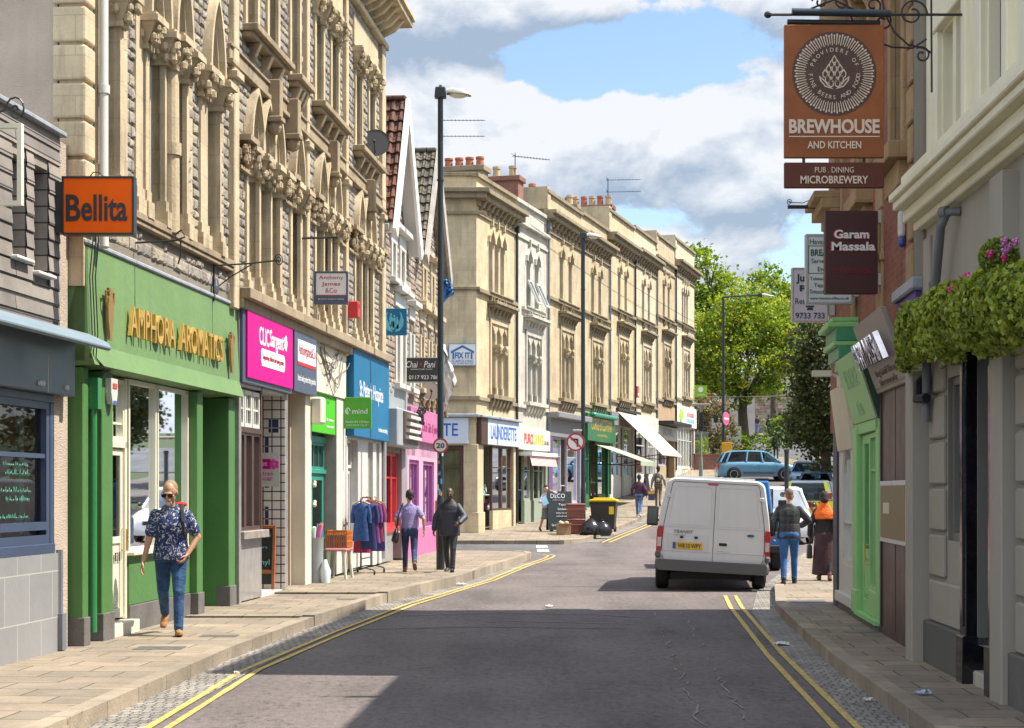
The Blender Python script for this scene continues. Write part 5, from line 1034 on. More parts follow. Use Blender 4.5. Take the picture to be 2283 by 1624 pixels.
# ---------------------------------------------------------------- right-hand side: red brick block and the grey pub
FR = Front(LC, 16.6); FG = Front(LD, 16.6)
M_rb = brickmat('old_red_brick', (.36, .105, .06), (.25, .08, .05), (.20, .15, .11), .225, .075, .009, .9, .6, 0, .5, .35, stain=.35)
M_ham = ashlar('ham_stone', (.40, .265, .135), (.15, .10, .06), .5, .35, .7, .6); M_grey = mk('grey_render', (.34, .31, .265), .75, .07, 1.2, .15, 18, streak=.18, stain=(.19, .19, .18)); M_greyd = mk('grey_window_paint', (.17, .165, .15), .55, .08, 2)
M_ivory = mk('ivory_render', (.80, .75, .57), .7, .07, 1.4, .12, 16, streak=.25, stain=(.48, .47, .38)); M_bmarb = mk('black_marble', (.012, .012, .015), .12, .4, 8); M_maroon = mk('maroon_panel', (.055, .026, .022), .45, .12, 1.5)
M_mint = mk('mint_paint', (.26, .55, .20), .5, .08, 2.5); M_mintd = mk('deep_mint', (.05, .26, .13), .45, .15, 3); M_violet = mk('violet_board', (.10, .035, .24), .6, .2, 3, streak=.3); M_taupe = mk('taupe_board', (.27, .23, .20), .55, .1, 1.5); M_chrome = mk('chrome_letters', (.75, .75, .78), .18, .05, metal=1.)
b = FR.thing('brick_building', 'tall red brick building with yellow stone dressings on the right beyond the pub', 'building', -8.7)
opsR = [(-2.1, -1.3, 5.4, 7.9, 0, 'f'), (-4.9, -4.1, 5.4, 7.9, 0, 'f'), (-7.7, -6.9, 5.4, 7.9, 0, 'f')]
mb = MB(); wall(mb, -8.7, 0, 2.6, 10.3, opsR, 0, .25); mb.build('front_wall', [M_rb, M_ham], b)
for o in opsR: window(b, o, .16, .07, (2, 2), M_frame)
mb = MB()
for a, c_, p in ((-8.7, -8.3, .03), (-6.0, -5.5, .03), (-3.5, -3.0, .03)):
    mb.cut(); mb.box(a, c_, -p, .02, 3.7, 10.2); mb.box(a-.04, c_+.04, -p-.02, .02, 4.4, 4.5); [mb.box(a-.02, c_+.02, -p-.015, .02, z, z+.05) for z in (5.0, 5.5, 6.0)]
mb.build('stone_pilaster', M_ham, b, bevel=.012)
mb = MB()
for k in range(17): mb.cut(); z = 3.5+k*.4; mb.box(-1.0 if k % 2 else -.9, -.62, -.05, .02, z, z+.36)
mb.build('quoin', M_ham, b, bevel=.015); bx('end_strip', mk('brown_render', (.20, .175, .14), .85, .15, 1.5), b, -.6, -.0, -.03, .1, 2.6, 10.3)
mb = MB()
for o in opsR:
    mb.cut(); mb.box(o[0]-.2, o[1]+.2, -.22, .02, o[2]-.18, o[2]); mb.box(o[0]-.1, o[1]+.1, -.1, .02, o[2]-.45, o[2]-.18); mb.cut(); mb.add([(o[0]-.3, -.28, 8.1), (o[1]+.3, -.28, 8.1), ((o[0]+o[1])/2, -.28, 8.7), (o[0]-.3, .02, 8.1), (o[1]+.3, .02, 8.1), ((o[0]+o[1])/2, .02, 8.7)], [(0, 1, 2), (0, 2, 5, 3), (1, 4, 5, 2), (0, 3, 4, 1)]); mb.box(o[0]-.2, o[1]+.2, -.12, .02, 7.9, 8.1)
    for x in (o[0]-.16, o[1]): mb.cut(); mb.box(x, x+.16, -.06, .02, o[2], 7.9); corbels(mb, x, x+.16, 1, 0, 7.5, 8.1, .2, .14)
mb.build('window_dressing', M_ham, b, bevel=.01)
mb = MB(); cornice(mb, -8.75, 0, [(5.9, 6.0, .0)][:0]+[(9.6, 9.75, .12), (9.75, 9.95, .25), (9.95, 10.1, .42), (10.1, 10.5, .1)]); mb.cut(); cornice(mb, -8.9, -7.5, [(5.62, 5.75, .12), (5.75, 5.9, .26), (5.9, 6.0, .36)]); mb.build('cornice', M_ham, b, bevel=.01)
bx('roof', M_slate, b, -8.7, 0, .1, 8, 10.1, 10.28); bx('far_flank', M_rb, b, -8.7, -8.45, .02, 8, 2.6, 10.28); bx('lower_flank', M_rb, b, -7.9, -7.65, .12, 8, 0, 2.6); bx('soffit', M_cream, b, -8.44, -7.5, .02, 7.9, 2.61, 2.7); bx('rear_wall', M_rb, b, -8.4, 0, 7.8, 8, 0, 10.1); bx('near_flank', M_rb, b, -.25, -.0, .12, 7.8, 5, 10.1)
a = FR.thing('alarm_box', 'tall white and blue alarm box on red brick above the violet board', 'alarm box', -1.4, z0=4.25); mb = MB(); mb.box(-1.42, -1.30, -.075, 0, 4.42, 4.70, 0); mb.box(-1.42, -1.30, -.075, 0, 4.32, 4.42, 1); mb.build('alarm_case', [M_white, mk('alarm_navy', (.03, .07, .30), .4)], a, bevel=.03, seg=2)
def canted(parent, name, m, ua, ub, zb, zt, pb, pt, th=.06):
    mb = MB(); vs = [(ua, -pb, zb), (ub, -pb, zb), (ub, -pt, zt), (ua, -pt, zt), (ua, -pb+th, zb), (ub, -pb+th, zb), (ub, -pt+th, zt), (ua, -pt+th, zt)]
    mb.add(vs, [(0, 1, 2, 3), (7, 6, 5, 4), (0, 4, 5, 1), (1, 5, 6, 2), (2, 6, 7, 3), (3, 7, 4, 0)]); return mb.build(name, m, parent, bevel=.006)
def cantM(ua, ub, zb, zt, pb, pt):
    L = math.hypot(zt-zb, pt-pb); e = Matrix.Rotation(math.atan2(pt-pb, zt-zb), 4, 'X'); return Matrix.Translation(((ua+ub)/2, -pb, zb)) @ e, L
# maroon restaurant front with the tilted taupe sign
s = FR.thing('maroon_shopfront', 'dark maroon restaurant front under a tilted taupe sign with chrome letters', 'shopfront', -3.1)
mb = MB(); mb.box(-3.1, -.62, -.03, .15, .12, 2.95); mb.cut(); mb.box(-2.95, -2.90, -.05, -.03, .2, 2.9); mb.box(-1.9, -1.86, -.035, -.03, .2, 2.9); mb.build('panelling', M_maroon, s)
sg = canted(s, 'sign_board', M_taupe, -2.95, -.62, 2.86, 3.62, .08, .36); CM, L = cantM(-2.95, -.62, 2.86, 3.62, .08, .36)
mb = MB(); tput(mb, 'GARAM MASSALA', 0, L*.56, 2.0, .30, -.07, depth=.06, M=CM); mb.build('lettering', M_chrome, sg, fix=False); mb = MB(); tput(mb, 'Dining Cocktails Takeaway', 0, L*.24, 1.5, .1, -.003, M=CM); mb.cut(); tput(mb, 'Indian restaurant and bar', 0, L*.12, 1.3, .07, -.003, M=CM); mb.build('small_print', M_maroon, sg, fix=False)
bx('soffit', M_maroon, s, -3.0, -.62, -.1, .2, 2.9, 2.95); bx('violet_trim', M_violet, s, -.70, -.60, -.07, .1, .12, 3.5)
f = bx('menu_frame', mk('silver_frame', (.5, .5, .5), .35), s, -2.78, -.80, -.075, -.03, 1.18, 1.86, .006); bx('menu_sheet', mk('menu_brown', (.20, .14, .06), .5, .3, 4), f, -2.7, -.88, -.08, -.07, 1.23, 1.81); bx('menu_card', M_cream, f, -2.45, -2.0, -.083, -.078, 1.5, 1.62)
a = FR.thing('violet_board', 'peeling violet board with a lead cap on the brick wall above the ivy', 'board', -1.9); bx('board', M_violet, a, -1.35, -.1, -.09, .0, 3.0, 3.72, .01); bx('lead_cap', M_lead, a, -1.4, -.05, -.14, .02, 3.72, 3.85, .02)
# mint green shop
s = FR.thing('mint_shopfront', 'mint green shopfront with a tilted sign board and panelled glazed door', 'shopfront', -5.4)
sg = canted(s, 'sign_board', M_mint, -5.3, -3.2, 2.60, 3.40, .06, .31); CM, L = cantM(-5.3, -3.2, 2.60, 3.40, .06, .31)
mb = MB(); tput(mb, 'VINTAGE', 0, L*.66, 1.2, .24, -.003, M=CM); mb.cut(); tput(mb, 'retro', 0, L*.22, .5, .2, -.003, M=CM); mb.build('lettering', mk('faded_mint', (.30, .55, .27), .5), sg, fix=False)
mb = MB(); mb.add([(-3.19, -.06, 2.6), (-3.19, -.31, 3.4), (-3.19, .05, 3.4), (-3.19, .05, 2.5), (-3.05, -.06, 2.6), (-3.05, -.31, 3.4), (-3.05, .05, 3.4), (-3.05, .05, 2.5)], [(0, 1, 2, 3), (4, 7, 6, 5), (0, 4, 5, 1), (1, 5, 6, 2), (0, 3, 7, 4)]); mb.build('sign_cheek', mk('bottle_green', (.015, .06, .035), .5), s)
mb = MB(); mb.box(-5.42, -5.0, -.07, .1, .2, 2.55); mb.box(-5.44, -4.98, -.085, .1, .2, .5); mb.cut(); mb.box(-3.35, -3.08, -.05, .1, .2, 2.6); mb.build('pilaster', M_mint, s, bevel=.012); bx('lintel', M_mint, s, -5.42, -3.1, -.05, .1, 2.46, 2.6, .01)
door(s, -4.95, -4.2, .24, 2.45, .0, M_mint, k=.33); window(s, (-4.18, -3.36, .55, 2.45, 0, 'f'), .0, .06, (3, 1), M_mint, M_glass, 'shop_window', zb=[2.0]); bx('stall_riser', M_mint, s, -4.2, -3.34, -.02, .1, .24, .55, .01); bx('sill', M_mint, s, -5.1, -3.1, -.09, .1, .19, .24); bx('plinth', M_plinth, s, -5.46, -3.08, -.06, .1, .1, .19); interior(s, -4.9, -3.36, .2, 2.5, .1, 2); goods(s, -4.1, -3.4, .15, .5, .6, 1.8, 12, 21)
# white arched shop with the projecting green cornice box
s = FR.thing('white_shopfront', 'white shopfront with an arched window beneath a weathered green cornice box', 'shopfront', -8.0)
wo2 = [(-7.0, -5.9, .75, 1.9, .5, 'r')]; mb = MB(); wall(mb, -7.4, -5.44, .3, 2.75, wo2, -.02, .12); mb.build('front_wall', M_white, s); window(s, wo2[0], .0, .07, (3, 2), M_white, M_glass, 'arched_window', d=.08)
bx('base', M_white, s, -7.4, -5.44, -.08, .1, .22, .36, .01); bx('plinth', M_plinth, s, -7.4, -5.44, -.04, .1, .1, .22); bx('navy_pilaster', mk('navy_post', (.03, .035, .06), .5), s, -7.9, -7.4, -.05, .1, .1, 2.6, .01); canted(s, 'sign_board', M_cream, -7.3, -5.6, 2.3, 3.15, .05, .16)
interior(s, -7.35, -5.5, .3, 2.7, .12, 2)
mb = MB()
for z0, z1, p, k in ((3.36, 3.46, .20, 0), (3.46, 3.62, .30, 1), (3.62, 3.68, .38, 0), (3.68, 3.86, .34, 1), (3.86, 3.93, .46, 0), (3.93, 3.99, .40, 0)): mb.box(-6.6, -5.35, -p*.85, .03, z0, z1, k)
mb.build('cornice_box', [M_mint, M_mintd], s, bevel=.012)
cm = FR.thing('security_camera', 'small pale security camera under the green cornice box', 'security camera', -5.6, z0=3.2); mb = MB(); mb.box(-5.7, -5.55, -.56, -.32, 3.24, 3.32); mb.cut(); mb.tube([(-5.6, -.32, 3.27), (-5.6, -.2, 3.22), (-5.6, .0, 3.3)], .022, 6); mb.cut(); mb.cyl((-5.6, -.2, 3.24), (-5.6, -.2, 3.10), .05, n=10); mb.build('camera_body', M_cream, cm)
# grey pub ---------------------------------------------------------------
g = FG.thing('pub_building', 'grey rendered pub with ivory upper storey and black marble door surround on the right', 'building', 0)
mb = MB(); doorO = (2.22, 3.02, .24, 2.95, 0, 'f'); winO = (1.02, 1.92, 1.30, 2.78, 0, 'f')
wall(mb, 0, 10, .45, 4.32, [winO, (2.22, 3.02, .45, 2.95, 0, 'f'), (5.4, 7.2, 1.3, 2.8, 0, 'f')], 0, .14); mb.build('lower_wall', [M_grey, M_greyd], g)
bl = MB()
for k in range(7):
    z0 = .50+k*.43
    for a, c_ in ((.34, .98), (1.96, 2.0)) if z0 > .9 else ((.34, 1.95),):
        if c_-a > .1: bl.cut(); bl.box(a, c_, -.045, .01, z0+.02, z0+.41)
    bl.cut(); bl.box(3.66, 9.9, -.045, .01, z0+.02, z0+.41)
bl.build('rusticated_block', M_grey, g, bevel=.018)
bx('plinth', mk('pub_plinth', (.105, .105, .095), .8, .15, 2), g, .30, 2.0, -.09, .02, .1, .52, .01); bx('plinth', M_plinth, g, 3.62, 10, -.09, .02, .1, .52, .01)
mb = MB(); mb.box(-.02, .30, -.20, .1, .1, 2.9); mb.box(-.02, .30, -.03, .1, 2.9, 4.2); mb.cut(); mb.box(3.24, 3.62, -.14, .1, .1, 4.2); mb.build('pilaster', M_grey, g, bevel=.012); bx('pipe', M_grey, g, -.16, -.04, -.12, .0, .3, 3.0, .03)
mb = MB()
for a, c_ in ((1.98, 2.20), (3.02, 3.22)): mb.cut(); mb.box(a, c_, -.10, .3, .5, 3.02); mb.box(a-.02, c_+.02, -.13, .3, .1, .52); mb.box(a+.06, c_-.06, -.115, .3, .6, 2.9)
mb.cut(); mb.box(1.98, 3.22, -.12, .3, 2.96, 3.2); mb.cut(); mb.box(2.2, 2.24, .3, .9, .24, 2.95); mb.build('marble_surround', M_bmarb, g, bevel=.008)
lettering('lettering', mk('dim_brass', (.35, .30, .20), .4, metal=.8), g, 'PORTER', 2.6, 3.08, .7, .10, -.122); bx('doorstep', mk('worn_step', (.46, .42, .36), .8, .2, 5), g, 2.2, 3.02, -.04, .9, .1, .235, .015)
door(g, 2.26, 3.0, .25, 2.1, .62, M_black, False); w = window(g, (2.26, 3.0, 2.14, 2.92, 0, 'f'), .55, .05, (4, 3), M_greyd, M_pane, 'fanlight'); bx('lobby_wall', M_bmarb, g, 3.0, 3.06, .15, .9, .24, 2.95)
w = window(g, winO, .05, .07, (2, 1), M_greyd, mk('frosted_grey', (.10, .10, .095), .25, .1, 1), 'panel_window'); mb = MB()
for x in (1.25, 1.69): mb.tube([(x+.06*math.cos(t*.4), .075, 2.28+.14*math.sin(t*.4)) for t in range(17)], .008, 6)
mb.build('gilt_ring', M_gold, w); window(g, (5.4, 7.2, 1.3, 2.8, 0, 'f'), .05, .07, (3, 1), M_greyd, M_pane, 'panel_window')
mb = MB(); opsU = [(.80, 1.22, 4.92, 6.0, 0, 'f'), (1.36, 1.78, 4.92, 6.0, 0, 'f'), (2.62, 3.3, 4.95, 6.3, 0, 'f'), (5, 6, 4.95, 6.3, 0, 'f')]
wall(mb, 0, 10, 4.7, 7.4, opsU, .0, .20); mb.build('upper_wall', [M_ivory, M_ivory], g); M_lead2 = brickmat('leaded_lights', (.045, .05, .055), (.07, .075, .08), (.01, .01, .01), .09, .11, .006, .08, .3, 0, 0., .5)
for k, o in enumerate(opsU): window(g, o, .10, .05, (1, 1) if k < 2 else (2, 1), M_framec if k < 2 else mk('plum_frame', (.07, .05, .09), .5), M_pane if k < 2 else M_lead2)
mb = MB(); mb.box(.62, 1.96, -.08, .02, 6.02, 6.18); mb.cut(); mb.box(.58, .78, -.06, .02, 4.7, 6.02); mb.cut(); mb.box(1.82, 1.98, -.06, .02, 4.7, 6.02); mb.cut(); mb.box(2.42, 2.60, -.07, .02, 4.7, 7.3); mb.cut(); mb.box(3.32, 3.5, -.07, .02, 4.7, 7.3); mb.build('window_surround', M_ivory, g, bevel=.01)
mb = MB(); cornice(mb, -.15, 10, [(4.30, 4.38, .10), (4.38, 4.5, .20), (4.5, 4.58, .30), (4.58, 4.66, .34), (4.66, 4.74, .16), (4.74, 4.84, .22)]); mb.build('cornice', M_ivory, g, bevel=.012)
bx('eaves', M_ivory, g, -.1, 10, -.3, .1, 7.25, 7.42); bx('far_flank', M_ivory, g, 0, .2, .21, 8, 4, 7.3); bx('rear_wall', M_grey, g, 0, 10, 7.8, 8, 0, 7.3); bx('roof', M_slate, g, .01, 10, .1, 8, 7.3, 7.41)
mb = MB(); mb.tube([(1.55, -.0, 4.22), (1.52, -.11, 4.22), (1.42, -.15, 4.1), (1.1, -.12, 3.75), (.95, -.11, 3.55), (.9, -.1, 3.4), (.55, -.1, 3.2), (.5, -.1, 2.4)], .042, 10); [mb.cyl(p, q, .055, n=10) for p, q in (((1.47, -.15, 4.22), (1.53, -.11, 4.22)), ((1.0, -.12, 3.66), (.96, -.11, 3.58)))]; mb.build('swan_neck_pipe', M_greyp, g, smooth=40)
mb = MB(); mb.tube([(.45, -.07, 2.85), (.45, -.16, 2.75), (.5, -.18, 2.62), (.62, -.12, 2.62)], .05, 8); mb.build('pipe_bend', M_black, g, smooth=40)
# ---------------------------------------------------------------- hanging signs, posts and street furniture
CUR[0] = None
def board_sign(name, label, Y, px0, px1, py0, py1, m, th=.09, frame=None, fw=.03, group=None):
    """a projecting sign seen square-on: returns (thing, board, cx, cz, w, h); thing sits at the board's foot"""
    a, b = at(px0, py1, Y), at(px1, py0, Y); cx, w, h = (a.x+b.x)/2, b.x-a.x, b.z-a.z
    t = thing(name, label, 'sign', (cx, Y, a.z), 0, group); CUR[0] = None
    if frame:
        mb = MB(); f = fw
        for q in ((-w/2, w/2, 0, f), (-w/2, w/2, h-f, h), (-w/2, -w/2+f, f, h-f), (w/2-f, w/2, f, h-f)): mb.box(q[0], q[1], -.008, th, q[2], q[3])
        mb.build('frame', frame, t, bevel=.004); bo = bx('board', m, t, -w/2+f, w/2-f, .004, th-.01, f, h-f)
    else: bo = bx('board', m, t, -w/2, w/2, 0, th, 0, h, .006)
    return t, bo, w, h
def arm(t, pts, r=.014, name='bracket', m=None): mb = MB(); mb.tube(pts, r, 6); return mb.build(name, m or M_iron, t)
LET = lambda bo, m, rows, y=-.003, nm='lettering', **k: lettering(nm, m, bo, rows, 0, 0, 0, 0, y, **k)
# left side
t, bo, w, h = board_sign('hanging_sign', 'orange square hanging sign with black lettering above the green shop corner', 17.35, 137, 299, 393, 524, mk('orange_wood_panel', (.80, .11, .003), .6, .12, 2.2, spec=.15), .13, M_black, .022)
LET(bo, M_black, [('B', -.25, .275, .15, .27), ('ellita', .065, .275, .47, .27)], .001, depth=.005, bold=.02); bx('wall_box', M_black, t, -w/2-.08, -w/2-.002, .0, .14, .02, h-.06); arm(t, [(-.1, .06, h), (-.06, .06, h+.05), (0, .06, h+.05), (.05, .06, h)], .006)
t, bo, w, h = board_sign('hanging_sign', 'white hanging sign in a dark blue frame with crimson agent lettering', 29.4, 700, 776, 605, 679, M_txt, .10, M_dkblue, .035)
LET(bo, M_rtxt, [('Anthony', 0, .455, .42, .085), ('James', 0, .345, .32, .085), ('&Co', 0, .24, .2, .08, dict(bold=-.008))], .002); bx('lower_band', M_dkblue, bo, -w/2+.035, w/2-.035, .001, .05, .035, .15); bx('red_bar', mk('red_bar', (.5, .02, .03), .5), bo, -w/2+.035, w/2-.035, .000, .05, .152, .165); LET(bo, M_txt, [('Bristols student letting', 0, .09, .44, .03)], .0)
arm(t, [(-w/2-.2, .05, h-.05), (-w/2, .05, h-.05)], .012)
t = thing('sign_bracket', 'plain iron rail bracket projecting high above the agent sign', 'sign bracket', at(668, 532, 28.3)); arm(t, [(-.25, .3, 0), (0, 0, 0), (.64, 0, .02)], .02, 'rail'); arm(t, [(.56, 0, .0), (.56, 0, -.24)], .012, 'hook')
t, bo, w, h = board_sign('hanging_sign', 'square petrol blue hanging sign with a pale hands emblem', 36.5, 849, 907, 688, 748, M_hosp, .06)
mb = MB(); mb.T = None
for s_ in (-1, 1):
    P = [(s_*.03, .07), (s_*.13, .10), (s_*.20, .20), (s_*.215, .32), (s_*.16, .48), (s_*.125, .50), (s_*.15, .40), (s_*.12, .30), (s_*.06, .20)]
    mb.prism(P, -.006, 0);
for x, z, s_ in ((-.06, .27, 1.), (.01, .24, 1.), (.07, .22, .9), (-.02, .2, .7)): mb.ball((x, -.003, z+.17*s_), (.022, .005, .024), 8); mb.prism([(x-.03, z-.08), (x+.03, z-.08), (x+.035, z+.12*s_), (x, z+.145*s_), (x-.035, z+.12*s_)], -.006, 0)
mb.build('emblem', mk('sky_emblem', (.10, .42, .60), .5), bo); arm(t, [(-w/2-.2, .03, h-.08), (-w/2, .03, h-.08)], .012)
t, bo, w, h = board_sign('hanging_sign', 'lime green hanging sign with a white scribble and phone number', 32.2, 763, 828, 886, 956, mk('lime_sign', (.07, .34, .02), .4), .07)
LET(bo, M_txt, [('mind', .06, .33, .28, .10), ('Tel:01179 737954', 0, .125, .44, .038), ('www.mind.org.uk', 0, .065, .40, .04)]); mb = MB(); [mb.tube([(-.17+.05*math.cos(q*.7+k)*math.cos(q*.35), -.004, .33+.06*math.sin(q*.7+k)) for q in range(10)], .005, 4) for k in range(4)]; mb.build('scribble', M_txt, bo); arm(t, [(-w/2-.15, .03, h-.1), (-w/2, .03, h-.1)], .012)
t, bo, w, h = board_sign('hanging_sign', 'black restaurant sign in a silver frame half behind the first lamp post', 39.6, 899, 990, 797, 853, mk('sign_black', (.035, .03, .028), .5), .14, M_shut, .02)
LET(bo, M_txt, [('Chai', -.27, .42, .27, .15, dict(shear=.25)), ('Pani', .14, .42, .27, .15, dict(shear=.25)), ('INDIAN STREET FOOD', -.05, .305, .5, .025), ('0117 923 7861', .02, .12, .72, .09)], .002); mb = MB(); [mb.ball((-.06+.02*math.cos(q*1.05), 0, .42+.02*math.sin(q*1.05)), .014, 6) for q in range(6)]; mb.build('flower_mark', M_redL, bo)
arm(t, [(-w/2-.2, .07, h*.5), (-w/2, .07, h*.5)], .02)
t, bo, w, h = board_sign('wall_sign', 'white scaffolding sign with a blue house outline on the corner house side wall', FB.Y0-.16, 1000, 1062, 766, 816, M_txt, .06, mk('blue_edge', (.10, .22, .42), .5), .02)
mb = MB(); mb.prism([(-.38, .48), (0, .68), (.38, .48), (.38, .40), (0, .60), (-.38, .40)], -.0, .004); mb.box(-.33, -.27, 0, .004, .22, .44); mb.box(.27, .33, 0, .004, .22, .44); mb.build('house_mark', mk('sign_blue', (.03, .16, .40), .5), bo); LET(bo, mk('sign_blue', (.03, .16, .40), .5), [('FIX IT', 0, .34, .5, .20, dict(bold=.04)), ('SCAFFOLDING', 0, .155, .72, .09, dict(shear=.25)), ('Tel: 07793 347726', 0, .07, .7, .05)], .0)
t = FA.thing('alarm_box', 'red alarm box at the foot of the Gothic windows below the agent sign', 'alarm box', 15.0, z0=5.0); bx('alarm_case', M_redL, t, 15.0, 15.22, -.30, -.02, 5.02, 5.33, .015); bx('alarm_label', mk('dark_red', (.3, .01, .02), .5), t, 15.04, 15.18, -.305, -.298, 5.2, 5.28); CUR[0] = None
t = FA.thing('scroll_bracket', 'iron scroll sign bracket tied with a scrap of plastic above the green shop', 'sign bracket', 5.8, z0=4.3)
arm(t, [(5.75, -.05, 4.78), (5.75, -.5, 4.80), (5.75, -.92, 4.84)], .012, 'rail'); arm(t, [(5.75, -.03, 4.45), (5.75, -.25, 4.62), (5.75, -.55, 4.79)], .009, 'strut'); arm(t, [(5.75, -.92+.06*math.cos(q*.6)*(1-q/26), 4.84+.09*math.sin(q*.6)*(1-q/26)) for q in range(22)], .008, 'scroll'); arm(t, [(5.75, -.03, 4.3), (5.75, -.03, 4.95)], .014, 'wall_plate')
mb = MB(); mb.ball((5.75, -.07, 4.5), (.05, .04, .12), 8); mb.build('plastic_scrap', M_lead, t)
t = FA.thing('hook_bracket', 'small iron hook bracket under the ledge beside the orange sign', 'sign bracket', 2.0, z0=4.6); arm(t, [(2.4, -.02, 4.6), (2.4, -.5, 4.62), (2.4, -.6, 4.66), (2.4, -.56, 4.74), (2.4, -.5, 4.7)], .012, 'rail'); arm(t, [(2.4, -.55, 4.62), (2.4, -.55, 4.45), (2.4, -.52, 4.35)], .01, 'chain'); CUR[0] = None
def dish(loc, r, yaw, label, m):
    t = thing('satellite_dish', label, 'satellite dish', loc, yaw); mb = MB(); n = 24
    mb.T = Matrix.Rotation(R(78), 4, 'X'); prof = [(r*k/6, .22*r*(k/6)**2) for k in range(7)]
    mb.lathe([(max(a, .004), b) for a, b in prof]+[(r*1.02, .23*r), (r*1.0, .2*r)], (0, 0, 0), n); mb.build('reflector', m, t, smooth=50)
    arm(t, [(0, .02, 0), (-.1, .25, -.05), (-.35, .3, -.1)], .022, 'mount'); arm(t, [(0, -.02, -r*.8), (0, -.30, -.10), (0, -.34, -.02)], .012, 'feed_arm'); mb = MB(); mb.cyl((0, -.34, -.02), (0, -.26, .02), .03, n=8); mb.build('feed_horn', M_iron, t)
dish(at(837, 322, 34.6), .29, R(0), 'dark grey satellite dish high beside the red tiled roof', mk('dish_dark', (.06, .06, .065), .5, .1))
dish(at(958, 873, 42.2), .24, R(10), 'brown satellite dish above the pink shop below the black sign', mk('dish_brown', (.20, .16, .13), .6, .1))
def sheet(name, label, P, m, seed):
    random.seed(seed); c = P[0]; t = thing(name, label, 'tarpaulin', c); mb = MB(); n = 9; q = [Vector(p)-Vector(c) for p in P]; g_ = []
    for i in range(n+1):
        for j in range(n+1):
            u, v = i/n, j/n; p = q[0]*(1-u)*(1-v)+q[1]*u*(1-v)+q[2]*u*v+q[3]*(1-u)*v; g_.append(p+Vector((random.uniform(-.04, .04), random.uniform(-.09, .09), random.uniform(-.04, .04))))
    mb.add(g_, [(i*(n+1)+j, (i+1)*(n+1)+j, (i+1)*(n+1)+j+1, i*(n+1)+j+1) for i in range(n) for j in range(n)]); o = mb.build('sheet', m, t, smooth=60); s = o.modifiers.new('thick', 'SOLIDIFY'); s.thickness = .006
sheet('tarpaulin', 'blue plastic tarpaulin scrap flapping high behind the first lamp post', [at(978, 618, 45.5), at(1000, 625, 45.5), at(1012, 650, 45.3), at(980, 690, 45.5)], mk('tarp_blue', (.05, .16, .42), .4, .15, 4), 2)
sheet('tarpaulin', 'white plastic sheet hanging from the gable end behind the first lamp post', [at(976, 762, 45.4), at(992, 770, 45.2), at(1017, 850, 45.2), at(990, 922, 45.4)], mk('sheet_white', (.70, .72, .74), .4, .1, 4), 3)
# right side
CUR[0] = None; M_copper = mk('copper_panel', (.29, .095, .035), .5, .35, 1.6, spec=.25); M_bhtxt = mk('pale_print', (.66, .52, .42), .5, .04)
t, bo, w, h = board_sign('pub_sign', 'large copper brown pub sign with a hop emblem hanging from an iron scroll bracket', 14.7, 1749, 1971, 55, 352, M_copper, .05)
LET(bo, M_bhtxt, [('BREWHOUSE', 0, .27, w*.91, .125, dict(bold=.035)), ('AND KITCHEN', 0, .11, w*.54, .065, dict(bold=.02))]); bx('rule', M_bhtxt, bo, -w*.455, w*.455, -.003, .001, .178, .187)
cx, cz = 0, .725; rr = .345
mb = MB(); mb.prism([(rr*1.05*math.cos(k*math.pi/32), cz+rr*1.05*math.sin(k*math.pi/32)) for k in range(64)], -.003, .001); dk = mb.build('roundel', mk('roundel_brown', (.075, .034, .026), .5, .3, 3), bo)
mb = MB(); n = 88
for k in range(n):
    a = k*2*math.pi/n; ca, sa = math.cos(a), math.sin(a)
    P = lambda r, o_: (r*ca-o_*sa, cz+r*sa+o_*ca); r0, r1 = (.245, .345) if k % 2 else (.255, .335)
    mb.prism([P(r0, -.003), P(r0, .003), P(r1-.02, .004), P(r1-.012, .008), P(r1, .004), P(r1, -.004), P(r1-.012, -.008), P(r1-.02, -.004)], -.006, -.002)
mb.build('barley_ring', M_bhtxt, dk)
mb = MB()
def arc_text(mb, txt, r, a0, a1, hh, flip=False):
    for i, ch in enumerate(txt):
        if ch == ' ': continue
        a = a0+(a1-a0)*i/(len(txt)-1); M_ = Matrix.Translation((r*math.cos(a), 0, cz+r*math.sin(a))) @ Matrix.Rotation((math.pi/2-a) if not flip else (-math.pi/2-a), 4, 'Y'); tput(mb, ch, 0, 0, None, hh, -.006, .003, M=M_)
arc_text(mb, 'PROVIDERS OF', .205, R(158), R(22), .034); arc_text(mb, 'FINE BEERS AND FOOD', .205, R(184), R(356), .034, True); mb.build('ring_lettering', M_bhtxt, dk, fix=False)
mb = MB()
def scale_leaf(x, z, s_, wide=1.):    # one outlined scale of the hop cone
    O = [(x, z+s_), (x+s_*.42*wide, z+s_*.35), (x+s_*.34*wide, z-s_*.2), (x, z-s_*.42), (x-s_*.34*wide, z-s_*.2), (x-s_*.42*wide, z+s_*.35)]; I = [(x+(a-x)*.68, z+s_*.1+(b-z-s_*.1)*.68) for a, b in O]; ring(mb, O, I, -.006, -.002)
for row, (z, n_, s_) in enumerate(((.125, 1, .05), (.085, 2, .052), (.045, 3, .054), (.0, 4, .058), (-.045, 3, .062), (-.08, 2, .06))):
    for k in range(n_): scale_leaf((k-(n_-1)/2)*s_*.92, cz-.015+z, s_)
for s_ in (-1, 1): ring(mb, [(s_*x, cz+z) for x, z in ((.01, -.135), (.08, -.115), (.125, -.06), (.13, -.02), (.09, -.05), (.05, -.10))], [(s_*x, cz+z) for x, z in ((.03, -.122), (.078, -.104), (.112, -.06), (.118, -.038), (.09, -.065), (.055, -.108))], -.006, -.002)
mb.build('hop_emblem', M_bhtxt, dk)
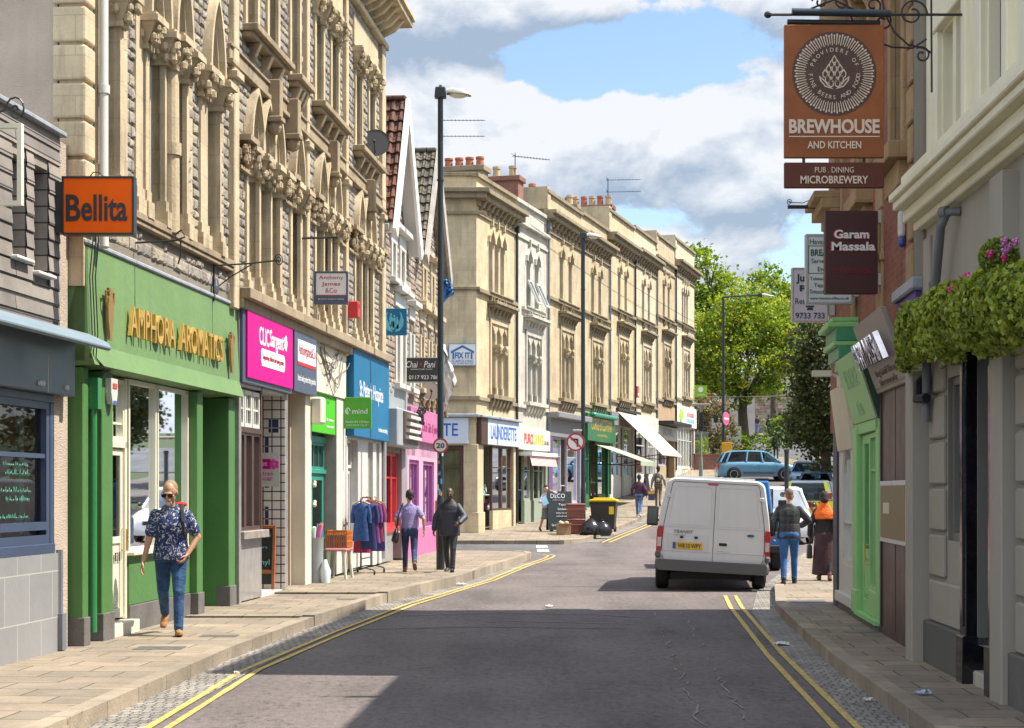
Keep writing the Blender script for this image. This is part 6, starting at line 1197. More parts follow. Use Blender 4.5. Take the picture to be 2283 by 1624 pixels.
b2 = bx('lower_board', mk('plum_brown_panel', (.115, .036, .024), .5, .25, 1.6, spec=.25), t, -w/2, w/2, .0, .045, -.26, -.04, .006); LET(b2, M_bhtxt, [('PUB . DINING', 0, -.105, w*.39, .048), ('MICROBREWERY', 0, -.19, w*.68, .068, dict(bold=.02))])
mb = MB(); [mb.box(x-.012, x+.012, .015, .03, -.045, .005) for x in (-.26, .26)]; mb.build('link_straps', M_iron, t)
mb = MB(); mb.cyl((-w/2+.06, -.03, h+.10), (w/2+.05, -.03, h+.085), .032, n=14); mb.build('lamp_trough', mk('trough_blue_black', (.02, .03, .045), .35), t, smooth=40); mb = MB(); mb.cyl((-w/2+.03, .03, h+.03), (w/2-.03, .03, h+.02), .024, n=12); mb.build('hanger_bar', M_iron, t, smooth=40)
mb = MB(); mb.tube([(-w/2-.12, .02, h+.09), (w/2+.75, .02, h+.09)], .012, 8); mb.ball((-w/2-.14, .02, h+.09), (.035, .035, .03), 10); mb.build('arm', M_iron, t)
mb = MB(); sp = lambda x, z, r, t0, turns, d=1: [(x+r*(1-q/(turns*14)*.8)*math.cos(t0+d*q*.45), .02, z+r*(1-q/(turns*14)*.8)*math.sin(t0+d*q*.45)) for q in range(int(turns*14))]
for pts in (sp(.68, h+.10, .13, 0, 1.4), sp(.42, h+.03, .09, 2, 1.3, -1), sp(.34, h+.17, .08, 4, 1.3), sp(.76, h-.26, .075, 2.2, 1.3, -1), sp(.08, h+.2, .09, 0, 1.3), sp(-.12, h+.2, .07, 3, 1.2, -1),
            [(.08, .02, h+.28), (.16, .02, h+.04), (.32, .02, h-.13), (.5, .02, h-.19), (.68, .02, h-.20), (.8, .02, h-.12)], [(.4, .02, h+.3), (.44, .02, h+.1), (.52, .02, h-.06), (.64, .02, h-.17), (.78, .02, h-.2), (.84, .02, h-.24)], [(.84, .02, h+.34), (.845, .02, h-.58)], [(-.2, .02, h+.14), (.0, .02, h+.22), (.2, .02, h+.12)]): mb.cut(); mb.tube(pts, .0095, 5)
mb.build('scroll', M_iron, t)
t, bo, w, h = board_sign('hanging_sign', 'dark maroon hanging sign with white lettering beside red brick', 19.6, 1840, 1957, 470, 655, mk('maroon_sign', (.062, .022, .022), .5, .06), .12)
LET(bo, mk('red_edge_letters', (.42, .03, .05), .5), [('Garam', 0, .683, .425, .112), ('Massala', .02, .543, .525, .112)], -.002, bold=.035); LET(bo, M_txt, [('Garam', 0, .683, .40, .10), ('Massala', .02, .543, .50, .10)], -.006, bold=.03); LET(bo, mk('dim_red', (.18, .012, .018), .5), [('BYO', -.17, .26, .10, .05), ('BRISTOL', .08, .26, .32, .06)], -.002, bold=.03)
for z in (.1, .82): bx('wall_bracket', M_white, t, w/2, w/2+.06, .02, .1, z, z+.14)
t, bo, w, h = board_sign('hanging_sign', 'white framed cafe sign with green lettering half behind the maroon sign', 21.9, 1797, 1901, 522, 678, mk('pale_sign', (.62, .68, .68), .4, .04), .12, mk('sign_grey_frame', (.40, .42, .43), .4), .03)
LET(bo, mk('green_letters', (.01, .10, .055), .5), [('Havana Coffee', -.0, .80, .5, .065), ('BREAKFAST', 0, .66, .48, .085, dict(bold=.02)), ('Served All Day', 0, .545, .46, .075), ('Every Day', 0, .44, .30, .075), ('Takeaway Available', 0, .32, .5, .05), ('Tea . Coffee', 0, .24, .4, .05), ('Smoothies Shakes', 0, .16, .5, .055), ('www.havanacoffee.co.uk', 0, .075, .5, .035)], .001)
mb = MB(); ring(mb, [(-.27, .39), (.27, .39), (.27, .75), (-.27, .75)], [(-.262, .398), (.262, .398), (.262, .742), (-.262, .742)], .0, .004); mb.build('ruled_border', mk('green_letters', (.01, .10, .055), .5), bo); bx('wall_bracket', M_white, t, w/2, w/2+.08, .02, .1, .1, .2)
t, bo, w, h = board_sign('hanging_sign', 'white restaurant sign with dark gothic letters and a phone number, furthest along the brick wall', 24.6, 1766, 1846, 597, 718, mk('mauve_white_sign', (.62, .58, .66), .45, .04), .12, mk('sign_mauve_frame', (.45, .42, .46), .4), .022)
LET(bo, mk('dark_green_letters', (.012, .06, .05), .5), [('Jungle', -.02, .62, .36, .14, dict(bold=.03)), ('Raj', -.02, .47, .26, .12, dict(bold=.03)), ('Restaurant', 0, .30, .42, .085), ('9733 733', 0, .09, .42, .085, dict(bold=.01))], .001)
mb = MB(); mb.prism([(-.05, .17), (.05, .17), (.035, .205), (-.035, .205)], 0, .004); mb.prism([(-.06, .21), (.06, .21), (.06, .235), (-.06, .235)], 0, .004); mb.build('telephone_mark', mk('dark_green_letters', (.012, .06, .05), .5), bo); bx('wall_bracket', M_white, t, w/2, w/2+.1, .02, .1, .1, .4)
t = thing('sign_bracket', 'empty flat sign bracket topped with thin wire scrolls on the brick corner', 'sign bracket', at(1805, 462, 25.0)); bx('bar', M_iron, t, -.32, .4, -.02, .02, -.025, .025)
mb = MB(); mb.tube([(-.3+.04*math.cos(q*.5)*(1-q/24), 0, .07+.05*math.sin(q*.5)*(1-q/24)) for q in range(20)]+[(-.1, 0, .06), (.05, 0, .12), (.2, 0, .16), (.35, 0, .3)], .006, 4); mb.tube([(.05+.06*math.cos(q*.5)*(1-q/24), 0, .1+.07*math.sin(q*.5)*(1-q/24)) for q in range(20)], .006, 4); mb.build('wire_scroll', M_iron, t)
# far hanging charity sign at the end of the terrace
t, bo, w, h = board_sign('hanging_sign', 'small lime green hanging sign at the far end of the terrace', 97.4, 1548, 1576, 860, 886, mk('lime_far', (.22, .45, .02), .5), .06); mb = MB(); mb.lathe([(.15, 0), (.15, .01), (.01, .012)], (0, 0, 0), 14); o = mb.build('round_mark', M_txt, bo); o.matrix_local = Matrix.Translation((0, -.002, .44)) @ Matrix.Rotation(R(90), 4, 'X'); LET(bo, M_txt, [('OXFAM', 0, .14, .44, .1)]); arm(t, [(-w/2-.3, .03, h*.6), (-w/2, .03, h*.6)], .02)
# ---------------------------------------------------------------- lamp posts and traffic signs
M_post = mk('post_black_green', (.016, .024, .03), .42, .15, 4); M_lampg = mk('lamp_housing', (.40, .40, .38), .45, .08, 3); M_lens = mk('lamp_lens', (.62, .58, .48), .2, .1); M_sgrey = mk('sign_back', (.30, .31, .32), .5, .06)
def lamp_head(t, x, z, L=.62, yaw=0):
    M_ = Matrix.Translation((x, 0, z)) @ Matrix.Rotation(yaw, 4, 'Z'); mb = MB(M_)
    mb.box(-.12, .12, -.10, .10, -.12, .10, tz=.02); mb.cut(); mb.cyl((0, 0, .1), (0, 0, .15), .035, n=8); mb.build('lamp_mount', M_post, t, bevel=.02)
    mb = MB(M_); n = 12; R0 = []
    for s_, hh, ww, zz in ((.12, .11, .11, .0), (.24, .13, .14, .0), (.42, .11, .155, -.015), (.56, .075, .13, -.03), (L, .03, .07, -.045)): R0.append([(s_, ww*math.cos(math.pi*k/(n-1)), zz-.03+hh*math.sin(math.pi*k/(n-1))) for k in range(n)])
    vs = [p for r in R0 for p in r]; mb.add(vs, [(i*n+k, i*n+k+1, (i+1)*n+k+1, (i+1)*n+k) for i in range(4) for k in range(n-1)]+[tuple(range(n)), tuple(4*n+k for k in range(n-1, -1, -1))]); hd_ = mb.build('lamp_housing', M_lampg, t, smooth=40)
    mb = MB(M_); mb.ball((.37, 0, -.035), (.21, .12, .085), 12); mb.build('lens', M_lens, hd_, smooth=60)
def lamp_post(label, loc, H, r, group='black lamp posts along the street', arm_l=0, base=(1.35, .085), yaw=0):
    t = thing('lamp_post', label, 'lamp post', loc, 0, group); mb = MB(); mb.cyl((0, 0, base[0]-.02), (0, 0, H), r, r*.82, 14); mb.cyl((0, 0, H*.82), (0, 0, H*.82+.03), r*1.12, n=14); mb.build('column', M_post, t, smooth=40)
    mb = MB(); mb.cyl((0, 0, -.05), (0, 0, base[0]), base[1], n=16); mb.cyl((0, 0, base[0]), (0, 0, base[0]+.14), base[1], r, 16); mb.build('base', M_post, t, smooth=40); bx('access_door', M_iron, t, -.05, .05, -base[1]-.006, -base[1]*.8, .35, .95, .005)
    if arm_l: mb = MB(); mb.tube([(0, 0, H-.1), (.05, 0, H), (arm_l, 0, H+.12)], r*.55, 8); mb.build('arm', M_post, t); lamp_head(t, arm_l, H+.12, .8)
    else: lamp_head(t, 0, H+.06, .62, yaw)
    return t
p1 = Vector((-1.44, 34.3, .16)); l1 = lamp_post('black lamp post nearest the camera with a twenty limit sign and stickers', p1, 9.55, .066)
p2 = Vector((2.42, 58, zg(58)+.12)); l2 = lamp_post('black lamp post with the no left turn sign before the terrace', p2, 9.95, .075)
p3 = Vector((12.15, 98, zg(98)+.1)); l3 = lamp_post('far lamp post with a long arm against the bright tree', p3, 9.8, .085, arm_l=2.1)
random.seed(4); mb = MB(); Ms = [mk('sticker_'+n, c, .6) for n, c in (('blue', (.05, .25, .5)), ('cyan', (.2, .5, .6)), ('orange', (.7, .3, .03)), ('white', (.7, .7, .7)), ('black', (.02, .02, .02)))]
for i in range(13):
    z = random.uniform(1.45, 2.35); a = R(random.uniform(215, 325)); s_ = random.uniform(.03, .05); r = .068; P = [(r*1.02*math.cos(a+q*s_/r/2), r*1.02*math.sin(a+q*s_/r/2)) for q in (-1, 0, 1)]; hh = random.uniform(.04, .12)
    mb.cut(); mb.add([(x, y, z) for x, y in P]+[(x, y, z+hh) for x, y in P], [(0, 1, 4, 3), (1, 2, 5, 4)], i % 5)
mb.build('sticker', Ms, l1)
def disc(t, x, y, z, r, cols, name='plate'):
    for i, (rr_, m) in enumerate(cols):
        mb = MB(Matrix.Translation((x, y-(0, .0121, .0136)[i], z)) @ Matrix.Rotation(R(90), 4, 'X')); mb.cyl((0, 0, 0), (0, 0, .012 if i == 0 else .0014), r*rr_, n=28); o = mb.build(name if i == 0 else ('red_ring' if i == 1 else 'white_face'), m, t)
        if i == 0: t = o
    return t
M_sred = mk('sign_red', (.42, .02, .035), .4, .05); M_swhite = mk('sign_white', (.68, .66, .64), .4, .04)
s = thing('speed_limit_sign', 'round red ringed twenty limit sign on the nearest lamp post', 'traffic sign', at(982, 994, 34.14)); pl = disc(s, 0, 0, 0, .155, [(1, M_sgrey), (.98, M_sred), (.76, M_swhite)]); lettering('lettering', M_black, pl, '20', 0, .0, .165, .105, -.016, bold=.03); bx('clamp', M_sgrey, s, -.03, .03, .0, .09, -.04, .04)
s = thing('no_left_turn_sign', 'round white no left turn sign with a red slash on the second lamp post', 'traffic sign', at(1283, 986, 57.85)); pl = disc(s, 0, 0, 0, .315, [(1, M_sgrey), (.98, M_sred), (.8, M_swhite)])
mb = MB(); mb.prism([(-.16, .09), (-.08, .15), (-.08, .12), (.06, .12), (.10, .08), (.10, -.16), (.04, -.16), (.04, .05), (-.08, .06), (-.08, .03)], -.022, -.016); mb.build('arrow', M_black, pl); mb = MB(Matrix.Rotation(R(45), 4, 'Y')); mb.box(-.29, .29, -.028, -.023, -.028, .028); mb.build('slash', M_sred, pl)
bx('clamp', M_sgrey, s, .1, .28, .012, .1, -.05, .05); bx('sign_lamp', M_lampg, s, -.1, .22, -.12, .02, .36, .42, .02)
s = thing('no_entry_sign', 'pinkish red round sign seen edge on upon the far lamp post', 'traffic sign', at(1618, 934, 97.7), R(55)); mb = MB(); mb.cyl((0, -.04, 0), (0, 0, 0), .38, n=24); pl = mb.build('plate', mk('faded_red', (.62, .10, .22), .5), s); bx('white_bar', M_swhite, pl, -.26, .26, -.05, -.041, -.06, .06); mb = MB(); mb.cyl((0, 0, 0), (0, .012, 0), .385, n=24); mb.build('sign_rim', mk('rim_mauve', (.35, .28, .5), .5), pl)
s = thing('signpost', 'grey green post with a small double armed lamp top by the end house', 'post', (10.2, 92, zg(92)+.1)); mb = MB(); mb.cyl((0, 0, 0), (0, 0, 1.1), .12, .09, 12); mb.cyl((0, 0, 1.1), (0, 0, 3.9), .06, n=10); mb.build('column', mk('post_green_grey', (.22, .27, .24), .5), s, smooth=40); mb = MB(); mb.box(-.5, .5, -.08, .08, 3.85, 3.97); mb.build('cross_arm', M_sgrey, s, bevel=.02); mb = MB(); mb.box(-.12, .12, -.1, .0, 2.5, 3.5); mb.build('signal_head', M_black, s, bevel=.02)
s = thing('bollard_post', 'plain black post standing on the right pavement behind the white car', 'post', (8.62, 53.5, zg(53.5)+.0)); mb = MB(); mb.cyl((0, 0, 0), (0, 0, 2.85), .07, n=12); mb.build('column', M_post, s, smooth=40); mb = MB(); mb.cyl((0, 0, 2.80), (0, 0, 2.9), .085, n=12); mb.cyl((0, 0, 1.5), (0, 0, 1.55), .08, n=12); mb.build('cap', M_iron, s)
# ---------------------------------------------------------------- bins and things on the pavements
zt = lambda y: zg(y)+.12
t = thing('wheelie_bin', 'large black wheeled bin with a bright yellow lid', 'bin', (3.05, 56.5, zt(56.5)), R(-8)); mb = MB(); mb.add([(-.36, -.36, .1), (.36, -.36, .1), (.36, .36, .1), (-.36, .36, .1), (-.43, -.45, 1.02), (.43, -.45, 1.02), (.43, .45, 1.02), (-.43, .45, 1.02)], [(3, 2, 1, 0), (4, 5, 6, 7), (0, 1, 5, 4), (1, 2, 6, 5), (2, 3, 7, 6), (3, 0, 4, 7)]); mb.box(-.45, .45, -.47, .47, .95, 1.02); mb.build('body', mk('bin_black', (.028, .03, .024), .45, .15), t, bevel=.03, seg=2)
mb = MB(); mb.box(-.47, .47, -.5, .48, 1.02, 1.09, tz=.04); mb.box(-.36, .36, -.36, .38, 1.09, 1.14, tz=.06); mb.build('lid', mk('bin_yellow', (.75, .50, .01), .4, .06), t, bevel=.02, seg=2)
for x in (-.34, .34): mb = MB(); mb.cyl((x-.04, .34, .1), (x+.04, .34, .1), .1, n=14); mb.build('wheel', M_black, t)
bx('sticker', mk('bin_yellow', (.75, .50, .01), .4), t, .2, .36, -.44, -.40, .6, .85); bx('handle', M_black, t, -.3, .3, .47, .55, .95, 1.0, .015)
M_caddy = mk('caddy_brown', (.20, .065, .05), .5, .12)
for k, (x, y, z, lab) in enumerate(((2.07, 55.6, zt(55.6), 'lower reddish brown food caddy standing on the pavement'), (2.07, 55.6, zt(55.6)+.50, 'upper reddish brown food caddy stacked on another'))):
    t = thing('food_caddy', lab, 'caddy', (x, y, z), R(5), 'brown food caddies'); mb = MB(); mb.add([(-.24, -.2, 0), (.24, -.2, 0), (.24, .2, 0), (-.24, .2, 0), (-.29, -.25, .42), (.29, -.25, .42), (.29, .25, .42), (-.29, .25, .42)], [(3, 2, 1, 0), (4, 5, 6, 7), (0, 1, 5, 4), (1, 2, 6, 5), (2, 3, 7, 6), (3, 0, 4, 7)]); mb.build('body', M_caddy, t, bevel=.025, seg=2); bx('lid', M_caddy, t, -.31, .31, -.27, .27, .42, .49, .03); mb = MB(); mb.tube([(-.3, -.05, .36), (-.34, -.29, .3), (.34, -.29, .3), (.3, -.05, .36)], .015, 6); mb.build('handle', M_caddy, t)
random.seed(12); M_bag = mk('bin_bag', (.012, .012, .016), .22, .2, 8, .5, 14)
for k, (x, y, s_, lab) in enumerate(((2.55, 55.0, .36, 'left knotted black bin bag below the yellow lidded bin'), (2.92, 54.9, .30, 'right knotted black bin bag below the yellow lidded bin'))):
    t = thing('bin_bag', lab, 'bin bag', (x, y, zt(y)), 0, 'black bin bags'); mb = MB(); n = 18; vs = []
    prof = [(.2, 0), (.9, .02), (1.0, .35), (.92, .8), (.62, 1.15), (.25, 1.4), (.08, 1.5), (.16, 1.68), (.02, 1.7)]
    for r_, z_ in prof: vs += [(s_*r_*math.cos(2*math.pi*j/n)*(1+random.uniform(-.1, .1)), s_*r_*.85*math.sin(2*math.pi*j/n)*(1+random.uniform(-.1, .1)), s_*z_*(1+random.uniform(-.03, .03))) for j in range(n)]
    m_ = len(prof); mb.add(vs, [(i*n+j, i*n+(j+1) % n, (i+1)*n+(j+1) % n, (i+1)*n+j) for i in range(m_-1) for j in range(n)]+[tuple(range(n-1, -1, -1))]); mb.build('bag', M_bag, t, smooth=70)
t = thing('cardboard_box', 'open cardboard box of rubbish beside the brown caddies', 'box', (1.7, 54.9, zt(54.9)), R(12)); mb = MB(); mb.box(-.2, .2, -.02, 0, 0, .38); mb.box(-.2, .2, .3, .32, 0, .38); mb.box(-.2, -.18, 0, .3, 0, .38); mb.box(.18, .2, 0, .3, 0, .38); mb.box(-.2, .2, -.16, -.02, .36, .375); mb.build('carton', mk('cardboard', (.30, .20, .11), .85, .2), t); mb = MB(); [mb.ball((random.uniform(-.14, .14), .15+random.uniform(-.1, .1), .32+random.uniform(0, .1)), .07, 6, k % 3) for k in range(9)]; mb.build('rubbish', [M_cream, mk('peel', (.5, .25, .05), .7), M_white], t)
t = thing('pavement_board', 'black pavement board with white cafe writing behind the walking woman', 'pavement board', (1.62, 56.8, zt(56.8)), R(14)); mb = MB(Matrix.Rotation(R(-8), 4, 'X')); mb.box(-.42, .42, -.02, .02, .06, 1.35); bd = mb.build('board', mk('board_black', (.02, .028, .034), .55, .2), t); mb = MB(Matrix.Rotation(R(8), 4, 'X')); mb.box(-.4, .4, .36, .39, 0, 1.2); mb.build('rear_leg', M_black, t)
mb = MB(); K = Matrix.Rotation(R(-8), 4, 'X'); [(mb.cut(), tput(mb, a_, x_, z_, w_, h_, -.025, M=K)) for a_, x_, z_, w_, h_ in (('DECO', -.06, 1.2, .5, .15), ('Cafe Lounge', -.04, 1.06, .4, .04), ('Tapas', .1, .9, .3, .09), ('Sandwich', .1, .76, .36, .08), ('OPEN TIL LATE', .08, .62, .44, .05), ('coffee & cakes', .08, .52, .44, .05), ('Eat In Or Take Out', .0, .22, .6, .08))]; mb.build('chalk_writing', M_txt, bd, fix=False)
# bistro chair outside the far shop
t = thing('bistro_chair', 'pale yellow wire bistro chair outside the far shops', 'chair', FB.world(36.2, -.75, zt(91)-.0), R(160)); M_yc = mk('yellow_enamel', (.68, .60, .22), .4); mb = MB(); mb.cyl((0, 0, .44), (0, 0, .47), .22, n=16); mb.build('seat', M_yc, t); mb = MB(); mb.tube([(.24*math.cos(q*math.pi/10), .2, .72+.24*math.sin(q*math.pi/10)) for q in range(11)], .014, 5); [mb.tube([(x, .2, .47), (x, .2, .94)], .009, 4) for x in (-.12, 0, .12)]; mb.build('backrest', M_yc, t)
for x, y in ((-.2, .2), (.2, .2), (-.2, -.2), (.2, -.2)): mb = MB(); mb.tube([(x*.8, y*.8, .46), (x, y, 0)], .013, 5); mb.build('leg', M_yc, t)
t = thing('side_board', 'dark pavement board leaning near the white shopfront by the man in a dark jacket', 'pavement board', FB.world(25.2, -.9, zt(79)), R(70)); mb = MB(Matrix.Rotation(R(-10), 4, 'X')); mb.box(-.3, .3, 0, .03, 0, 1.0); mb.build('board', M_brown, t); mb = MB(Matrix.Rotation(R(10), 4, 'X')); mb.box(-.3, .3, .3, .33, 0, 1.0); mb.build('rear_leg', M_brown, t)
# clothes rack, stool with basket, bucket by the charity shop doors
px = FA.world(15.6, -.34, .165); t = thing('clothes_rack', 'wheeled metal rack of second hand clothes outside the blue fronted shop', 'clothes rack', px, LA.rz)
mb = MB(); mb.tube([(-.55, 0, .12), (-.55, 0, 1.42), (-.5, 0, 1.46), (.5, 0, 1.46), (.55, 0, 1.42), (.55, 0, .12)], .014, 8); [mb.tube([(x, -.26, .09), (x, -.1, .13), (x, .1, .13), (x, .26, .09)], .013, 6) for x in (-.55, .55)]; mb.tube([(-.55, 0, .3), (.55, 0, .3)], .011, 6); mb.build('frame', M_iron, t)
for x in (-.55, .55):
    for y in (-.26, .26): mb = MB(); mb.cyl((x, y-.015, .04), (x, y+.015, .04), .04, n=10); mb.build('castor', M_black, t)
random.seed(22); cols = [('denim', (.025, .07, .22)), ('navy', (.03, .04, .14)), ('crimson', (.42, .02, .08)), ('purple', (.16, .05, .22)), ('rose', (.55, .12, .22)), ('teal', (.04, .16, .17)), ('wine', (.22, .02, .06)), ('cream', (.5, .45, .36)), ('indigo', (.08, .07, .3))]
for k in range(11):
    x = -.52+k*.103; nm, c_ = cols[k % 9]; L = .72 if k == 0 else random.uniform(.7, 1.0); ga = thing('garment', ('blue printed top on a wooden hanger at the near end of the clothes rack' if k == 0 else nm+' garment hanging %s on the clothes rack' % ['', 'second from the near end', 'third along', 'fourth along', 'fifth along', 'in the middle', 'just past the middle', 'eighth along', 'third from the far end', 'second from the far end', 'at the far end'][k]), 'garment', (px.x, px.y, px.z), LA.rz, 'clothes on the rack')
    mb = MB(); n = 12; rows_ = [(1.36, .035), (1.33, .12), (1.24, .15), (1.05, .12), (1.36-L*.6, .14), (1.36-L, .17)]; vs = []
    for i, (z, hw) in enumerate(rows_): vs += [(x+.035*math.cos(2*math.pi*j/n)*(1+random.uniform(-.4, .6)*(i > 1))+.01*i*(k-5)/5, hw*math.sin(2*math.pi*j/n)*(1+random.uniform(-.08, .08)), z) for j in range(n)]
    mb.add(vs, [(i*n+j, i*n+(j+1) % n, (i+1)*n+(j+1) % n, (i+1)*n+j) for i in range(5) for j in range(n)]+[tuple(range(n-1, -1, -1)), tuple(5*n+j for j in range(n))])
    for s_ in (-1, 1): mb.tube([(x, s_*.12, 1.31), (x, s_*.165, 1.12), (x, s_*.165, .98)], [.05, .042, .035], 7)
    ga.location += Matrix.Rotation(LA.rz, 3, 'Z') @ Vector((0, [0, -.13, .02, -.16, .05, -.1, -.17, 0, -.14, .04, -.12][k], 0)); mb.build('cloth', mk('cloth_'+nm, c_, .85, .5 if k == 0 else .3, 18 if k == 0 else 6), ga, smooth=70); mb = MB(); mb.tube([(x, -.17, 1.335), (x, 0, 1.41), (x, .17, 1.335)], .011, 5); mb.tube([(x, 0, 1.40), (x, 0, 1.46), (x, .025, 1.485), (x, .02, 1.45)], .005, 4); mb.build('hanger', M_wood if k else M_framec, ga)
px = FA.world(13.75, -.18, .165); t = thing('plastic_stool', 'pink topped stool with cream legs outside the lime shop', 'stool', px, LA.rz); mb = MB(); mb.box(-.34, .34, -.2, .2, .50, .56); mb.build('seat', mk('stool_pink', (.55, .20, .22), .5), t, bevel=.03, seg=2)
for x in (-.27, .27):
    for y in (-.14, .14): mb = MB(); mb.tube([(x, y, .51), (x*1.0, y*1.05, .3), (x*1.16, y*1.3, 0)], [.05, .032, .026], 8); mb.build('leg', M_cream, t, smooth=50)
t = thing('plastic_basket', 'orange plastic basket resting on the pink stool', 'basket', px+Vector((0, 0, .565)), LA.rz); M_ora = mk('basket_orange', (.62, .17, .02), .45); mb = MB();
for z in (.0, .10, .2, .28): mb.box(-.28, .28, -.19, -.175, z, z+.025); mb.box(-.28, .28, .175, .19, z, z+.025); mb.box(-.28, -.265, -.19, .19, z, z+.025); mb.box(.265, .28, -.19, .19, z, z+.025)
for k in range(9): x = -.28+k*.0665; mb.box(x, x+.03, -.19, -.178, 0, .3); mb.box(x, x+.03, .178, .19, 0, .3); y = -.19+k*.044; mb.box(-.28, -.268, y, y+.022, 0, .3); mb.box(.268, .28, y, y+.022, 0, .3)
mb.box(-.28, .28, -.19, .19, 0, .012); mb.build('basket', M_ora, t); mb = MB(); [mb.box(-.25+k*.075, -.2+k*.075, -.16, .16, .02, .20+.05*random.random(), k % 8) for k in range(7)]; mb.build('contents', M_books, t)
px = FA.world(12.3, -.04, .165); t = thing('umbrella_bucket', 'grey bucket stuffed with umbrellas and rolled cloth by the lime shop door', 'bucket', px, LA.rz); mb = MB(); mb.lathe([(.12, 0), (.15, .75), (.16, .78), (.14, .78), (.13, .7)], (0, 0, 0), 16); mb.build('bucket', M_shut, t, smooth=40); mb = MB(); [mb.tube([(random.uniform(-.06, .06), random.uniform(-.06, .06), .4), (random.uniform(-.14, .14), random.uniform(-.12, .12), .95+.12*random.random())], [.04, .03], 6, k % 8) for k in range(7)]; mb.build('contents', M_books, t)
px = FA.world(12.3, -.22, .165); t = thing('plastic_bag', 'pale plastic bag standing on the pavement by the lime shop', 'bag', px, LA.rz); mb = MB(); mb.loft([((0, 0, 0), .11, .08), ((.01, 0, .2), .13, .1), ((0, .01, .34), .1, .05), ((0, 0, .40), .12, .02)], n=12); mb.build('bag', mk('pale_bag', (.55, .62, .66), .35, .15, 5), t, smooth=60)
# litter
random.seed(31); M_lit = mk('litter_paper', (.62, .63, .64), .7)
for k, (x, y, s_, lab) in enumerate(((3.05, 19.3, .10, 'white paper sheet lying in the right gutter'), (2.95, 14.1, .04, 'small torn wrapper in the right gutter near the camera'), (3.28, 13.6, .06, 'flattened pale blue packet on the near right pavement'), (-2.62, 16.2, .028, 'crumpled white tissue in the left gutter'), (-.95, 31.6, .12, 'white paper scrap in the left gutter beyond the man'), (.55, 25.6, .06, 'tiny white scrap on the road behind the van'))):
    t = thing('litter', lab, 'litter', (x, y, zg(y)+(.135 if k == 2 else .012)), random.random()*3); mb = MB(); n = 5; vs = [((i/n-.5)*s_*1.5, (j/n-.5)*s_*1.9, random.uniform(0, .03)) for i in range(n+1) for j in range(n+1)]; mb.add(vs, [(i*6+j, (i+1)*6+j, (i+1)*6+j+1, i*6+j+1) for i in range(n) for j in range(n)]); o = mb.build('paper', M_lit if k != 2 else mk('pale_blue_litter', (.3, .42, .58), .6), t); o.modifiers.new('thick', 'SOLIDIFY').thickness = .002
# overhead wires
for k, (a_, b_, s_) in enumerate(((FB.world(.9, -.3, 11.9), FB.world(43, -.4, 11.2), .25), (Vector((12, 96, 9.5)), Vector((26, 120, 12)), .5), (FB.world(43, 0, 9.6), Vector((13, 97.6, 11.4)), .3), (FB.world(43, 0, 7.2), Vector((25, 108, 9)), .5))):
    t = thing('overhead_wire', ['thin wire running along the terrace front below the cornice', 'sagging wire from the far lamp post to the trees', 'short wire from the end house to the far lamp post', 'low wire from the end house into the trees'][k], 'wire', a_); mb = MB(); mb.tube([(b_-a_)*(q/16)-Vector((0, 0, s_*4*(q/16)*(1-q/16))) for q in range(17)], .012, 4); mb.build('cable', M_iron, t)
t = FA.thing('cable_tangle', 'tangle of loose grey cables across the cream wall above the lime sign', 'cables', 12.3, z0=3.6); random.seed(9)
for k in range(8):
    a_, b_ = random.uniform(12.1, 13.0), random.uniform(14.2, 15.4); s_ = random.uniform(.15, .85); mb = MB(); mb.tube([(a_+(b_-a_)*q/14, -.06-.02*math.sin(q+k), 4.36-.03*k-s_*4*(q/14)*(1-q/14)*(.8+.2*math.sin(k+q))) for q in range(15)], .009, 4); mb.build('cable', mk('cable_grey', (.16, .15, .14), .6), t)
CUR[0] = None
# ---------------------------------------------------------------- vehicles (local: +y is the direction they drive)
CUR[0] = None
def paint(name, col, rough=.28): return mk(name, col, rough, .04, .6, coat=.6)
M_vwhite = mk('van_white', (.66, .68, .70), .38, .06, 1.2, coat=.3, streak=.10, stain=(.36, .36, .35)); M_cwhite = paint('car_white', (.70, .71, .72)); M_cblue = paint('car_sky_blue', (.12, .30, .46)); M_cnavy = paint('car_navy', (.035, .075, .13)); M_cdark = paint('car_dark_grey', (.05, .055, .065)); M_lrblue = paint('truck_blue', (.03, .16, .42)); M_csilver = paint('car_silver', (.45, .46, .47))
M_plastic = mk('grey_bumper', (.10, .10, .105), .6, .12, 5); M_tyre = mk('tyre', (.02, .02, .021), .85, .2, 8); M_alloy = mk('alloy', (.60, .61, .62), .35, .05, metal=.15); M_tail = mk('tail_red', (.40, .01, .015), .2, .06, coat=.5); M_clear = mk('lamp_clear', (.55, .50, .48), .15, .1, coat=.5); M_cglass = glassmat('car_glass', (.30, .40, .40), .4); M_cabin = mk('cabin_dark', (.02, .02, .022), .8); M_plateY = mk('plate_yellow', (.72, .44, .015), .45, .04); M_plateW = mk('plate_white', (.7, .7, .68), .45, .04); M_pblue = mk('plate_blue', (.02, .10, .45), .4)
def rpoly(P, r, n=4):
    """polygon with rounded corners"""
    out = []; m = len(P)
    for i in range(m):
        p, a, b = Vector((*P[i], 0)), Vector((*P[i-1], 0)), Vector((*P[(i+1) % m], 0)); rr = r[i] if isinstance(r, (list, tuple)) else r
        da, db = (a-p), (b-p); q = min(rr, da.length*.45, db.length*.45); s, e = p+da.normalized()*q, p+db.normalized()*q
        for k in range(n+1): t = k/n; v = s*(1-t)**2+p*2*t*(1-t)+e*t*t; out.append((v.x, v.y))
    return out
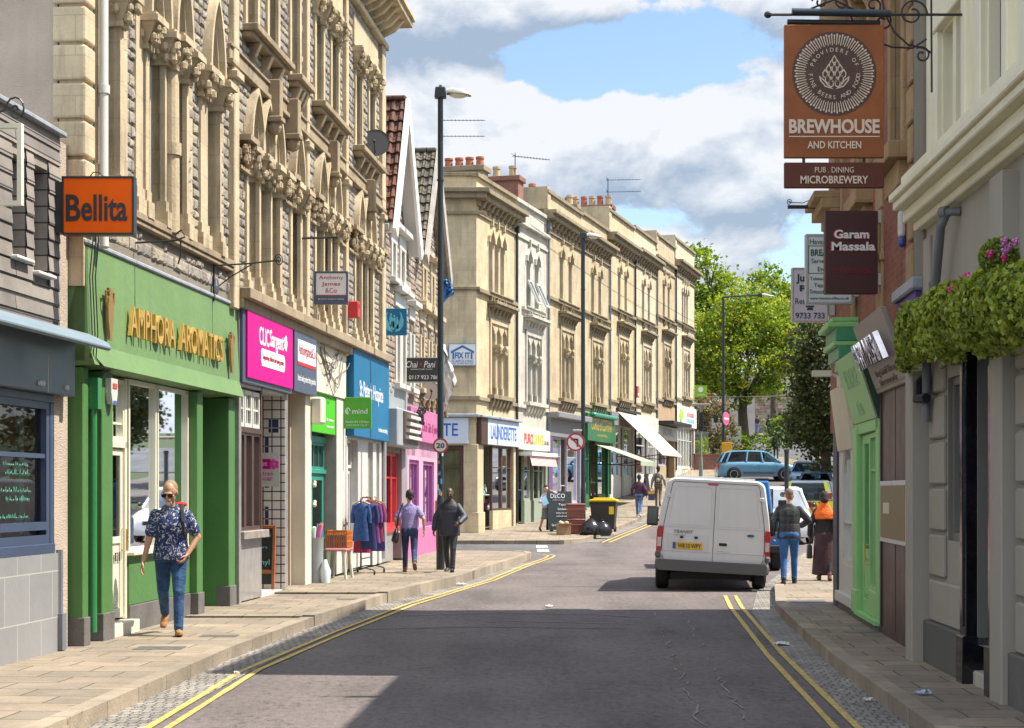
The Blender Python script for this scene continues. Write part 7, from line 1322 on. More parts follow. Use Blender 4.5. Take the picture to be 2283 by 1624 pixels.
def skinrings(mb, rings, k=None, caps=True):
    n = len(rings[0]); vs = [p for r in rings for p in r]; m = len(rings)
    return mb.add(vs, [(i*n+j, i*n+(j+1) % n, (i+1)*n+(j+1) % n, (i+1)*n+j) for i in range(m-1) for j in range(n)]+([tuple(range(n-1, -1, -1)), tuple((m-1)*n+j for j in range(n))] if caps else []), k)
def wheel(t, x, y, r, w, side, spokes=10, rim=M_alloy, name='wheel'):
    mb = MB(); prof = [(r*.62, -w/2), (r*.9, -w/2), (r, -w/2+.03), (r, w/2-.03), (r*.9, w/2), (r*.62, w/2)]; T = Matrix.Translation((x, y, r)) @ Matrix.Rotation(R(90), 4, 'Y'); mb.T = T; mb.lathe(prof, n=28); o = mb.build(name, M_tyre, t, smooth=35)
    mb = MB(T); s = w/2*side; mb.lathe([(r*.05, s*.55), (r*.62, s*.6), (r*.66, s*1.0), (r*.60, s*1.02), (r*.56, s*.62)], n=24) if side > 0 else mb.lathe([(r*.56, s*.62), (r*.60, s*1.02), (r*.66, s*1.0), (r*.62, s*.6), (r*.05, s*.55)], n=24)
    for k in range(spokes): a = k*2*math.pi/spokes; mb.add([(r*q*math.cos(a+d), r*q*math.sin(a+d), s*z) for q, d, z in ((.1, -.3, .95), (.6, -.09, .9), (.6, .09, .9), (.1, .3, .95))]+[(r*q*math.cos(a+d), r*q*math.sin(a+d), s*.6) for q, d in ((.1, -.3), (.6, -.09), (.6, .09), (.1, .3))], [(0, 1, 2, 3), (0, 4, 5, 1), (2, 6, 7, 3), (1, 5, 6, 2)])
    mb.cyl((0, 0, s*.6), (0, 0, s*.98), r*.14, n=12); mb.build('rim', rim, o); return o
def car(name, label, cat, loc, rz, m, L, Wd, H, hood, prof, wheelr=.31, wb=(.18, .80), tail=True, group=None, win=True, roofrails=False, plate=None, zb=.2, sidecol=None):
    """prof: roof line [(y along length from the rear, z)], belt heights; body built as cross-sections along the length"""
    t = thing(name, label, cat, loc, rz, group); hw = Wd/2
    low, glassy = prof     # low: (y, z_top_of_body, width factor); glassy: (y, z_roof, roof half-width factor)
    mb = MB(); rings = []
    for y, z, f in low:
        w = hw*f; rings.append([(x, y*L, zz) for x, zz in rpoly([(-w*.93, zb), (w*.93, zb), (w, zb+.22), (w*.985, z-.14), (w*.90, z), (-w*.90, z), (-w*.985, z-.14), (-w, zb+.22)], [.06, .06, .08, .1, .07, .07, .1, .08], 3)])
    skinrings(mb, rings); body = mb.build('body', m, t, smooth=50)
    gl = glassy; mb = MB(); rings = []
    for y, zr, f, zbelt, yb in gl:     # roof ring: from belt to roof
        rings.append([(-hw*.90, yb*L, zbelt), (-hw*f-.03, y*L, zr-.05), (-hw*f+.06, y*L, zr), (hw*f-.06, y*L, zr), (hw*f+.03, y*L, zr-.05), (hw*.90, yb*L, zbelt)])
    inner = [r for r in rings]
    rs = [[r[1], r[2], r[3], r[4]] for r in rings]; vs = [p for r in rs for p in r]+[(p[0], p[1], p[2]-.045) for r in rs for p in r]; n = len(rs); q = 4*n
    mb.add(vs, [(i*4+j, i*4+j+1, i*4+4+j+1, i*4+4+j) for i in range(n-1) for j in range(3)]+[(q+i*4+4+j, q+i*4+4+j+1, q+i*4+j+1, q+i*4+j) for i in range(n-1) for j in range(3)]+[(j+1, j, q+j, q+j+1) for j in range(3)]+[((n-1)*4+j, (n-1)*4+j+1, q+(n-1)*4+j+1, q+(n-1)*4+j) for j in range(3)])
    mb.build('roof', m, t, smooth=50)
    pl = MB()      # pillars
    for i, r in enumerate(rings):
        for a, b in ((r[0], r[1]), (r[5], r[4])): pl.cut(); pl.tube([a, b], .045 if 0 < i < n-1 else .05, 6)
    pl.build('pillar', m if win else M_black, t)
    for s_, (a, b) in ((-1, (0, 1)), (1, (5, 4))):
        for i in range(n-1):
            mb = MB(); p = [rings[i][a], rings[i+1][a], rings[i+1][b], rings[i][b]]; mb.add([(x*.985, y, z) for x, y, z in p], [(0, 1, 2, 3)]); o = mb.build('side_window', M_cglass, t)
    for nm, r, sgn in (('rear_window', rings[0], 1), ('windscreen', rings[-1], -1)):
        mb = MB(); mb.add([(r[0][0]*.94, r[0][1], r[0][2]), (r[5][0]*.94, r[5][1], r[5][2]), (r[3][0], r[3][1], r[3][2]-.03), (r[2][0], r[2][1], r[2][2]-.03)], [(0, 1, 2, 3)]); mb.build(nm, M_cglass, t)
    mb = MB(); y0, y1 = rings[0][0][1]+.25, rings[-1][0][1]-.35; zt = rings[0][0][2]; mb.box(-hw*.8, hw*.8, y0, y1, zb+.1, zt-.1);
    for yy in (y0+(y1-y0)*.3, y0+(y1-y0)*.72):
        for x in (-hw*.42, hw*.42): mb.box(x-.22, x+.22, yy-.1, yy+.06, zt-.2, zt+.22); mb.box(x-.1, x+.1, yy-.07, yy+.02, zt+.24, zt+.4)
    mb.build('seats', M_cabin, t)
    for f in wb:
        for s_ in (-1, 1):
            mb = MB(); mb.cyl((s_*(hw-.12), f*L, wheelr), (s_*(hw+.004), f*L, wheelr), wheelr*1.17, n=24); mb.build('wheel_arch', M_black, t); wheel(t, s_*(hw-.075), f*L, wheelr, .21, s_)
    for s_ in (-1, 1):
        mb = MB(); mb.ball((s_*(hw+.09), rings[-1][0][1]-.25, zt+.10), (.10, .06, .075), 10); mb.tube([(s_*hw*.9, rings[-1][0][1]-.25, zt+.04), (s_*(hw+.05), rings[-1][0][1]-.25, zt+.08)], .02, 5); mb.build('door_mirror', m if m not in (M_cwhite,) else M_black, t, smooth=60)
        mb = MB(); ze = low[-2][1]; mb.ball((s_*hw*.66, L*.985-.06, ze-.16), (.17, .12, .085), 10); mb.build('headlight', M_clear, t, smooth=60)
        mb = MB(); mb.ball((s_*hw*.80, .05, low[1][1]-.12), (.11, .08, .16), 10); mb.build('tail_light', M_tail, t, smooth=60)
    mb = MB(); mb.box(-hw*.5, hw*.5, L-.04, L+.012, zb+.32, zb+.46); mb.build('grille', M_black, t, bevel=.015); bx('number_plate', M_plateW, t, -.26, .26, L-.02, L+.02, zb+.16, zb+.27); bx('number_plate', M_plateY, t, -.26, .26, -.022, .02, .52, .63)
    for s_ in (-1, 1):
        sl = MB(); sl.box(s_*hw*1.0-.006, s_*hw*1.0+.006, L*.30, L*.68, zb+.14, zb+.26); sl.build('sill_moulding', M_plastic, t)
        for f in (.49, .70): sl = MB(); sl.box(s_*hw*.995-.004, s_*hw*.995+.006, f*L-.006, f*L+.006, zb+.2, zt-.1); sl.build('door_seam', M_black, t)
        for f in (.44, .63): sl = MB(); sl.box(s_*hw*.995-.012, s_*hw*.995+.02, f*L-.08, f*L+.08, zt-.22, zt-.18); sl.build('door_handle', m, t, bevel=.01)
    return t
MPV = ([(.0, .70, .86), (.02, .86, .93), (.10, .98, .985), (.3, 1.0, 1), (.6, .98, 1), (.74, .96, 1), (.86, .86, .97), (.95, .72, .90), (.985, .62, .80), (1.0, .52, .70)],
       [(.09, 1.50, .62, .97, .03), (.16, 1.58, .66, .98, .10), (.36, 1.60, .68, .98, .34), (.52, 1.58, .68, .97, .54), (.60, 1.52, .64, .95, .76)])
SUV = ([(.0, .8, .9), (.03, 1.0, .95), (.12, 1.08, .99), (.3, 1.1, 1), (.62, 1.08, 1), (.72, 1.06, .99), (.86, .98, .97), (.96, .88, .93), (.99, .74, .88), (1.0, .55, .80)],
       [(.06, 1.68, .66, 1.07, .02), (.12, 1.74, .70, 1.08, .08), (.34, 1.76, .72, 1.08, .34), (.52, 1.74, .71, 1.07, .55), (.60, 1.66, .67, 1.05, .73)])
HAT = ([(.0, .6, .86), (.03, .80, .92), (.12, .90, .98), (.3, .92, 1), (.6, .90, 1), (.74, .88, .99), (.88, .76, .96), (.96, .66, .90), (.99, .56, .82), (1.0, .45, .72)],
       [(.10, 1.36, .60, .89, .04), (.18, 1.42, .64, .90, .10), (.36, 1.44, .66, .90, .36), (.50, 1.42, .66, .89, .54), (.58, 1.36, .62, .87, .74)])
yb_ = 91.0
car('parked_car', 'sky blue people carrier crossing the junction side on', 'car', (13.1-2.2, yb_, zg(yb_)+.0), R(-90), M_cblue, 4.4, 1.8, 1.62, 0, MPV, .325, (.19, .80))
car('parked_car', 'white tall car facing the camera behind the man in the checked shirt', 'car', (8.62, 51.9+4.4, zg(53)), R(180-4), M_cwhite, 4.4, 1.82, 1.75, 0, SUV, .34)
car('parked_car', 'dark navy car facing the camera, the farther of the two beside the far kerb', 'car', (15.35, 84+4.2, zg(85)), R(180-12), M_cnavy, 4.2, 1.75, 1.45, 0, HAT, .30)
car('parked_car', 'dark navy car partly hidden behind the striped emergency car', 'car', (14.2, 75+4.2, zg(76)), R(180-12), M_cnavy, 4.2, 1.75, 1.45, 0, HAT, .30)
car('parked_car', 'small dark grey car parked far up the hill beside the bicycles', 'car', (21.5, 125+4, zg(126)), R(180-20), M_cdark, 4.1, 1.75, 1.45, 0, HAT, .30)
# emergency response car with chevrons on its tail
e = car('response_car', 'silver emergency car with yellow and red chevrons across its back', 'car', (10.25, 59.2, zg(60)), R(-14), M_csilver, 4.5, 1.85, 1.75, 0, SUV, .34)
mb = MB(); K = []
P = [(-.86, .62), (.86, .62), (.86, 1.08), (.60, 1.72), (-.60, 1.72), (-.86, 1.08)]
mb.prism([(-.86, .5), (.86, .5), (.88, 1.02), (-.88, 1.02)], -.03, .04); bk = mb.build('tail_panel', mk('chevron_yellow', (.68, .68, .02), .4), e)
mb = MB()
for k in range(5):
    for s_ in (-1, 1): x = s_*(.06+k*.19); mb.prism([(x, .52), (x+s_*.09, .52), (x+s_*.09+s_*-.0, .62), (x+s_*.0, 1.0), (x-s_*.09, 1.0)] if 0 else [(x, .5), (x+s_*.1, .5), (max(-.87, min(.87, x+s_*.1-s_*.26)), 1.0), (max(-.87, min(.87, x-s_*.26)), 1.0)], -.034, -.03)
mb.build('chevron', M_tail, bk)
for s_ in (-1, 1): mb = MB(); mb.add([(s_*.84, .03, 1.06), (s_*.70, .03, 1.06), (s_*.54, .24, 1.70), (s_*.66, .24, 1.70)], [(0, 1, 2, 3)]); mb.build('pillar_stripe', mk('chevron_yellow', (.68, .68, .02), .4), e); bx('reflector', M_tail, e, s_*.78-.07, s_*.78+.07, .03, .10, 1.08, 1.3)
# blue off-roader nose behind the van
t = thing('off_roader', 'bright blue boxy off-roader facing the camera, mostly hidden by the white van', 'car', (5.2, 36.9+4.0, 0), R(180-3)); mb = MB()
mb.box(-.85, .85, .1, 4.0, .45, 1.12); mb.cut(); mb.box(-.82, .82, .1, 2.5, 1.12, 1.98, tz=.1); mb.cut(); mb.box(-.80, .80, 2.6, 3.95, 1.121, 1.2, tz=.05); mb.build('body', M_lrblue, t, bevel=.04, seg=2); bx('roof', M_black, t, -.74, .74, .1, 2.45, 1.98, 2.05, .03)
mb = MB(); mb.add([(-.74, 2.52, 1.22), (.74, 2.52, 1.22), (.66, 2.46, 1.86), (-.66, 2.46, 1.86)], [(0, 1, 2, 3)]); mb.build('windscreen', M_pane, t)
bx('grille', M_black, t, -.42, .42, 3.98, 4.02, .6, 1.05); bx('bumper', M_black, t, -.85, .85, 3.95, 4.15, .42, .58, .02)
for s_ in (-1, 1):
    mb = MB(); mb.cyl((s_*.64, 3.98, .9), (s_*.64, 4.05, .9), .10, n=16); mb.build('headlight', M_clear, t); mb = MB(); mb.box(s_*.86, s_*.98 if s_ > 0 else s_*.98, 2.9, 3.9, .85, .95) if s_ > 0 else mb.box(-.98, -.86, 2.9, 3.9, .85, .95); mb.build('wing', M_black, t, bevel=.03)
    mb = MB(); mb.box(min(s_*.92, s_*1.12), max(s_*.92, s_*1.12), 2.5, 2.58, 1.3, 1.55); mb.build('door_mirror', M_black, t, bevel=.02); bx('side_window', M_pane, t, min(s_*.80, s_*.825), max(s_*.80, s_*.825), 1.6, 2.35, 1.2, 1.8)
    for y in (.9, 3.35): wheel(t, s_*.76, y, .39, .24, s_, 6, M_black)
# the white van
V = thing('delivery_van', 'white panel van seen square on from behind with a yellow number plate', 'van', (3.46, 29.7, 0), R(-6.2))
lean = bpy.data.objects.new('van_shell', None); VT = Matrix.Rotation(R(3.0), 4, 'Y')      # the shell leans on its springs towards the kerb
bpy.data.objects.remove(lean); CUR[0] = VT
def vring(y, zt, zb, wb, wt, dz=0): return [(x, y, z) for x, z in rpoly([(-wb*.97, zb), (wb*.97, zb), (wb, zb+.25), (wb*.985, 1.15), (wt, zt-.07), (wt-.10, zt), (-wt+.10, zt), (-wt, zt-.07), (-wb*.985, 1.15), (-wb, zb+.25)], [.05, .05, .1, .3, .12, .1, .1, .12, .3, .1], 4)]
mb = MB(); rings = [vring(.012, 1.93, .50, .955, .81), vring(.0, 1.935, .46, .975, .825), vring(.03, 1.95, .44, .985, .84), vring(.12, 1.955, .42, .99, .85), vring(3.1, 1.95, .42, .99, .85), vring(3.5, 1.88, .42, .99, .83), vring(4.15, 1.36, .42, .98, .86), vring(4.7, 1.16, .42, .93, .80), vring(4.88, .95, .45, .85, .72)]
rings[0] = [(x*.975, .0, z) for x, y, z in rings[0]]
skinrings(mb, rings); body = mb.build('body', M_vwhite, V, smooth=38)
mb = MB(); mb.box(-.004, .004, -.006, .02, .52, 1.90); sd_ = mb.build('door_seam', M_black, V)
def vline(P, r=.006, m=M_black, nm='door_line', d=-.004): mb = MB(); mb.tube([(x, d, z) for x, z in P], r, 5); return mb.build(nm, m, V)
dp = rpoly([(-.86, .50), (.86, .50), (.89, .75), (.87, 1.15), (.755, 1.84), (.73, 1.885), (-.73, 1.885), (-.755, 1.84), (-.87, 1.15), (-.89, .75)], .07, 4); vline(dp+[dp[0]], .005)
sh = mk('van_crease_shade', (.60, .62, .645), .45, .05, 2, coat=.2)  # greyer body white: shade of the pressings and plate recess put into colour
for s_ in (-1, 1):
    rec = rpoly([(s_*.06, 1.14), (s_*.80, 1.14), (s_*.69, 1.81), (s_*.06, 1.81)], .07, 4); vline(rec+[rec[0]], .006, sh, 'door_pressing', -.001)
    lo = rpoly([(s_*.06, .80), (s_*.86, .80), (s_*.83, 1.06), (s_*.06, 1.06)], .04, 3); vline([(s_*.04, 1.10), (s_*.85, 1.10)], .008, sh, 'door_pressing', -.001)
    vline([(s_*.04, .68), (s_*.88, .68)], .010, sh, 'door_pressing', -.001)
    tl = MB(); tl.prism([(s_*.91, .56), (s_*.985, .56), (s_*.985, 1.02), (s_*.962, 1.10), (s_*.885, 1.10), (s_*.88, .9)], -.03, .12, 0); lt = tl.build('tail_light', M_tail, V, bevel=.012, seg=2); bx('lamp_lens', M_clear, lt, s_*.935-.034, s_*.935+.034, -.034, -.028, .74, .90)
    for z in (1.60, .58): hg = MB(); hg.box(min(s_*.86, s_*.95) if z < 1 else min(s_*.76, s_*.84), max(s_*.86, s_*.95) if z < 1 else max(s_*.76, s_*.84), -.022, .0, z, z+.07); hg.build('hinge', M_alloy, V, bevel=.01)
    mf = MB(); mf.box(s_*.85-.15, s_*.85+.15, 1.34, 1.37, .14, .46); mf.build('mud_flap', M_black, V)
bu = MB(); bu.T = CUR[0]; br = [[(x, y+o, z) for x, z in rpoly([(-w, .33), (w, .33), (w*1.0, .52), (-w, .52)], .06, 3)] for y, w, o in ((0, .95, -.09), (0, .985, -.06), (0, 1.0, .35))]; skinrings(bu, br); bu.build('bumper', M_plastic, V, smooth=40)
for s_ in (-1, 1): q = MB(); q.box(s_*.95-.05, s_*.95+.05, -.075, .3, .54, .66); q.build('bumper_end', M_plastic, V, bevel=.03)
pr_ = bx('plate_recess', sh, V, -.80, -.08, -.008, .0, .66, .98, .02); pl_ = bx('number_plate', M_plateY, V, -.70, -.18, -.02, -.008, .71, .83, .004); bx('country_band', M_pblue, pl_, -.70, -.645, -.022, -.012, .712, .828); lettering('lettering', M_black, pl_, 'WK10 WPY', -.41, .77, .40, .078, -.0215, bold=.012)
for x in (-.55, -.30): bx('plate_lamp', M_black, V, x-.03, x+.03, -.03, .0, .90, .94, .008)
h_ = bx('handle_recess', M_vwhite, V, .07, .28, -.012, .0, .70, .88, .015); bx('handle', M_black, h_, .10, .24, -.03, -.012, .80, .85, .01)
mb = MB(); mb.prism([(.64+.075*math.cos(k*.35), 1.0+.032*math.sin(k*.35)) for k in range(18)], -.012, -.002); o = mb.build('oval_badge', M_cnavy, V); mb = MB(); ring(mb, [(.64+.078*math.cos(k*.35), 1.0+.035*math.sin(k*.35)) for k in range(18)], [(.64+.066*math.cos(k*.35), 1.0+.025*math.sin(k*.35)) for k in range(18)], -.014, -.004); mb.build('badge_rim', M_alloy, o)
lettering('badge_lettering', mk('badge_grey', (.22, .22, .24), .4), V, [('TRANSIT', -.52, 1.015, .34, .055, dict(shear=.3, bold=.02)), ('100 T260', -.58, .955, .22, .028, dict(shear=.2))], 0, 0, 0, 0, -.004, depth=.004)
bx('brake_light', M_tail, V, -.14, .04, -.012, .03, 1.845, 1.885, .008)
mb = MB(); mb.tube([(.55, .9, 1.97), (.55, 2.4, 1.97)], .018, 6); mb.tube([(.2, .9, 1.97), (.2, 2.4, 1.97)], .018, 6); [mb.box(-.7, .7, y, y+.05, 1.955, 2.0) for y in (1.0, 2.2)]; mb.build('roof_rack', M_alloy, V)
for s_ in (-1, 1): mb = MB(); mb.box(s_*1.16-.11, s_*1.16+.11, 3.45, 3.55, 1.02, 1.40); mb.cut(); mb.tube([(s_*.95, 3.5, 1.1), (s_*1.1, 3.5, 1.15)], .03, 6); mb.build('door_mirror', M_black, V, bevel=.03, seg=2); bx('mirror_glass', M_pane, V, s_*1.16-.09, s_*1.16+.09, 3.443, 3.452, 1.06, 1.36)
CUR[0] = None
mb = MB(); mb.box(-.7, .7, .15, .3, .2, .33); mb.cyl((-.8, .95, .33), (.8, .95, .33), .05, n=8); mb.box(-.5, .5, .5, 4.3, .26, .42); mb.cyl((.35, .05, .25), (.35, .9, .25), .035, n=8); mb.build('underbody', mk('underbody', (.02, .019, .018), .85), V)
for s_ in (-1, 1):
    for y in (.95, 4.05): wheel(V, s_*.86, y, .335, .23, s_, 8)
# ---------------------------------------------------------------- people
def fuse(name, mb, m, parent, vox, it=5, f=.5, disp=None):
    me = mb.mesh('tmp', m); o = bpy.data.objects.new('tmp', me); COL.objects.link(o)
    r = o.modifiers.new('r', 'REMESH'); r.mode = 'VOXEL'; r.voxel_size = vox
    s = o.modifiers.new('s', 'SMOOTH'); s.iterations = it; s.factor = f
    n = bpy.data.meshes.new_from_object(o.evaluated_get(bpy.context.evaluated_depsgraph_get())); bpy.data.objects.remove(o); bpy.data.meshes.remove(me)
    n.materials.clear(); n.materials.append(m); n.polygons.foreach_set('use_smooth', [True]*len(n.polygons)); n.name = name
    q = bpy.data.objects.new(name, n); COL.objects.link(q)
    if parent: q.parent = parent
    return q
def skinm(name, c):
    if name in MATS: return MATS[name]
    m = mk(name, c, .5, .10, 14); b = m.node_tree.nodes['Principled BSDF']; b.inputs['Subsurface Weight'].default_value = .12; b.inputs['Subsurface Radius'].default_value = (.02, .008, .004); b.inputs['Subsurface Scale'].default_value = .3; return m
SK_fair = skinm('fair_skin', (.52, .30, .21)); SK_tan = skinm('tanned_skin', (.46, .245, .16)); SK_dark = skinm('dark_skin', (.075, .038, .024))
def clothm(name, col, rough=.85, var=.16, sc=9, wr=.5):
    """woven cloth with soft creases"""
    if name in MATS: return MATS[name]
    m, t = newmat(name); MATS[name] = m; v = t.n('ShaderNodeTexCoord').outputs['Object']
    n1 = t.n('ShaderNodeTexNoise', {0: v, 'Scale': sc, 'Detail': 5.}); r1 = t.n('ShaderNodeMapRange', {0: n1.outputs[0], 1: .3, 2: .7, 3: 1-var, 4: 1+var}); hs = t.n('ShaderNodeHueSaturation', {'Color': c4(col), 'Value': r1.outputs[0]}); t.l(hs.outputs[0], t.b.inputs['Base Color']); t.b.inputs['Roughness'].default_value = rough
    mp = t.n('ShaderNodeMapping', {0: v, 'Scale': (1, 1, 2.2), 'Rotation': (.3, .4, 0)}); n2 = t.n('ShaderNodeTexNoise', {0: mp.outputs[0], 'Scale': 11., 'Detail': 3., 'Distortion': 1.2}); bp = t.n('ShaderNodeBump', {'Strength': wr, 'Distance': .02, 'Height': n2.outputs[0]}); t.l(bp.outputs[0], t.b.inputs['Normal']); return m
def patterned(name, a, b, scale, lo, hi, third=None, vor=False):
    m = clothm(name, a); t = NT(m); v = t.n('ShaderNodeTexCoord').outputs['Object']
    if vor: src = t.n('ShaderNodeTexVoronoi', {0: v, 'Scale': scale}).outputs[0]
    else: src = t.n('ShaderNodeTexNoise', {0: v, 'Scale': scale, 'Detail': 3., 'Distortion': 2.2}).outputs[0]
    r = t.n('ShaderNodeMapRange', {0: src, 1: lo, 2: hi, 3: 0., 4: 1.}); o = mixc(t, r.outputs[0], c4(a), c4(b))
    if third: s2 = t.n('ShaderNodeTexNoise', {0: v, 'Scale': scale*.6, 'Detail': 2., 'Distortion': 1.}).outputs[0]; r2 = t.n('ShaderNodeMapRange', {0: s2, 1: .56, 2: .62, 3: 0., 4: 1.}); o = mixc(t, r2.outputs[0], o, c4(third))
    t.l(o, t.b.inputs['Base Color']); return m
def checked(name, a, b, c, s=.09):
    m = clothm(name, a); t = NT(m); v = t.n('ShaderNodeTexCoord').outputs['Object']; o = c4(a); sp = t.n('ShaderNodeSeparateXYZ', {0: v})
    for ax, col, ph, k in ((2, b, 0, .5), (0, b, .3, .5), (2, c, .5, .86), (0, c, .1, .88)):
        q = t.n('ShaderNodeMath', {0: sp.outputs[ax], 1: 1/s}, operation='MULTIPLY'); q = t.n('ShaderNodeMath', {0: q.outputs[0], 1: ph}, operation='ADD'); q = t.n('ShaderNodeMath', {0: q.outputs[0]}, operation='FRACT'); q = t.n('ShaderNodeMath', {0: q.outputs[0], 1: k}, operation='GREATER_THAN'); q = t.n('ShaderNodeMath', {0: q.outputs[0], 1: .55}, operation='MULTIPLY'); o = mixc(t, q.outputs[0], o, c4(col))
    t.l(o, t.b.inputs['Base Color']); return m
def jeansm(name, col, fade):
    m = clothm(name, col); t = NT(m); v = t.n('ShaderNodeTexCoord').outputs['Object']; n1 = t.n('ShaderNodeTexNoise', {0: v, 'Scale': 6., 'Detail': 4., 'Roughness': .6}); r = t.n('ShaderNodeMapRange', {0: n1.outputs[0], 1: .42, 2: .66, 3: 0., 4: .8}); o = mixc(t, r.outputs[0], c4(col), c4(fade)); t.l(o, t.b.inputs['Base Color']); return m
def cap(mb, a, b, ra, rb, n=12): mb.cyl(a, b, ra, rb, n); mb.ball(a, ra, n); mb.ball(b, rb, n)
def ik(s, t, l1, l2, pole):
    s, t = Vector(s), Vector(t); d = t-s; L = min(d.length, (l1+l2)*.999); d.normalize(); a = (l1*l1-l2*l2+L*L)/(2*L); h = math.sqrt(max(0, l1*l1-a*a)); p = Vector(pole); p = (p-d*p.dot(d)).normalized(); return s+d*a+p*h, s+d*L
def hand(mb, w, d, lat, nrm, side, curl=.5, s=1., grip=False):
    """palm, four unequal fingers bent at the knuckles, thumb from the side of the palm"""
    d, lat, nrm = Vector(d).normalized(), Vector(lat).normalized(), Vector(nrm).normalized(); w = Vector(w)
    for k in range(5): o = (k/4-.5)*.058*s; cap(mb, w+d*.012*s+lat*o*.75, w+d*.085*s+lat*o, .0135*s, .0125*s, 8)
    for k, L in enumerate((.070, .078, .073, .058)):
        o = (k/3-.5)*.060*s*side; b = w+d*.088*s+lat*o; c1 = curl*(.55+.12*k); d1 = (d*math.cos(c1)+nrm*math.sin(c1)); m_ = b+d1*L*.5*s; c2 = c1+curl*1.1; d2 = (d*math.cos(c2)+nrm*math.sin(c2)); cap(mb, b, m_, .0098*s, .0092*s, 8); cap(mb, m_, m_+d2*L*.52*s, .0092*s, .0078*s, 8)
    tb = w+d*.03*s-lat*side*.030*s; td = (d*.72-lat*side*.55+nrm*.45).normalized(); tm = tb+td*.045*s; cap(mb, tb, tm, .0135*s, .011*s, 8); td2 = (d*.9-lat*side*.1+nrm*.45).normalized(); cap(mb, tm, tm+td2*.034*s, .011*s, .0085*s, 8)
HEAD = Vector((0, .015, 1.625))
def person(label, loc, rz, H, top, legs, arms, skin, hair, legm, shoem, shirtm, sleeve='long', lean=0, head=(0, 0), vox=.012, coat=0., skirt=None, build=1., group=None, hairstyle='short', female=False, tuck=0.):
    """legs: per side (thigh angle, knee bend, foot pitch) in degrees; arms: per side (hand target, pole, curl)"""
    t = thing('person', label, 'person', loc, rz, group, H/1.75); B = build; S = 1 if not female else .9
    U = Matrix.Translation((0, 0, .95)) @ Matrix.Rotation(R(-lean), 4, 'X') @ Matrix.Translation((0, 0, -.95)); P = lambda v: U @ Vector(v)
    HM = U @ Matrix.Translation((0, 0, 1.50)) @ Matrix.Rotation(R(head[1]), 4, 'Z') @ Matrix.Rotation(R(-head[0]), 4, 'X') @ Matrix.Scale(1.1, 4) @ Matrix.Translation((0, 0, -1.50)); Q = lambda v: HM @ Vector(v)
    J = []; low = []
    for s_, (th, kn, ft) in ((-1, legs[0]), (1, legs[1])):
        h = Vector((s_*.088, 0, .93)); k = h+Vector((s_*.012, math.sin(R(th)), -math.cos(R(th))))*.44; a = k+Vector((0, math.sin(R(th-kn)), -math.cos(R(th-kn))))*.415
        fd = Vector((s_*.12, math.cos(R(ft)), math.sin(R(ft)))).normalized(); up = Vector((0, -math.sin(R(ft)), math.cos(R(ft)))); heel = a-fd*.055-up*.075; toe = a+fd*.175-up*.075; J.append((h, k, a, fd, up)); low.append(min(heel.z, toe.z))
    dz = -min(low); t_off = Vector((0, 0, dz))
    Z = Matrix.Translation(t_off)
    def mbz(): q = MB(); q.T = Z; return q
    A = []
    for s_, (tg, pole, curl) in ((-1, arms[0]), (1, arms[1])):
        sh = P((s_*.163*S*B**.5, 0, 1.385)); tgt = Vector((s_*tg[0], tg[1], tg[2])); e, w = ik(sh, tgt, .285, .255, (s_*pole[0], pole[1], pole[2])); A.append((sh, e, w, curl))
    mb = mbz(); rings = [((0, 0, .88), .12, .09), ((0, 0, 1.0), .13*B, .085*B), ((0, 0, 1.12), .125*B, .08*B), ((0, .005, 1.28), .145*B, .095*B), ((0, 0, 1.40), .14, .075), ((0, -.01, 1.47), .06, .055)]
    q = MB(); q.loft(rings, n=16); mb.add([P(v) for v in q.v], q.f)
    cap(mb, P((0, -.015, 1.42)), Q((0, .0, 1.56)), .056*S, .050*S)
    Sk = MB(); Sk.ball((0, -.012, 1.648), (.073, .092, .100), 18); Sk.ball((0, .022, 1.60), (.062, .066, .088), 16); Sk.ball((0, .045, 1.552), (.040, .040, .038), 12); Sk.ball((0, .078, 1.648), (.050, .018, .014), 10)
    cap(Sk, (0, .085, 1.642), (0, .106, 1.606), .010, .014, 8); [Sk.ball((s_*.011, .096, 1.603), .009, 6) for s_ in (-1, 1)]; Sk.ball((0, .084, 1.573), (.024, .010, .007), 8); Sk.ball((0, .082, 1.562), (.021, .010, .008), 8); [Sk.ball((s_*.074, -.012, 1.625), (.010, .020, .032), 8) for s_ in (-1, 1)]; [Sk.ball((s_*.042, .058, 1.605), (.02, .022, .024), 8) for s_ in (-1, 1)]
    mb.add([Q(v) for v in Sk.v], Sk.f)
    for s_, (h, k, a, fd, up) in zip((-1, 1), J): cap(mb, h, k, .080*B, .055); cap(mb, k, a, .054, .038)
    for s_, (sh, e, w, curl) in zip((-1, 1), A):
        cap(mb, sh, e, .046*S*B, .040*S); cap(mb, e, w, .040*S, .0275*S); d = (w-e).normalized(); inw = Vector((-s_, .15, 0)); lat = d.cross(inw).normalized(); nrm = lat.cross(d).normalized(); nrm = nrm if nrm.dot(inw) > 0 else -nrm; hand(mb, w, d, lat, nrm, (1 if lat.dot(Vector((0, -1, 0))) > 0 else -1), curl, S*1.04)
    body = fuse('body', mb, skin, t, vox*.72 if vox < .02 else vox, 4)
    if vox < .02:
        for s_ in (-1, 1): e_ = MB(); e_.T = Z; e_.add([Q(v) for v in MB().ball((s_*.030, .080, 1.630), (.013, .008, .009), 10).v], MB().ball((0, 0, 0), .01, 10).f); e_.build('eye', mk('eye_dark', (.03, .022, .02), .2), t, smooth=80)
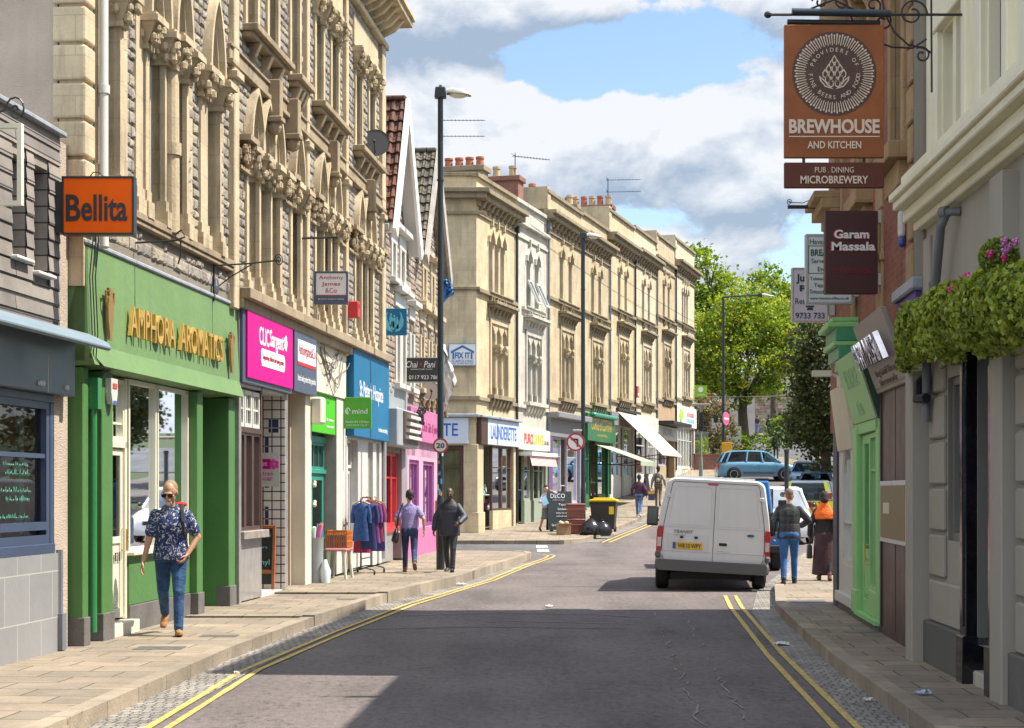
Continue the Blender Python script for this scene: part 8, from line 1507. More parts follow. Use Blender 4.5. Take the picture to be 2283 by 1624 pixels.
    if hair:
        mb = mbz(); hs = MB()
        if hairstyle == 'short': hs.ball((0, -.028, 1.668), (.081, .092, .095), 18); hs.ball((0, .02, 1.715), (.06, .06, .038), 12); [hs.ball((s_*.070, -.03, 1.635), (.014, .04, .045), 8) for s_ in (-1, 1)]; hs.ball((0, -.075, 1.60), (.055, .035, .06), 10)
        elif hairstyle == 'crop': hs.ball((0, -.032, 1.668), (.0765, .088, .088), 18); hs.ball((0, -.07, 1.61), (.055, .035, .055), 10)
        elif hairstyle == 'long': hs.ball((0, -.028, 1.668), (.085, .095, .098), 18); hs.ball((0, -.075, 1.56), (.08, .05, .12), 12); [hs.ball((s_*.072, -.03, 1.60), (.022, .05, .08), 8) for s_ in (-1, 1)]; hs.ball((0, .02, 1.715), (.065, .06, .04), 12)
        elif hairstyle == 'bun': hs.ball((0, -.03, 1.668), (.081, .092, .096), 18); hs.ball((0, -.125, 1.66), (.045, .04, .045), 10); hs.ball((0, .02, 1.715), (.06, .06, .038), 12)
        mb.add([Q(v) for v in hs.v], hs.f); fuse('hair', mb, hair, t, vox*.8 if vox < .02 else vox, 3)
    mb = mbz()
    if skirt:
        zl = skirt[1]; c = (J[0][2]+J[1][2])/2; mb.loft([((0, 0, 1.02), .135*B, .105*B), ((0, -.01, .92), .175*B, .14*B), ((c.x*.3, c.y*.3, .62), skirt[2]*.85, .17), ((c.x*.8, c.y*.8, zl), skirt[2], .19), ((c.x*.8, c.y*.8, zl-.02), skirt[2]*.6, .10)], n=20); fuse('skirt', mb, skirt[0], t, vox, 3)
        if len(skirt) > 3 and skirt[3]: mb = mbz(); [cap(mb, k, a, .058, .04) for h, k, a, fd, up in J]; fuse('leggings', mb, legm, t, vox, 3)
    else:
        mb.loft([((0, 0, 1.04), .138*B, .105*B), ((0, -.012, .94), .165*B, .13*B), ((0, -.01, .85), .15*B, .12*B)], n=18)
        for h, k, a, fd, up in J:
            mb.ball(h+Vector((0, -.03, -.02)), (.095*B, .105*B, .11), 12); cap(mb, h, k, .094*B, .068); e = a+(a-k).normalized()*-.005; cap(mb, k, e, .066, .053); mb.ball(k+Vector((0, .012, 0)), .066, 10); mb.ball(a+Vector((0, 0, .03)), (.058, .062, .03), 10)
        fuse('trousers', mb, legm, t, vox, 4)
    for h, k, a, fd, up in J:
        mb = mbz(); lat = fd.cross(up); M3 = Matrix((lat, fd, up)).transposed().to_4x4(); so = MB(Matrix.Translation(a) @ M3)
        so.ball((0, -.02, -.045), (.040, .048, .042), 12); so.ball((0, .06, -.045), (.044, .075, .038), 12); so.ball((0, .125, -.055), (.043, .06, .028), 12); so.cyl((0, -.015, -.03), (0, -.02, .05), .043, .046, 12); mb.add(so.v, so.f); s2 = MB(Matrix.Translation(a) @ M3); s2.prism(rpoly([(-.04, -.065), (.04, -.065), (.048, .09), (.03, .18), (-.03, .18), (-.048, .09)], .03, 3), -.082, -.062, plane='xy'); mb.add(s2.v, s2.f); fuse('shoe', mb, shoem, t, min(vox, .014), 3)
    mb = mbz(); hem = .93-coat; g = .012+coat*.06; w0 = .165*B+g if coat else .158*B+g
    rings = [((0, 0, hem), w0+.01, .118*B+g), ((0, 0, 1.0), w0, .112*B+g), ((0, 0, 1.12), .146*B+g, .104*B+g), ((0, .008, 1.28), .172*S*B+g, .112*B+g), ((0, 0, 1.38), .180*S*B+g*.7, .092*B+g*.7), ((0, -.006, 1.425), .150*S, .08), ((0, -.01, 1.455), .105*S, .07), ((0, -.012, 1.475), .066, .062), ((0, -.012, 1.495), .063, .06)]
    q = MB(); q.loft(rings, n=22); mb.add([P(v) for v in q.v], q.f)
    for s_, (sh, e, w, curl) in zip((-1, 1), A):
        r = .055*S*B+g*.4; mb.ball(sh+Vector((0, 0, -.01)), r, 12)
        if sleeve == 'short': c_ = sh+(e-sh)*.72; cap(mb, sh, c_, r, .062*S+g*.5);
        elif sleeve == 'half': c_ = e+(w-e)*.35; cap(mb, sh, e, r, .052*S+g); cap(mb, e, c_, .052*S+g, .045*S+g)
        else: cap(mb, sh, e, r, .052*S+g); c_ = e+(w-e)*.94; cap(mb, e, c_, .052*S+g, .038*S+g)
    fuse(top, mb, shirtm, t, vox, 4)
    t['_z'] = 0; del t['_z']
    return t, P, Q, Z, A, J
zp = lambda y, h=.12: zg(y)+h
H_grey = mk('sandy_grey_hair', (.26, .18, .115), .8, .3, 60); H_dark = mk('dark_hair', (.022, .016, .013), .7, .3, 50); H_blond = mk('blond_hair', (.50, .33, .15), .7, .3, 40); H_bald = mk('shaved_hair', (.16, .10, .075), .8, .2, 50)
M_boot = mk('tan_boots', (.33, .16, .065), .75, .2, 10); M_brshoe = mk('brown_shoes', (.13, .055, .03), .6, .2); M_bkshoe = mk('black_shoes', (.022, .022, .026), .5, .2); M_whshoe = mk('pale_trainers', (.45, .42, .42), .7, .2)
ARM = lambda x=.25, y=.0, z=.84, c=.45: ((x, y, z), (.35, -1, .0), c)
# 1 the near man
hw = patterned('floral_shirt', (.014, .024, .10), (.54, .56, .60), 20, .53, .62, (.022, .045, .15))
tm, P, Q, Z, A, J = person('man in a blue and white floral shirt, sunglasses and jeans walking towards the camera', (-3.86, 19.3, .12), R(180+8), 1.74, 'shirt', ((16, 8, 8), (-12, 40, -48)), (((.185, .12, .93), (.8, -.5, .1), .9), ((.30, .10, .86), (.3, -1, 0), .4)), SK_tan, H_grey, jeansm('jeans_blue', (.010, .038, .11), (.045, .12, .26)), M_boot, hw, 'short', 4, (15, -14), .0085, .05, None, 1.12, None, 'crop')
mb = MB(); mb.T = Z; sg = MB()
for s_ in (-1, 1): sg.prism(rpoly([(s_*.006, 1.646), (s_*.062, 1.648), (s_*.060, 1.615), (s_*.030, 1.606), (s_*.010, 1.618)], .012, 3), .094, .102); sg.tube([(s_*.062, .096, 1.642), (s_*.078, .05, 1.640), (s_*.078, -.02, 1.632)], .0035, 5)
sg.tube([(-.01, .100, 1.640), (.01, .100, 1.640)], .003, 5); mb.add([Q(v) for v in sg.v], sg.f); mb.build('sunglasses', mk('dark_lenses', (.012, .008, .008), .12), tm)
mb = MB(); mb.T = Z; bd = MB(); bd.ball((0, .066, 1.540), (.034, .026, .030), 12); bd.ball((0, .094, 1.586), (.030, .008, .007), 8); [bd.ball((s_*.028, .085, 1.565), (.008, .009, .024), 8) for s_ in (-1, 1)]; mb.add([Q(v) for v in bd.v], bd.f); fuse('beard', mb, mk('white_beard', (.55, .48, .42), .8, .25, 60), tm, .006, 2)
mb = MB(); mb.T = Z; cl = MB(); [cl.add([(s_*.012, .10, 1.40), (s_*.07, .085, 1.47), (s_*.075, .03, 1.505), (s_*.055, .055, 1.475), (s_*.03, .098, 1.43)], [(0, 1, 2, 3, 4)]) for s_ in (-1, 1)]; cl.box(-.006, .006, .118, .126, .95, 1.40); mb.add([P(v) for v in cl.v], cl.f); o = mb.build('collar', hw, tm); o.modifiers.new('thick', 'SOLIDIFY').thickness = .006
bp = thing('backpack', 'black and red backpack on the back of the man in the floral shirt', 'backpack', tm.location, tm.rotation_euler.z, None, tm.scale[0]); mb = MB(); mb.T = Z; q = MB(); q.loft([((0, -.20, .98), .13, .08), ((0, -.22, 1.10), .155, .10), ((0, -.21, 1.30), .15, .09), ((0, -.19, 1.46), .12, .07), ((0, -.18, 1.50), .06, .03)], n=16); mb.add([P(v) for v in q.v], q.f); fuse('pack', mb, clothm('pack_black', (.025, .026, .03)), bp, .015, 3)
mb = MB(); mb.T = Z; q = MB(); q.ball((-.10, -.23, 1.485), (.075, .05, .03), 12); q.ball((.13, -.2, 1.08), (.06, .08, .09), 12); q.ball((-.12, -.2, 1.08), (.06, .08, .09), 12); mb.add([P(v) for v in q.v], q.f); mb.build('red_panel', clothm('pack_red', (.50, .015, .03)), bp, smooth=60)
for s_ in (-1,): mb = MB(); mb.T = Z; q = MB(); q.tube([(s_*.11, -.13, 1.46), (s_*.125, -.03, 1.485), (s_*.125, .075, 1.43), (s_*.135, .128, 1.32), (s_*.150, .11, 1.18), (s_*.165, .02, 1.08), (s_*.13, -.12, 1.04)], [.018, .022, .022, .020, .016, .012, .010], 6); mb.add([P(v) for v in q.v], q.f); mb.build('strap', M_iron, bp)
# 2, 3 the pair beyond
tm, P, Q, Z, A, J = person('man in a speckled purple shirt and dark jeans walking away past the red shop', (-1.98, 33.0, .16), R(4), 1.62, 'shirt', ((20, 6, 6), (-14, 42, -40)), (((.27, .10, .98), (.5, -1, 0), .5), ((.30, -.05, .93), (.5, -1, 0), .5)), SK_fair, H_dark, jeansm('jeans_navy', (.015, .025, .075), (.03, .06, .15)), M_brshoe, patterned('speckled_shirt', (.17, .13, .36), (.50, .46, .62), 60, .52, .60), 'short', 3, (4, 8), .012, .04)
b = thing('shoulder_bag', 'black leather shoulder bag hanging on the left of the man in purple', 'bag', tm.location, tm.rotation_euler.z, None, tm.scale[0]); mb = MB(); mb.T = Z; mb.loft([((-.30, 0, .66), .05, .13), ((-.31, 0, .72), .08, .19), ((-.29, 0, .88), .06, .19), ((-.27, 0, .98), .03, .12)], n=16); fuse('bag_body', mb, mk('black_leather', (.018, .018, .022), .4, .2), b, .015, 2); mb = MB(); mb.T = Z; mb.tube([(-.28, .10, .94), (-.22, .13, 1.2), (-.14, .05, 1.49), (-.17, -.08, 1.45), (-.24, -.13, 1.2), (-.28, -.10, .94)], .014, 6); mb.build('strap', mk('black_leather', (.018, .018, .022), .4), b)
tm, P, Q, Z, A, J = person('bald man in a black and slate waterproof jacket walking towards the camera', (-1.22, 33.4, .16), R(180-10), 1.64, 'jacket', ((14, 6, 10), (-10, 14, -12)), (((.26, .30, 1.04), (.8, -.7, -.1), .8), ((.33, .02, .90), (.6, -.8, 0), .6)), SK_dark, None, clothm('black_trousers', (.018, .02, .026), .6), M_bkshoe, clothm('slate_jacket', (.028, .034, .052), .55), 'long', 2, (6, 10), .012, .16, None, 1.16)
mb = MB(); mb.T = Z; q = MB(); q.loft([((0, .0, 1.30), .232, .155), ((0, 0, 1.40), .222, .125), ((0, -.008, 1.462), .14, .092), ((0, -.012, 1.53), .082, .08), ((0, -.012, 1.54), .07, .07)], n=20); mb.add([P(v) for v in q.v], q.f); fuse('jacket_yoke', mb, clothm('black_yoke', (.014, .015, .02), .6), tm, .014, 3)
# 4 woman on the phone
tm, P, Q, Z, A, J = person('woman in a pale top and grey skirt with a phone at her ear', (1.14, 57.0, zp(57)), R(180+25), 1.54, 'top', ((18, 6, 12), (-14, 18, -20)), (((.10, .12, 1.58), (.9, .3, -.6), 1.1), ((.16, .24, 1.12), (.6, -.6, -.4), .9)), SK_fair, H_dark, None, M_bkshoe, clothm('pale_lilac_top', (.50, .44, .50)), 'half', 0, (0, -5), .014, .02, (clothm('grey_skirt', (.13, .13, .15)), .50, .19), .9, None, 'bun', True)
p_ = thing('phone', 'small dark phone held to the ear of the woman in the pale top', 'phone', tm.location, tm.rotation_euler.z, None, tm.scale[0]); mb = MB(); mb.T = Z; w = A[0][2]; mb.box(w.x+.03, w.x+.045, w.y-.02, w.y+.03, w.z-.0, w.z+.13); mb.build('handset', M_black, p_)
p_ = thing('papers', 'pale blue papers held in the arm of the woman in the pale top', 'papers', tm.location, tm.rotation_euler.z, None, tm.scale[0]); mb = MB(); mb.T = Z; w = A[1][2]; mb.T = Z @ Matrix.Translation(w+Vector((.06, .09, .05))) @ Matrix.Rotation(R(25), 4, 'Y'); mb.box(-.12, .12, -.012, .012, -.15, .17); mb.build('sheets', mk('pale_blue_paper', (.25, .48, .66), .6), p_)
p_ = thing('handbag', 'brown handbag on the arm of the woman in the pale top', 'bag', tm.location, tm.rotation_euler.z, None, tm.scale[0]); mb = MB(); mb.T = Z; mb.loft([((-.26, -.05, .72), .05, .12), ((-.26, -.05, .80), .06, .15), ((-.25, -.05, .94), .03, .13)], n=12); mb.tube([(-.25, .06, .93), (-.22, .02, 1.2), (-.2, -.04, 1.44), (-.22, -.1, 1.2), (-.25, -.15, .93)], .010, 5); mb.build('bag_body', mk('oxblood_leather', (.10, .03, .03), .5), p_, smooth=50)
# 5, 6 on the terrace pavement
person('man in a dark maroon and navy jacket and faded jeans walking away along the terrace', (4.92, 66.0, zp(66)), R(-14), 1.64, 'jacket', ((12, 4, 8), (-12, 20, -20)), (ARM(.30, .02, .92), ARM(.30, .06, .92)), SK_dark, H_dark, jeansm('jeans_faded', (.05, .12, .27), (.14, .24, .40)), M_whshoe, clothm('maroon_jacket', (.065, .025, .05)), 'long', 2, (4, 0), .016, .10, None, 1.05)
tm, P, Q, Z, A, J = person('man in a grey hooded top with a small backpack beyond the white van', (6.22, 72.5, zp(72.5)), R(-10), 1.70, 'hooded_top', ((12, 4, 8), (-12, 20, -20)), (((.30, .06, .88), (.4, -1, 0), .8), ARM(.30, 0, .92)), SK_dark, H_dark, clothm('khaki_trousers', (.12, .10, .085)), M_bkshoe, clothm('grey_hoodie', (.26, .24, .25)), 'long', 2, (4, -10), .018, .06)
b = thing('backpack', 'small khaki backpack on the man in the grey hooded top', 'backpack', tm.location, tm.rotation_euler.z, None, tm.scale[0]); mb = MB(); mb.T = Z; mb.loft([((0, -.17, 1.02), .12, .07), ((0, -.19, 1.12), .15, .10), ((0, -.18, 1.3), .14, .08), ((0, -.16, 1.42), .09, .05)], n=14); fuse('pack', mb, clothm('pack_khaki', (.08, .075, .05)), b, .02, 2); mb = MB(); mb.T = Z; mb.ball((0, -.26, 1.14), (.09, .05, .09), 10); mb.build('pocket', clothm('pocket_tan', (.3, .26, .18)), b, smooth=60)
b = thing('shopping_bag', 'red and blue shopping bag in the hand of the man in the grey hooded top', 'bag', tm.location, tm.rotation_euler.z, None, tm.scale[0]); mb = MB(); mb.T = Z; w = A[0][2]; mb.box(w.x-.14, w.x+.14, w.y-.07, w.y+.07, w.z-.62, w.z-.20, 0); mb.box(w.x-.141, w.x+.141, w.y-.071, w.y+.071, w.z-.34, w.z-.22, 1); mb.tube([(w.x-.08, w.y, w.z-.2), (w.x-.02, w.y, w.z-.05), (w.x+.02, w.y, w.z-.05), (w.x+.08, w.y, w.z-.2)], .012, 5, 2); mb.build('carrier', [mk('carrier_navy', (.06, .06, .16), .6, .4, 14), M_yelL, M_redL], b)
# 7 checked shirt, 8 orange scarf
tm, P, Q, Z, A, J = person('man in a dark checked shirt and blue jeans walking away beside the white van', (4.86, 29.9, .12), R(-10), 1.66, 'shirt', ((-12, 4, -4), (15, 8, 10)), (((.30, .06, .92), (.5, -.9, 0), .6), ((.22, .30, 1.08), (.9, -.6, 0), .7)), SK_tan, H_bald, jeansm('jeans_bright', (.018, .09, .27), (.05, .16, .38)), M_bkshoe, checked('dark_check', (.035, .045, .05), (.014, .016, .02), (.075, .065, .07), .13), 'long', 3, (10, -6), .011, .09, None, 1.18, None, 'crop')
blk = clothm('black_dress', (.016, .013, .014)); tm, P, Q, Z, A, J = person('woman in a long black dress and an orange shoulder scarf walking away', (5.68, 31.0, .12), R(-8), 1.60, 'dress_top', ((14, 6, 8), (-10, 14, -14)), (((.29, .04, .90), (.5, -.9, 0), .9), ARM(.28, .02, .92)), SK_dark, None, clothm('black_leggings', (.015, .013, .014)), M_brshoe, blk, 'long', 3, (6, 0), .013, .06, (clothm('plum_skirt', (.045, .020, .026)), .13, .25, True), 1.1, None, 'short', True)
mb = MB(); mb.T = Z; q = MB(); q.loft([((0, -.02, 1.22), .20, .155), ((0, -.01, 1.34), .225, .150), ((0, -.01, 1.44), .15, .11), ((0, -.015, 1.53), .09, .095), ((0, -.02, 1.58), .082, .09)], n=20); mb.add([P(v) for v in q.v], q.f); fuse('scarf', mb, clothm('orange_scarf', (.75, .13, .01), .8, .2, 12, .8), tm, .013, 3); mb = MB(); mb.T = Z; q = MB(); q.ball((0, -.02, 1.655), (.090, .108, .112), 16); q.ball((0, -.06, 1.59), (.08, .08, .08), 12); mb.add([Q(v) for v in q.v], q.f); fuse('head_covering', mb, blk, tm, .013, 2)
b = thing('handbag', 'square black handbag carried by the woman with the orange scarf', 'bag', tm.location, tm.rotation_euler.z, None, tm.scale[0]); mb = MB(); mb.T = Z; w = A[0][2]; mb.box(w.x-.06, w.x+.06, w.y-.16, w.y+.18, w.z-.46, w.z-.18, tz=.015); mb.build('bag_body', mk('black_leather', (.018, .018, .022), .4), b, bevel=.03, seg=2); mb = MB(); mb.T = Z; mb.tube([(w.x, w.y-.09, w.z-.2), (w.x+.01, w.y-.04, w.z-.08), (w.x+.01, w.y+.05, w.z-.08), (w.x, w.y+.11, w.z-.2)], .011, 6); mb.build('strap', M_black, b)
# 9 to 12 up the hill, 13 the driver
person('blond person in black clothes walking up the hill beyond the blue car', (15.72, 101.5, zg(101.5)+.12), R(-6), 1.66, 'jacket', ((10, 4, 6), (-10, 14, -14)), (ARM(), ARM()), SK_fair, H_blond, clothm('black_jeans', (.02, .025, .04)), M_bkshoe, clothm('black_coat', (.016, .02, .024)), 'long', 2, (4, 0), .022, .08, None, 1, None, 'long')
person('distant person in a dark top and light blue jeans by the rubble wall', (22.3, 155, zg(155)+.14), R(-20), 1.68, 'top', ((12, 4, 6), (-12, 16, -14)), (ARM(), ARM()), SK_fair, H_dark, jeansm('jeans_faded', (.05, .12, .27), (.14, .24, .40)), M_bkshoe, clothm('plum_top', (.05, .02, .04)), 'short', 2, (4, 0), .03, .04)
person('distant person all in dark clothes by the rubble wall', (22.6, 150, zg(150)+.14), R(160), 1.72, 'top', ((12, 4, 6), (-12, 16, -14)), (ARM(), ARM()), SK_dark, H_dark, clothm('black_jeans', (.02, .025, .04)), M_bkshoe, clothm('navy_top', (.03, .03, .07)), 'long', 2, (4, 0), .03, .08)
person('distant child in an orange top beside the dark clothed person', (22.75, 146, zg(146)+.14), R(150), 1.25, 'top', ((12, 4, 6), (-12, 16, -14)), (ARM(), ARM()), SK_fair, H_dark, clothm('black_jeans', (.02, .025, .04)), M_bkshoe, clothm('orange_top', (.45, .14, .06)), 'long', 2, (4, 0), .03, .04)
t = thing('person', 'driver with brown hair at the wheel of the sky blue car', 'person', (13.45, yb_-.0, zg(yb_)+.52), R(-90)); mb = MB(); mb.loft([((0, -.05, .0), .17, .13), ((0, -.08, .3), .19, .12), ((0, -.06, .46), .18, .09), ((0, -.03, .54), .06, .06)], n=14); cap(mb, (0, -.03, .5), (0, 0, .62), .055, .05); mb.ball((0, .0, .70), (.085, .10, .125), 14); [cap(mb, (s_*.18, -.05, .42), (s_*.2, .18, .26), .05, .04) for s_ in (-1, 1)]; [cap(mb, (s_*.2, .18, .26), (s_*.12, .42, .36), .04, .03) for s_ in (-1, 1)]; fuse('body', mb, SK_fair, t, .018, 3); mb = MB(); mb.ball((0, -.03, .725), (.098, .105, .12), 14); mb.build('hair', mk('brown_hair', (.11, .05, .025), .7), t, smooth=60); mb = MB(); mb.loft([((0, -.05, -.02), .19, .15), ((0, -.08, .3), .205, .135), ((0, -.06, .46), .19, .105), ((0, -.04, .50), .1, .08)], n=14); mb.build('shirt', clothm('grey_hoodie', (.26, .24, .25)), t, smooth=60)
# ---------------------------------------------------------------- trees, hedge planter and the hill beyond
CUR[0] = None
def leafm(name, col, tr=.35):
    if name in MATS: return MATS[name]
    m, t = newmat(name); MATS[name] = m; v = t.n('ShaderNodeTexCoord').outputs['Object']; n1 = t.n('ShaderNodeTexNoise', {0: v, 'Scale': 2.5, 'Detail': 4.}); r1 = t.n('ShaderNodeMapRange', {0: n1.outputs[0], 1: .3, 2: .7, 3: .72, 4: 1.3}); hs = t.n('ShaderNodeHueSaturation', {'Color': c4(col), 'Value': r1.outputs[0]})
    t.l(hs.outputs[0], t.b.inputs['Base Color']); t.b.inputs['Roughness'].default_value = .5; t.b.inputs['Specular IOR Level'].default_value = .3; tl = t.n('ShaderNodeBsdfTranslucent'); h2 = t.n('ShaderNodeHueSaturation', {'Color': hs.outputs[0], 'Hue': .49, 'Saturation': 1.1, 'Value': 1.5}); t.l(h2.outputs[0], tl.inputs[0]); mxs = t.n('ShaderNodeMixShader', {0: tr, 1: t.b.outputs[0], 2: tl.outputs[0]}); t.l(mxs.outputs[0], t.t.nodes['Material Output'].inputs[0]); return m
LF = [leafm('maple_light', (.27, .35, .035)), leafm('maple_mid', (.17, .25, .03)), leafm('maple_deep', (.08, .14, .02)), leafm('maple_yellow', (.36, .38, .05))]
LD_ = [leafm('holm_dark', (.035, .055, .018), .15), leafm('holm_mid', (.06, .08, .025), .15), leafm('holm_olive', (.10, .10, .03), .2)]
LI = [leafm('trailer_light', (.32, .38, .055)), leafm('trailer_mid', (.22, .29, .045)), leafm('trailer_deep', (.09, .14, .025)), leafm('trailer_lime', (.38, .42, .08))]
M_bark = mk('bark', (.085, .065, .048), .9, .35, 5, .8, 22)
def leaf(mb, p, s, k, rng, up=.5, nrm=None):
    n = Vector((rng.gauss(0, 1), rng.gauss(0, 1), rng.gauss(0, 1)+up)).normalized() if nrm is None else (nrm+Vector((rng.gauss(0, .5), rng.gauss(0, .5), rng.gauss(0, .5)))).normalized(); a = n.orthogonal().normalized(); a = Matrix.Rotation(rng.uniform(0, 6.3), 3, n) @ a; b = n.cross(a); w = s*.42
    mb.add([p-a*s*.5, p+b*w-n*s*.12, p+a*s*.5-n*s*.05, p-b*w-n*s*.12], [(0, 1, 2), (0, 2, 3)], k)
def tree(name, label, loc, crown, nclump, per, lsize, mats, trunk=(.3, 4.0), seed=1, group=None, clump=.7, limbs=6):
    """crown: ellipsoids (x,y,z,rx,ry,rz) relative to the base; leaf clumps fill their outer shells"""
    rng = random.Random(seed); t = thing(name, label, 'tree', loc, 0, group); mb = MB(); r, h = trunk; mb.tube([(0, 0, -.3), (.05*r, 0, h*.4), (-.1*r, .1*r, h*.75), (0, 0, h)], [r*1.25, r, r*.85, r*.7], 12)
    vol = [c[3]*c[4]*c[5] for c in crown]; tips = []
    for k in range(limbs):
        c = rng.choices(crown, vol)[0]; q = Vector((c[0]+rng.uniform(-.5, .5)*c[3], c[1]+rng.uniform(-.5, .5)*c[4], c[2]+rng.uniform(-.3, .6)*c[5])); s_ = Vector((0, 0, h*rng.uniform(.8, 1.0))); m_ = (s_+q)/2+Vector((rng.uniform(-.4, .4), rng.uniform(-.4, .4), -.2)); mb.tube([s_, s_.lerp(m_, .5)+Vector((0, 0, .1)), m_, m_.lerp(q, .6), q], [r*.55, r*.42, r*.3, r*.18, r*.07], 7)
        for z_ in range(3): e = q+Vector((rng.uniform(-1, 1)*c[3]*.5, rng.uniform(-1, 1)*c[4]*.5, rng.uniform(-.2, .8)*c[5]*.5)); mb.tube([m_.lerp(q, rng.uniform(.3, .9)), q.lerp(e, .5), e], [r*.16, r*.1, r*.04], 5)
    mb.build('trunk', M_bark, t, smooth=50)
    lb = MB()
    for i in range(nclump):
        c = rng.choices(crown, vol)[0]; d = Vector((rng.gauss(0, 1), rng.gauss(0, 1), rng.gauss(0, 1)+.15)).normalized(); rad = rng.uniform(.45, 1.0)**.6; p = Vector((c[0]+d.x*c[3]*rad, c[1]+d.y*c[4]*rad, c[2]+d.z*c[5]*rad)); cr = clump*rng.uniform(.6, 1.25); k0 = rng.choices(range(len(mats)), [3, 3, 2, 2][:len(mats)])[0]
        for j in range(per): e = Vector((rng.gauss(0, .5), rng.gauss(0, .5), rng.gauss(0, .32))); leaf(lb, p+e*cr, lsize*rng.uniform(.6, 1.35), k0 if rng.random() < .65 else rng.randrange(len(mats)), rng, .7)
    lb.build('crown', mats, t, fix=False); return t
def T(px, Y, dz=0): return (Vector(((px-CX)*Y/F, Y, zg(Y)+dz)))
b0 = T(1657, 107)
tree('maple_tree', 'big sunlit maple with a thick trunk and bright green crown behind the blue car', b0, [(-.2, 0, 6.0, 3.4, 3.2, 3.0), (-1.2, .4, 7.6, 2.5, 2.5, 2.3), (1.0, 0, 8.2, 2.2, 2.4, 2.2), (2.3, 0, 5.6, 1.9, 2.2, 2.2), (-2.6, 0, 5.2, 1.7, 2, 2.2), (.2, .2, 9.4, 1.6, 1.8, 1.5), (3.3, .3, 7.4, 1.5, 1.8, 1.8)], 760, 34, .19, LF, (.34, 3.6), 3, None, .62, 10)
tree('lime_tree', 'tall green tree behind the end of the terrace, left of the maple', T(1578, 125), [(-1.2, 0, 7.5, 2.6, 2.6, 4.5), (-.6, 0, 11.5, 2.0, 2.2, 3.0), (1.2, 0, 9, 1.8, 2, 4), (-1.8, 0, 4, 2, 2, 3)], 360, 28, .30, LF[1:3]+LF[:1], (.3, 3.5), 5, None, .85)
tree('lime_tree', 'upper green tree rising behind the maple against the clouds', T(1725, 150), [(0, 0, 9.0, 3.0, 3.0, 3.5), (-.6, 0, 12.4, 1.9, 2, 2.6), (1.6, 0, 11.2, 1.6, 2, 2.3), (-2.4, 0, 9.5, 1.8, 2, 2.5)], 330, 26, .34, LF[:3], (.3, 5), 8, None, .9)
tree('holm_oak', 'dark evergreen tree hanging low beside the mint shop', T(1842, 78), [(0, 0, 5.2, 1.5, 2, 2.9), (-.7, .3, 6.6, 1.2, 1.5, 1.7), (-.9, 0, 3.6, 1.0, 1.4, 1.4), (.6, 0, 7.2, 1.2, 1.5, 1.5), (.2, 0, 2.2, 1.1, 1.4, 1.0)], 420, 30, .17, LD_, (.25, 3), 13, None, .5)
tree('shrubby_tree', 'small leafy tree at the foot of the dark evergreen above the parked cars', T(1822, 98), [(0, 0, 2.6, 1.7, 1.6, 1.6), (-1.3, 0, 2.2, 1.3, 1.4, 1.2), (1.2, 0, 2.5, 1.2, 1.4, 1.4)], 150, 28, .20, LF[1:3]+LD_[1:2], (.12, 1.5), 17, None, .55)
tree('flowering_shrub', 'tall pale flowering shrub beside the advertising boards by the end house', T(1590, 101), [(0, 0, 2.2, 1.2, 1.2, 1.7), (-.5, 0, 3.3, .8, .9, 1.0), (.7, 0, 1.4, .9, 1, 1.0)], 130, 26, .15, [leafm('shrub_pale', (.20, .19, .07)), LD_[1], leafm('shrub_pink', (.32, .20, .13))], (.08, 1), 19, None, .4)
tree('garden_bush', 'low green bush at the base of the big maple', T(1640, 105), [(0, 0, .9, 1.3, 1, .8), (1.4, 0, .8, 1.0, 1, .7)], 80, 24, .16, LF[1:3], (.06, .5), 23, None, .4)
tree('garden_bush', 'bright low bush behind the brick garden wall', T(1562, 98.5), [(0, 0, .9, .6, .6, 1.0), (.5, 0, .5, .6, .6, .6)], 50, 22, .13, LF[:2], (.05, .4), 29, None, .3)
# far wall, houses on the hill, advertising boards
w0, w1 = T(1570, 166), T(1905, 160); t = thing('rubble_wall', 'long high rubble retaining wall across the top of the hill road', 'wall', w0); d = Vector((w1.x-w0.x, w1.y-w0.y, 0)); L = d.length; t.rotation_euler = (0, 0, math.atan2(d.y, d.x)); mb = MB(); mb.box(0, L, 0, .6, -1, 3.6); stones(mb, 0, L, 0, 3.6, [], 1, 4, (.22, .42), (.3, .8), (.02, .08)); mb.build('stonework', [M_mort]+M_stonew, t); bx('coping', M_bathsoot, t, -.1, L+.1, -.1, .7, 3.6, 3.8)
t = thing('garden_wall', 'low red brick garden wall beside the end of the terrace', 'wall', T(1549, 96.6), R(6)); bx('brickwork', M_rbrick, t, 0, 4.4, 0, .25, -.4, .95); bx('coping', M_rbrick, t, -.05, 4.45, -.05, .3, .95, 1.03)
hm = mk('far_render', (.52, .46, .42), .8, .15, 1);
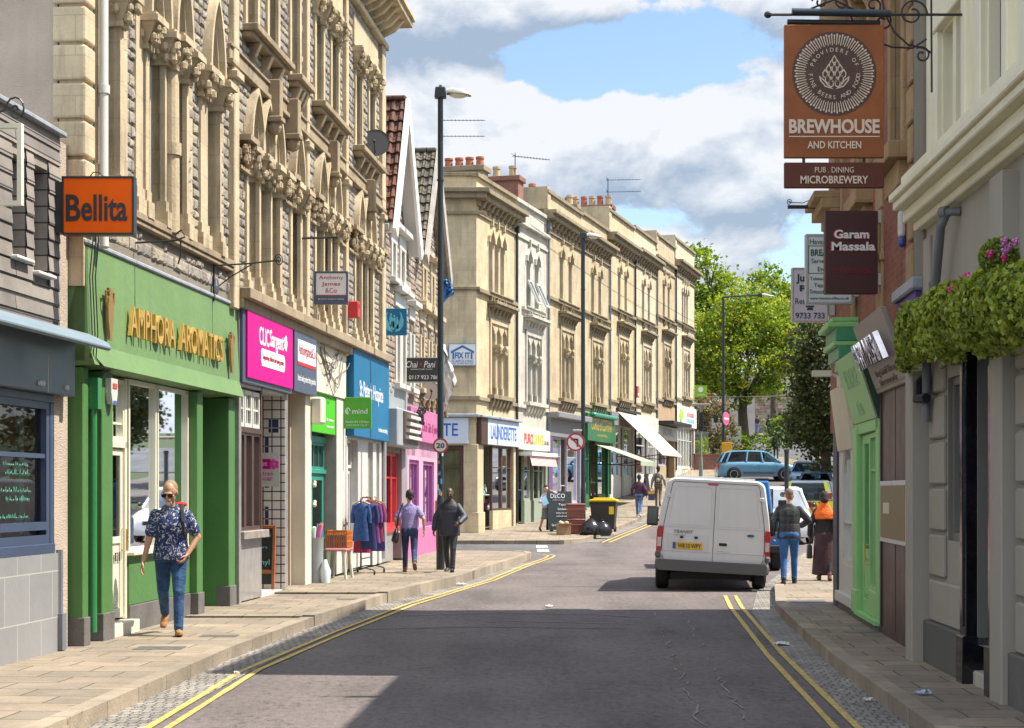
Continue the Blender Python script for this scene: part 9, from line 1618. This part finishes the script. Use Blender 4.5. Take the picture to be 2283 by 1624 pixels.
for k, (px, Y, w, hgt, lab, mm) in enumerate(((1590, 134, 6.5, 5.2, 'pale flat fronted building behind the far lamp post', hm), (1700, 205, 16, 13, 'pale grey house glimpsed through the maple leaves', mk('far_render_pink', (.40, .33, .28), .8)), (1790, 190, 12, 13.5, 'house with a pale roof high behind the trees on the right', hm))):
    p = T(px, Y); t = thing('hill_house', lab, 'house', p, R(-5)); ops = [(x, x+1.0, z, z+1.5, 0, 'f') for x in [-w/2+1+2.2*q for q in range(int((w-1.5)/2.2))] for z in [1.2+2.9*r_ for r_ in range(max(1, int(hgt/3.0)))] if z+1.6 < hgt]
    mb = MB(); wall(mb, -w/2, w/2, -1, hgt, ops, 0, .2); mb.box(-w/2, -w/2+.2, .01, 7, -1, hgt); mb.box(w/2-.2, w/2, .01, 7, -1, hgt); mb.build('wall', [mm, mm], t)
    for o in ops: window(t, o, .12, .08, (2, 2), M_frame)
    mb = MB(); mb.add([(-w/2-.3, -.3, hgt), (w/2+.3, -.3, hgt), (w/2+.3, 3.5, hgt+2.2), (-w/2-.3, 3.5, hgt+2.2), (w/2+.3, 7.3, hgt), (-w/2-.3, 7.3, hgt)], [(0, 1, 2, 3), (3, 2, 4, 5), (0, 3, 5), (1, 4, 2)]); mb.build('roof', mk('far_slate', (.26, .27, .30), .7, .2), t)
def advert(name, label, px, Y, w, h, rows_, m, z0=.7, yaw=0):
    t = thing(name, label, 'sign', T(px, Y), yaw); bo = bx('board', m, t, -w/2, w/2, 0, .06, z0, z0+h); [bx('leg', M_wood, t, x-.04, x+.04, .06, .12, -.2, z0+h) for x in (-w*.4, w*.4)]; lettering('lettering', M_cdark, bo, [(a, 0, z0+h*f, w*ww, hh) for a, f, ww, hh in rows_], 0, 0, 0, 0, -.003, bold=.01); return t
advert('notice_board', 'weathered grey private property board beside the end house', 1563, 99.5, .85, 1.5, [('PRIVATE', .84, .8, .17), ('PROPERTY', .67, .86, .17), ('no parking', .42, .7, .10), ('0117 955', .25, .7, .10)], mk('board_mauve_grey', (.30, .30, .35), .6, .15), .5)
advert('notice_board', 'pale upright board between the shrub and the big maple trunk', 1638, 103.5, .8, 1.15, [('THOUGHTS', .74, .7, .10), ('OF HOME', .52, .6, .12)], mk('board_pale', (.50, .52, .46), .6, .15), .8)
t = thing('yellow_planter', 'yellow square sign plate on the far lamp post stem', 'sign', at(1620, 1000, 97.2)); bx('plate', mk('amber_plate', (.62, .36, .01), .5), t, -.28, .28, 0, .05, -.45, .35, .01)
# parked bicycles
def bicycle(label, loc, rz, sc=1.):
    t = thing('bicycle', label, 'bicycle', loc, rz, 'bicycles parked up the hill', sc)
    for x in (-.5, .5): mb = MB(Matrix.Translation((x, 0, .34)) @ Matrix.Rotation(R(90), 4, 'X')); mb.tube([(.33*math.cos(q*math.pi/9), .33*math.sin(q*math.pi/9), 0) for q in range(19)], .03, 5); [mb.tube([(0, 0, 0), (.33*math.cos(q*math.pi/4), .33*math.sin(q*math.pi/4), 0)], .006, 3) for q in range(8)]; mb.build('wheel', M_tyre, t)
    mb = MB(); [mb.tube(p, .03, 5) for p in ([(-.5, 0, .34), (-.15, 0, .85), (.35, 0, .85), (-.05, 0, .3), (-.5, 0, .34)], [(-.05, 0, .3), (-.17, 0, .95)], [(.5, 0, .34), (.33, 0, .95), (.33, 0, 1.05)])]; mb.build('frame', M_black, t); bx('saddle', M_black, t, -.28, -.06, -.08, .08, .93, 1.0, .02); mb = MB(); mb.tube([(.28, -.28, 1.06), (.35, 0, 1.05), (.28, .28, 1.06)], .02, 5); mb.build('handlebar', M_black, t)
for k, lab in enumerate(('leftmost dark bicycle in the row up the hill', 'second dark bicycle from the left up the hill', 'second dark bicycle from the right up the hill', 'rightmost dark bicycle beside the parked car up the hill')): q = T(1741+k*9, 128); bicycle(lab, (q.x, q.y, q.z), R(60))
# trailing planter over the pub door
rng = random.Random(77); p0 = FG.world(.25, -.12, 3.1); t = FG.thing('hanging_planter', 'long trough of trailing green foliage above the pub door', 'planter', .25, z0=3.1); bx('trough', M_iron, t, .5, 6.6, -.34, -.16, 2.98, 3.08, .01)
lb = MB()
for i in range(21000):
    u = rng.uniform(.22, 6.7); edge = min(1, (u-.2)/1.3); a = rng.uniform(-.35, math.pi*1.02); bulge = 1+.10*math.sin(u*5.1)+.09*math.sin(u*11+1)+.06*math.sin(u*23); ry, rz_ = .27*edge**.6*bulge, (.22+.04*math.sin(u*3.2))*edge**.5*bulge; q = rng.uniform(.72, 1.06); y = -.26-math.sin(a)*ry*q; z = 3.11+.21*edge+math.cos(a)*rz_*q-.048*u
    if math.cos(a) < -.3: z -= rng.random()**2*.16
    if y > -.02: continue
    n = Vector((0, -math.sin(a), math.cos(a))); leaf(lb, Vector((u, y, z)), rng.uniform(.035, .07), rng.choices(range(4), [3, 3, 2, 2])[0], rng, 0, n)
lb.build('foliage', LI, t, fix=False)
mb = MB();
for i in range(13):
    c = rng.choice(((3.3, 0, 3.40), (3.6, 0, 3.42), (3.9, 0, 3.42), (4.7, 0, 3.42), (4.95, 0, 3.44))); p = Vector((c[0]+rng.gauss(0, .10), -.34+rng.gauss(0, .07), c[2]+rng.gauss(0, .035))); k = rng.randrange(2)
    for q in range(5): a = q*1.257; mb.ball(p+Vector((.02*math.cos(a), .012*math.sin(a*2), .02*math.sin(a))), .017, 5, k)
mb.build('blossom', [mk('petunia_pink', (.62, .03, .22), .6), mk('petunia_mauve', (.60, .18, .50), .6)], t)
CUR[0] = None
q = FG.world(4.5, -.36, 3.19); t = thing('topiary_ball', 'clipped round bush standing in the trailing planter', 'plant', q); lb = MB()
for i in range(2600): d = Vector((rng.gauss(0, 1), rng.gauss(0, 1), rng.gauss(0, 1))).normalized(); leaf(lb, Vector((0, 0, .22))+d*.14*rng.uniform(.8, 1.05), rng.uniform(.02, .035), rng.choices(range(3), [2, 3, 3])[0], rng, 0, d)
lb.build('foliage', LI[:3], t, fix=False); mb = MB(); mb.cyl((0, 0, -.15), (0, 0, .2), .02, n=6); mb.build('stem', M_bark, t)
src_ = [o for o in COL.objects if o.name == 'holm_oak'][0]
for k, (x, y, sc) in enumerate(((15.3, 60, 1.5), (18.4, 70, 1.6), (21.6, 79, 1.6), (25.5, 88, 1.7))):  # unseen copies, added so the left shop windows reflect dark foliage
    o = copytree(src_); o.location = (x, y, zg(y)); o.scale = (sc,)*3; o.rotation_euler = (0, 0, k*1.3); o['group'] = 'evergreens along the right side of the street'; o['label'] = 'dark evergreen tree standing behind the right hand shops, %s' % ('nearest of four', 'second of four', 'third of four', 'farthest of four')[k]
CUR[0] = None
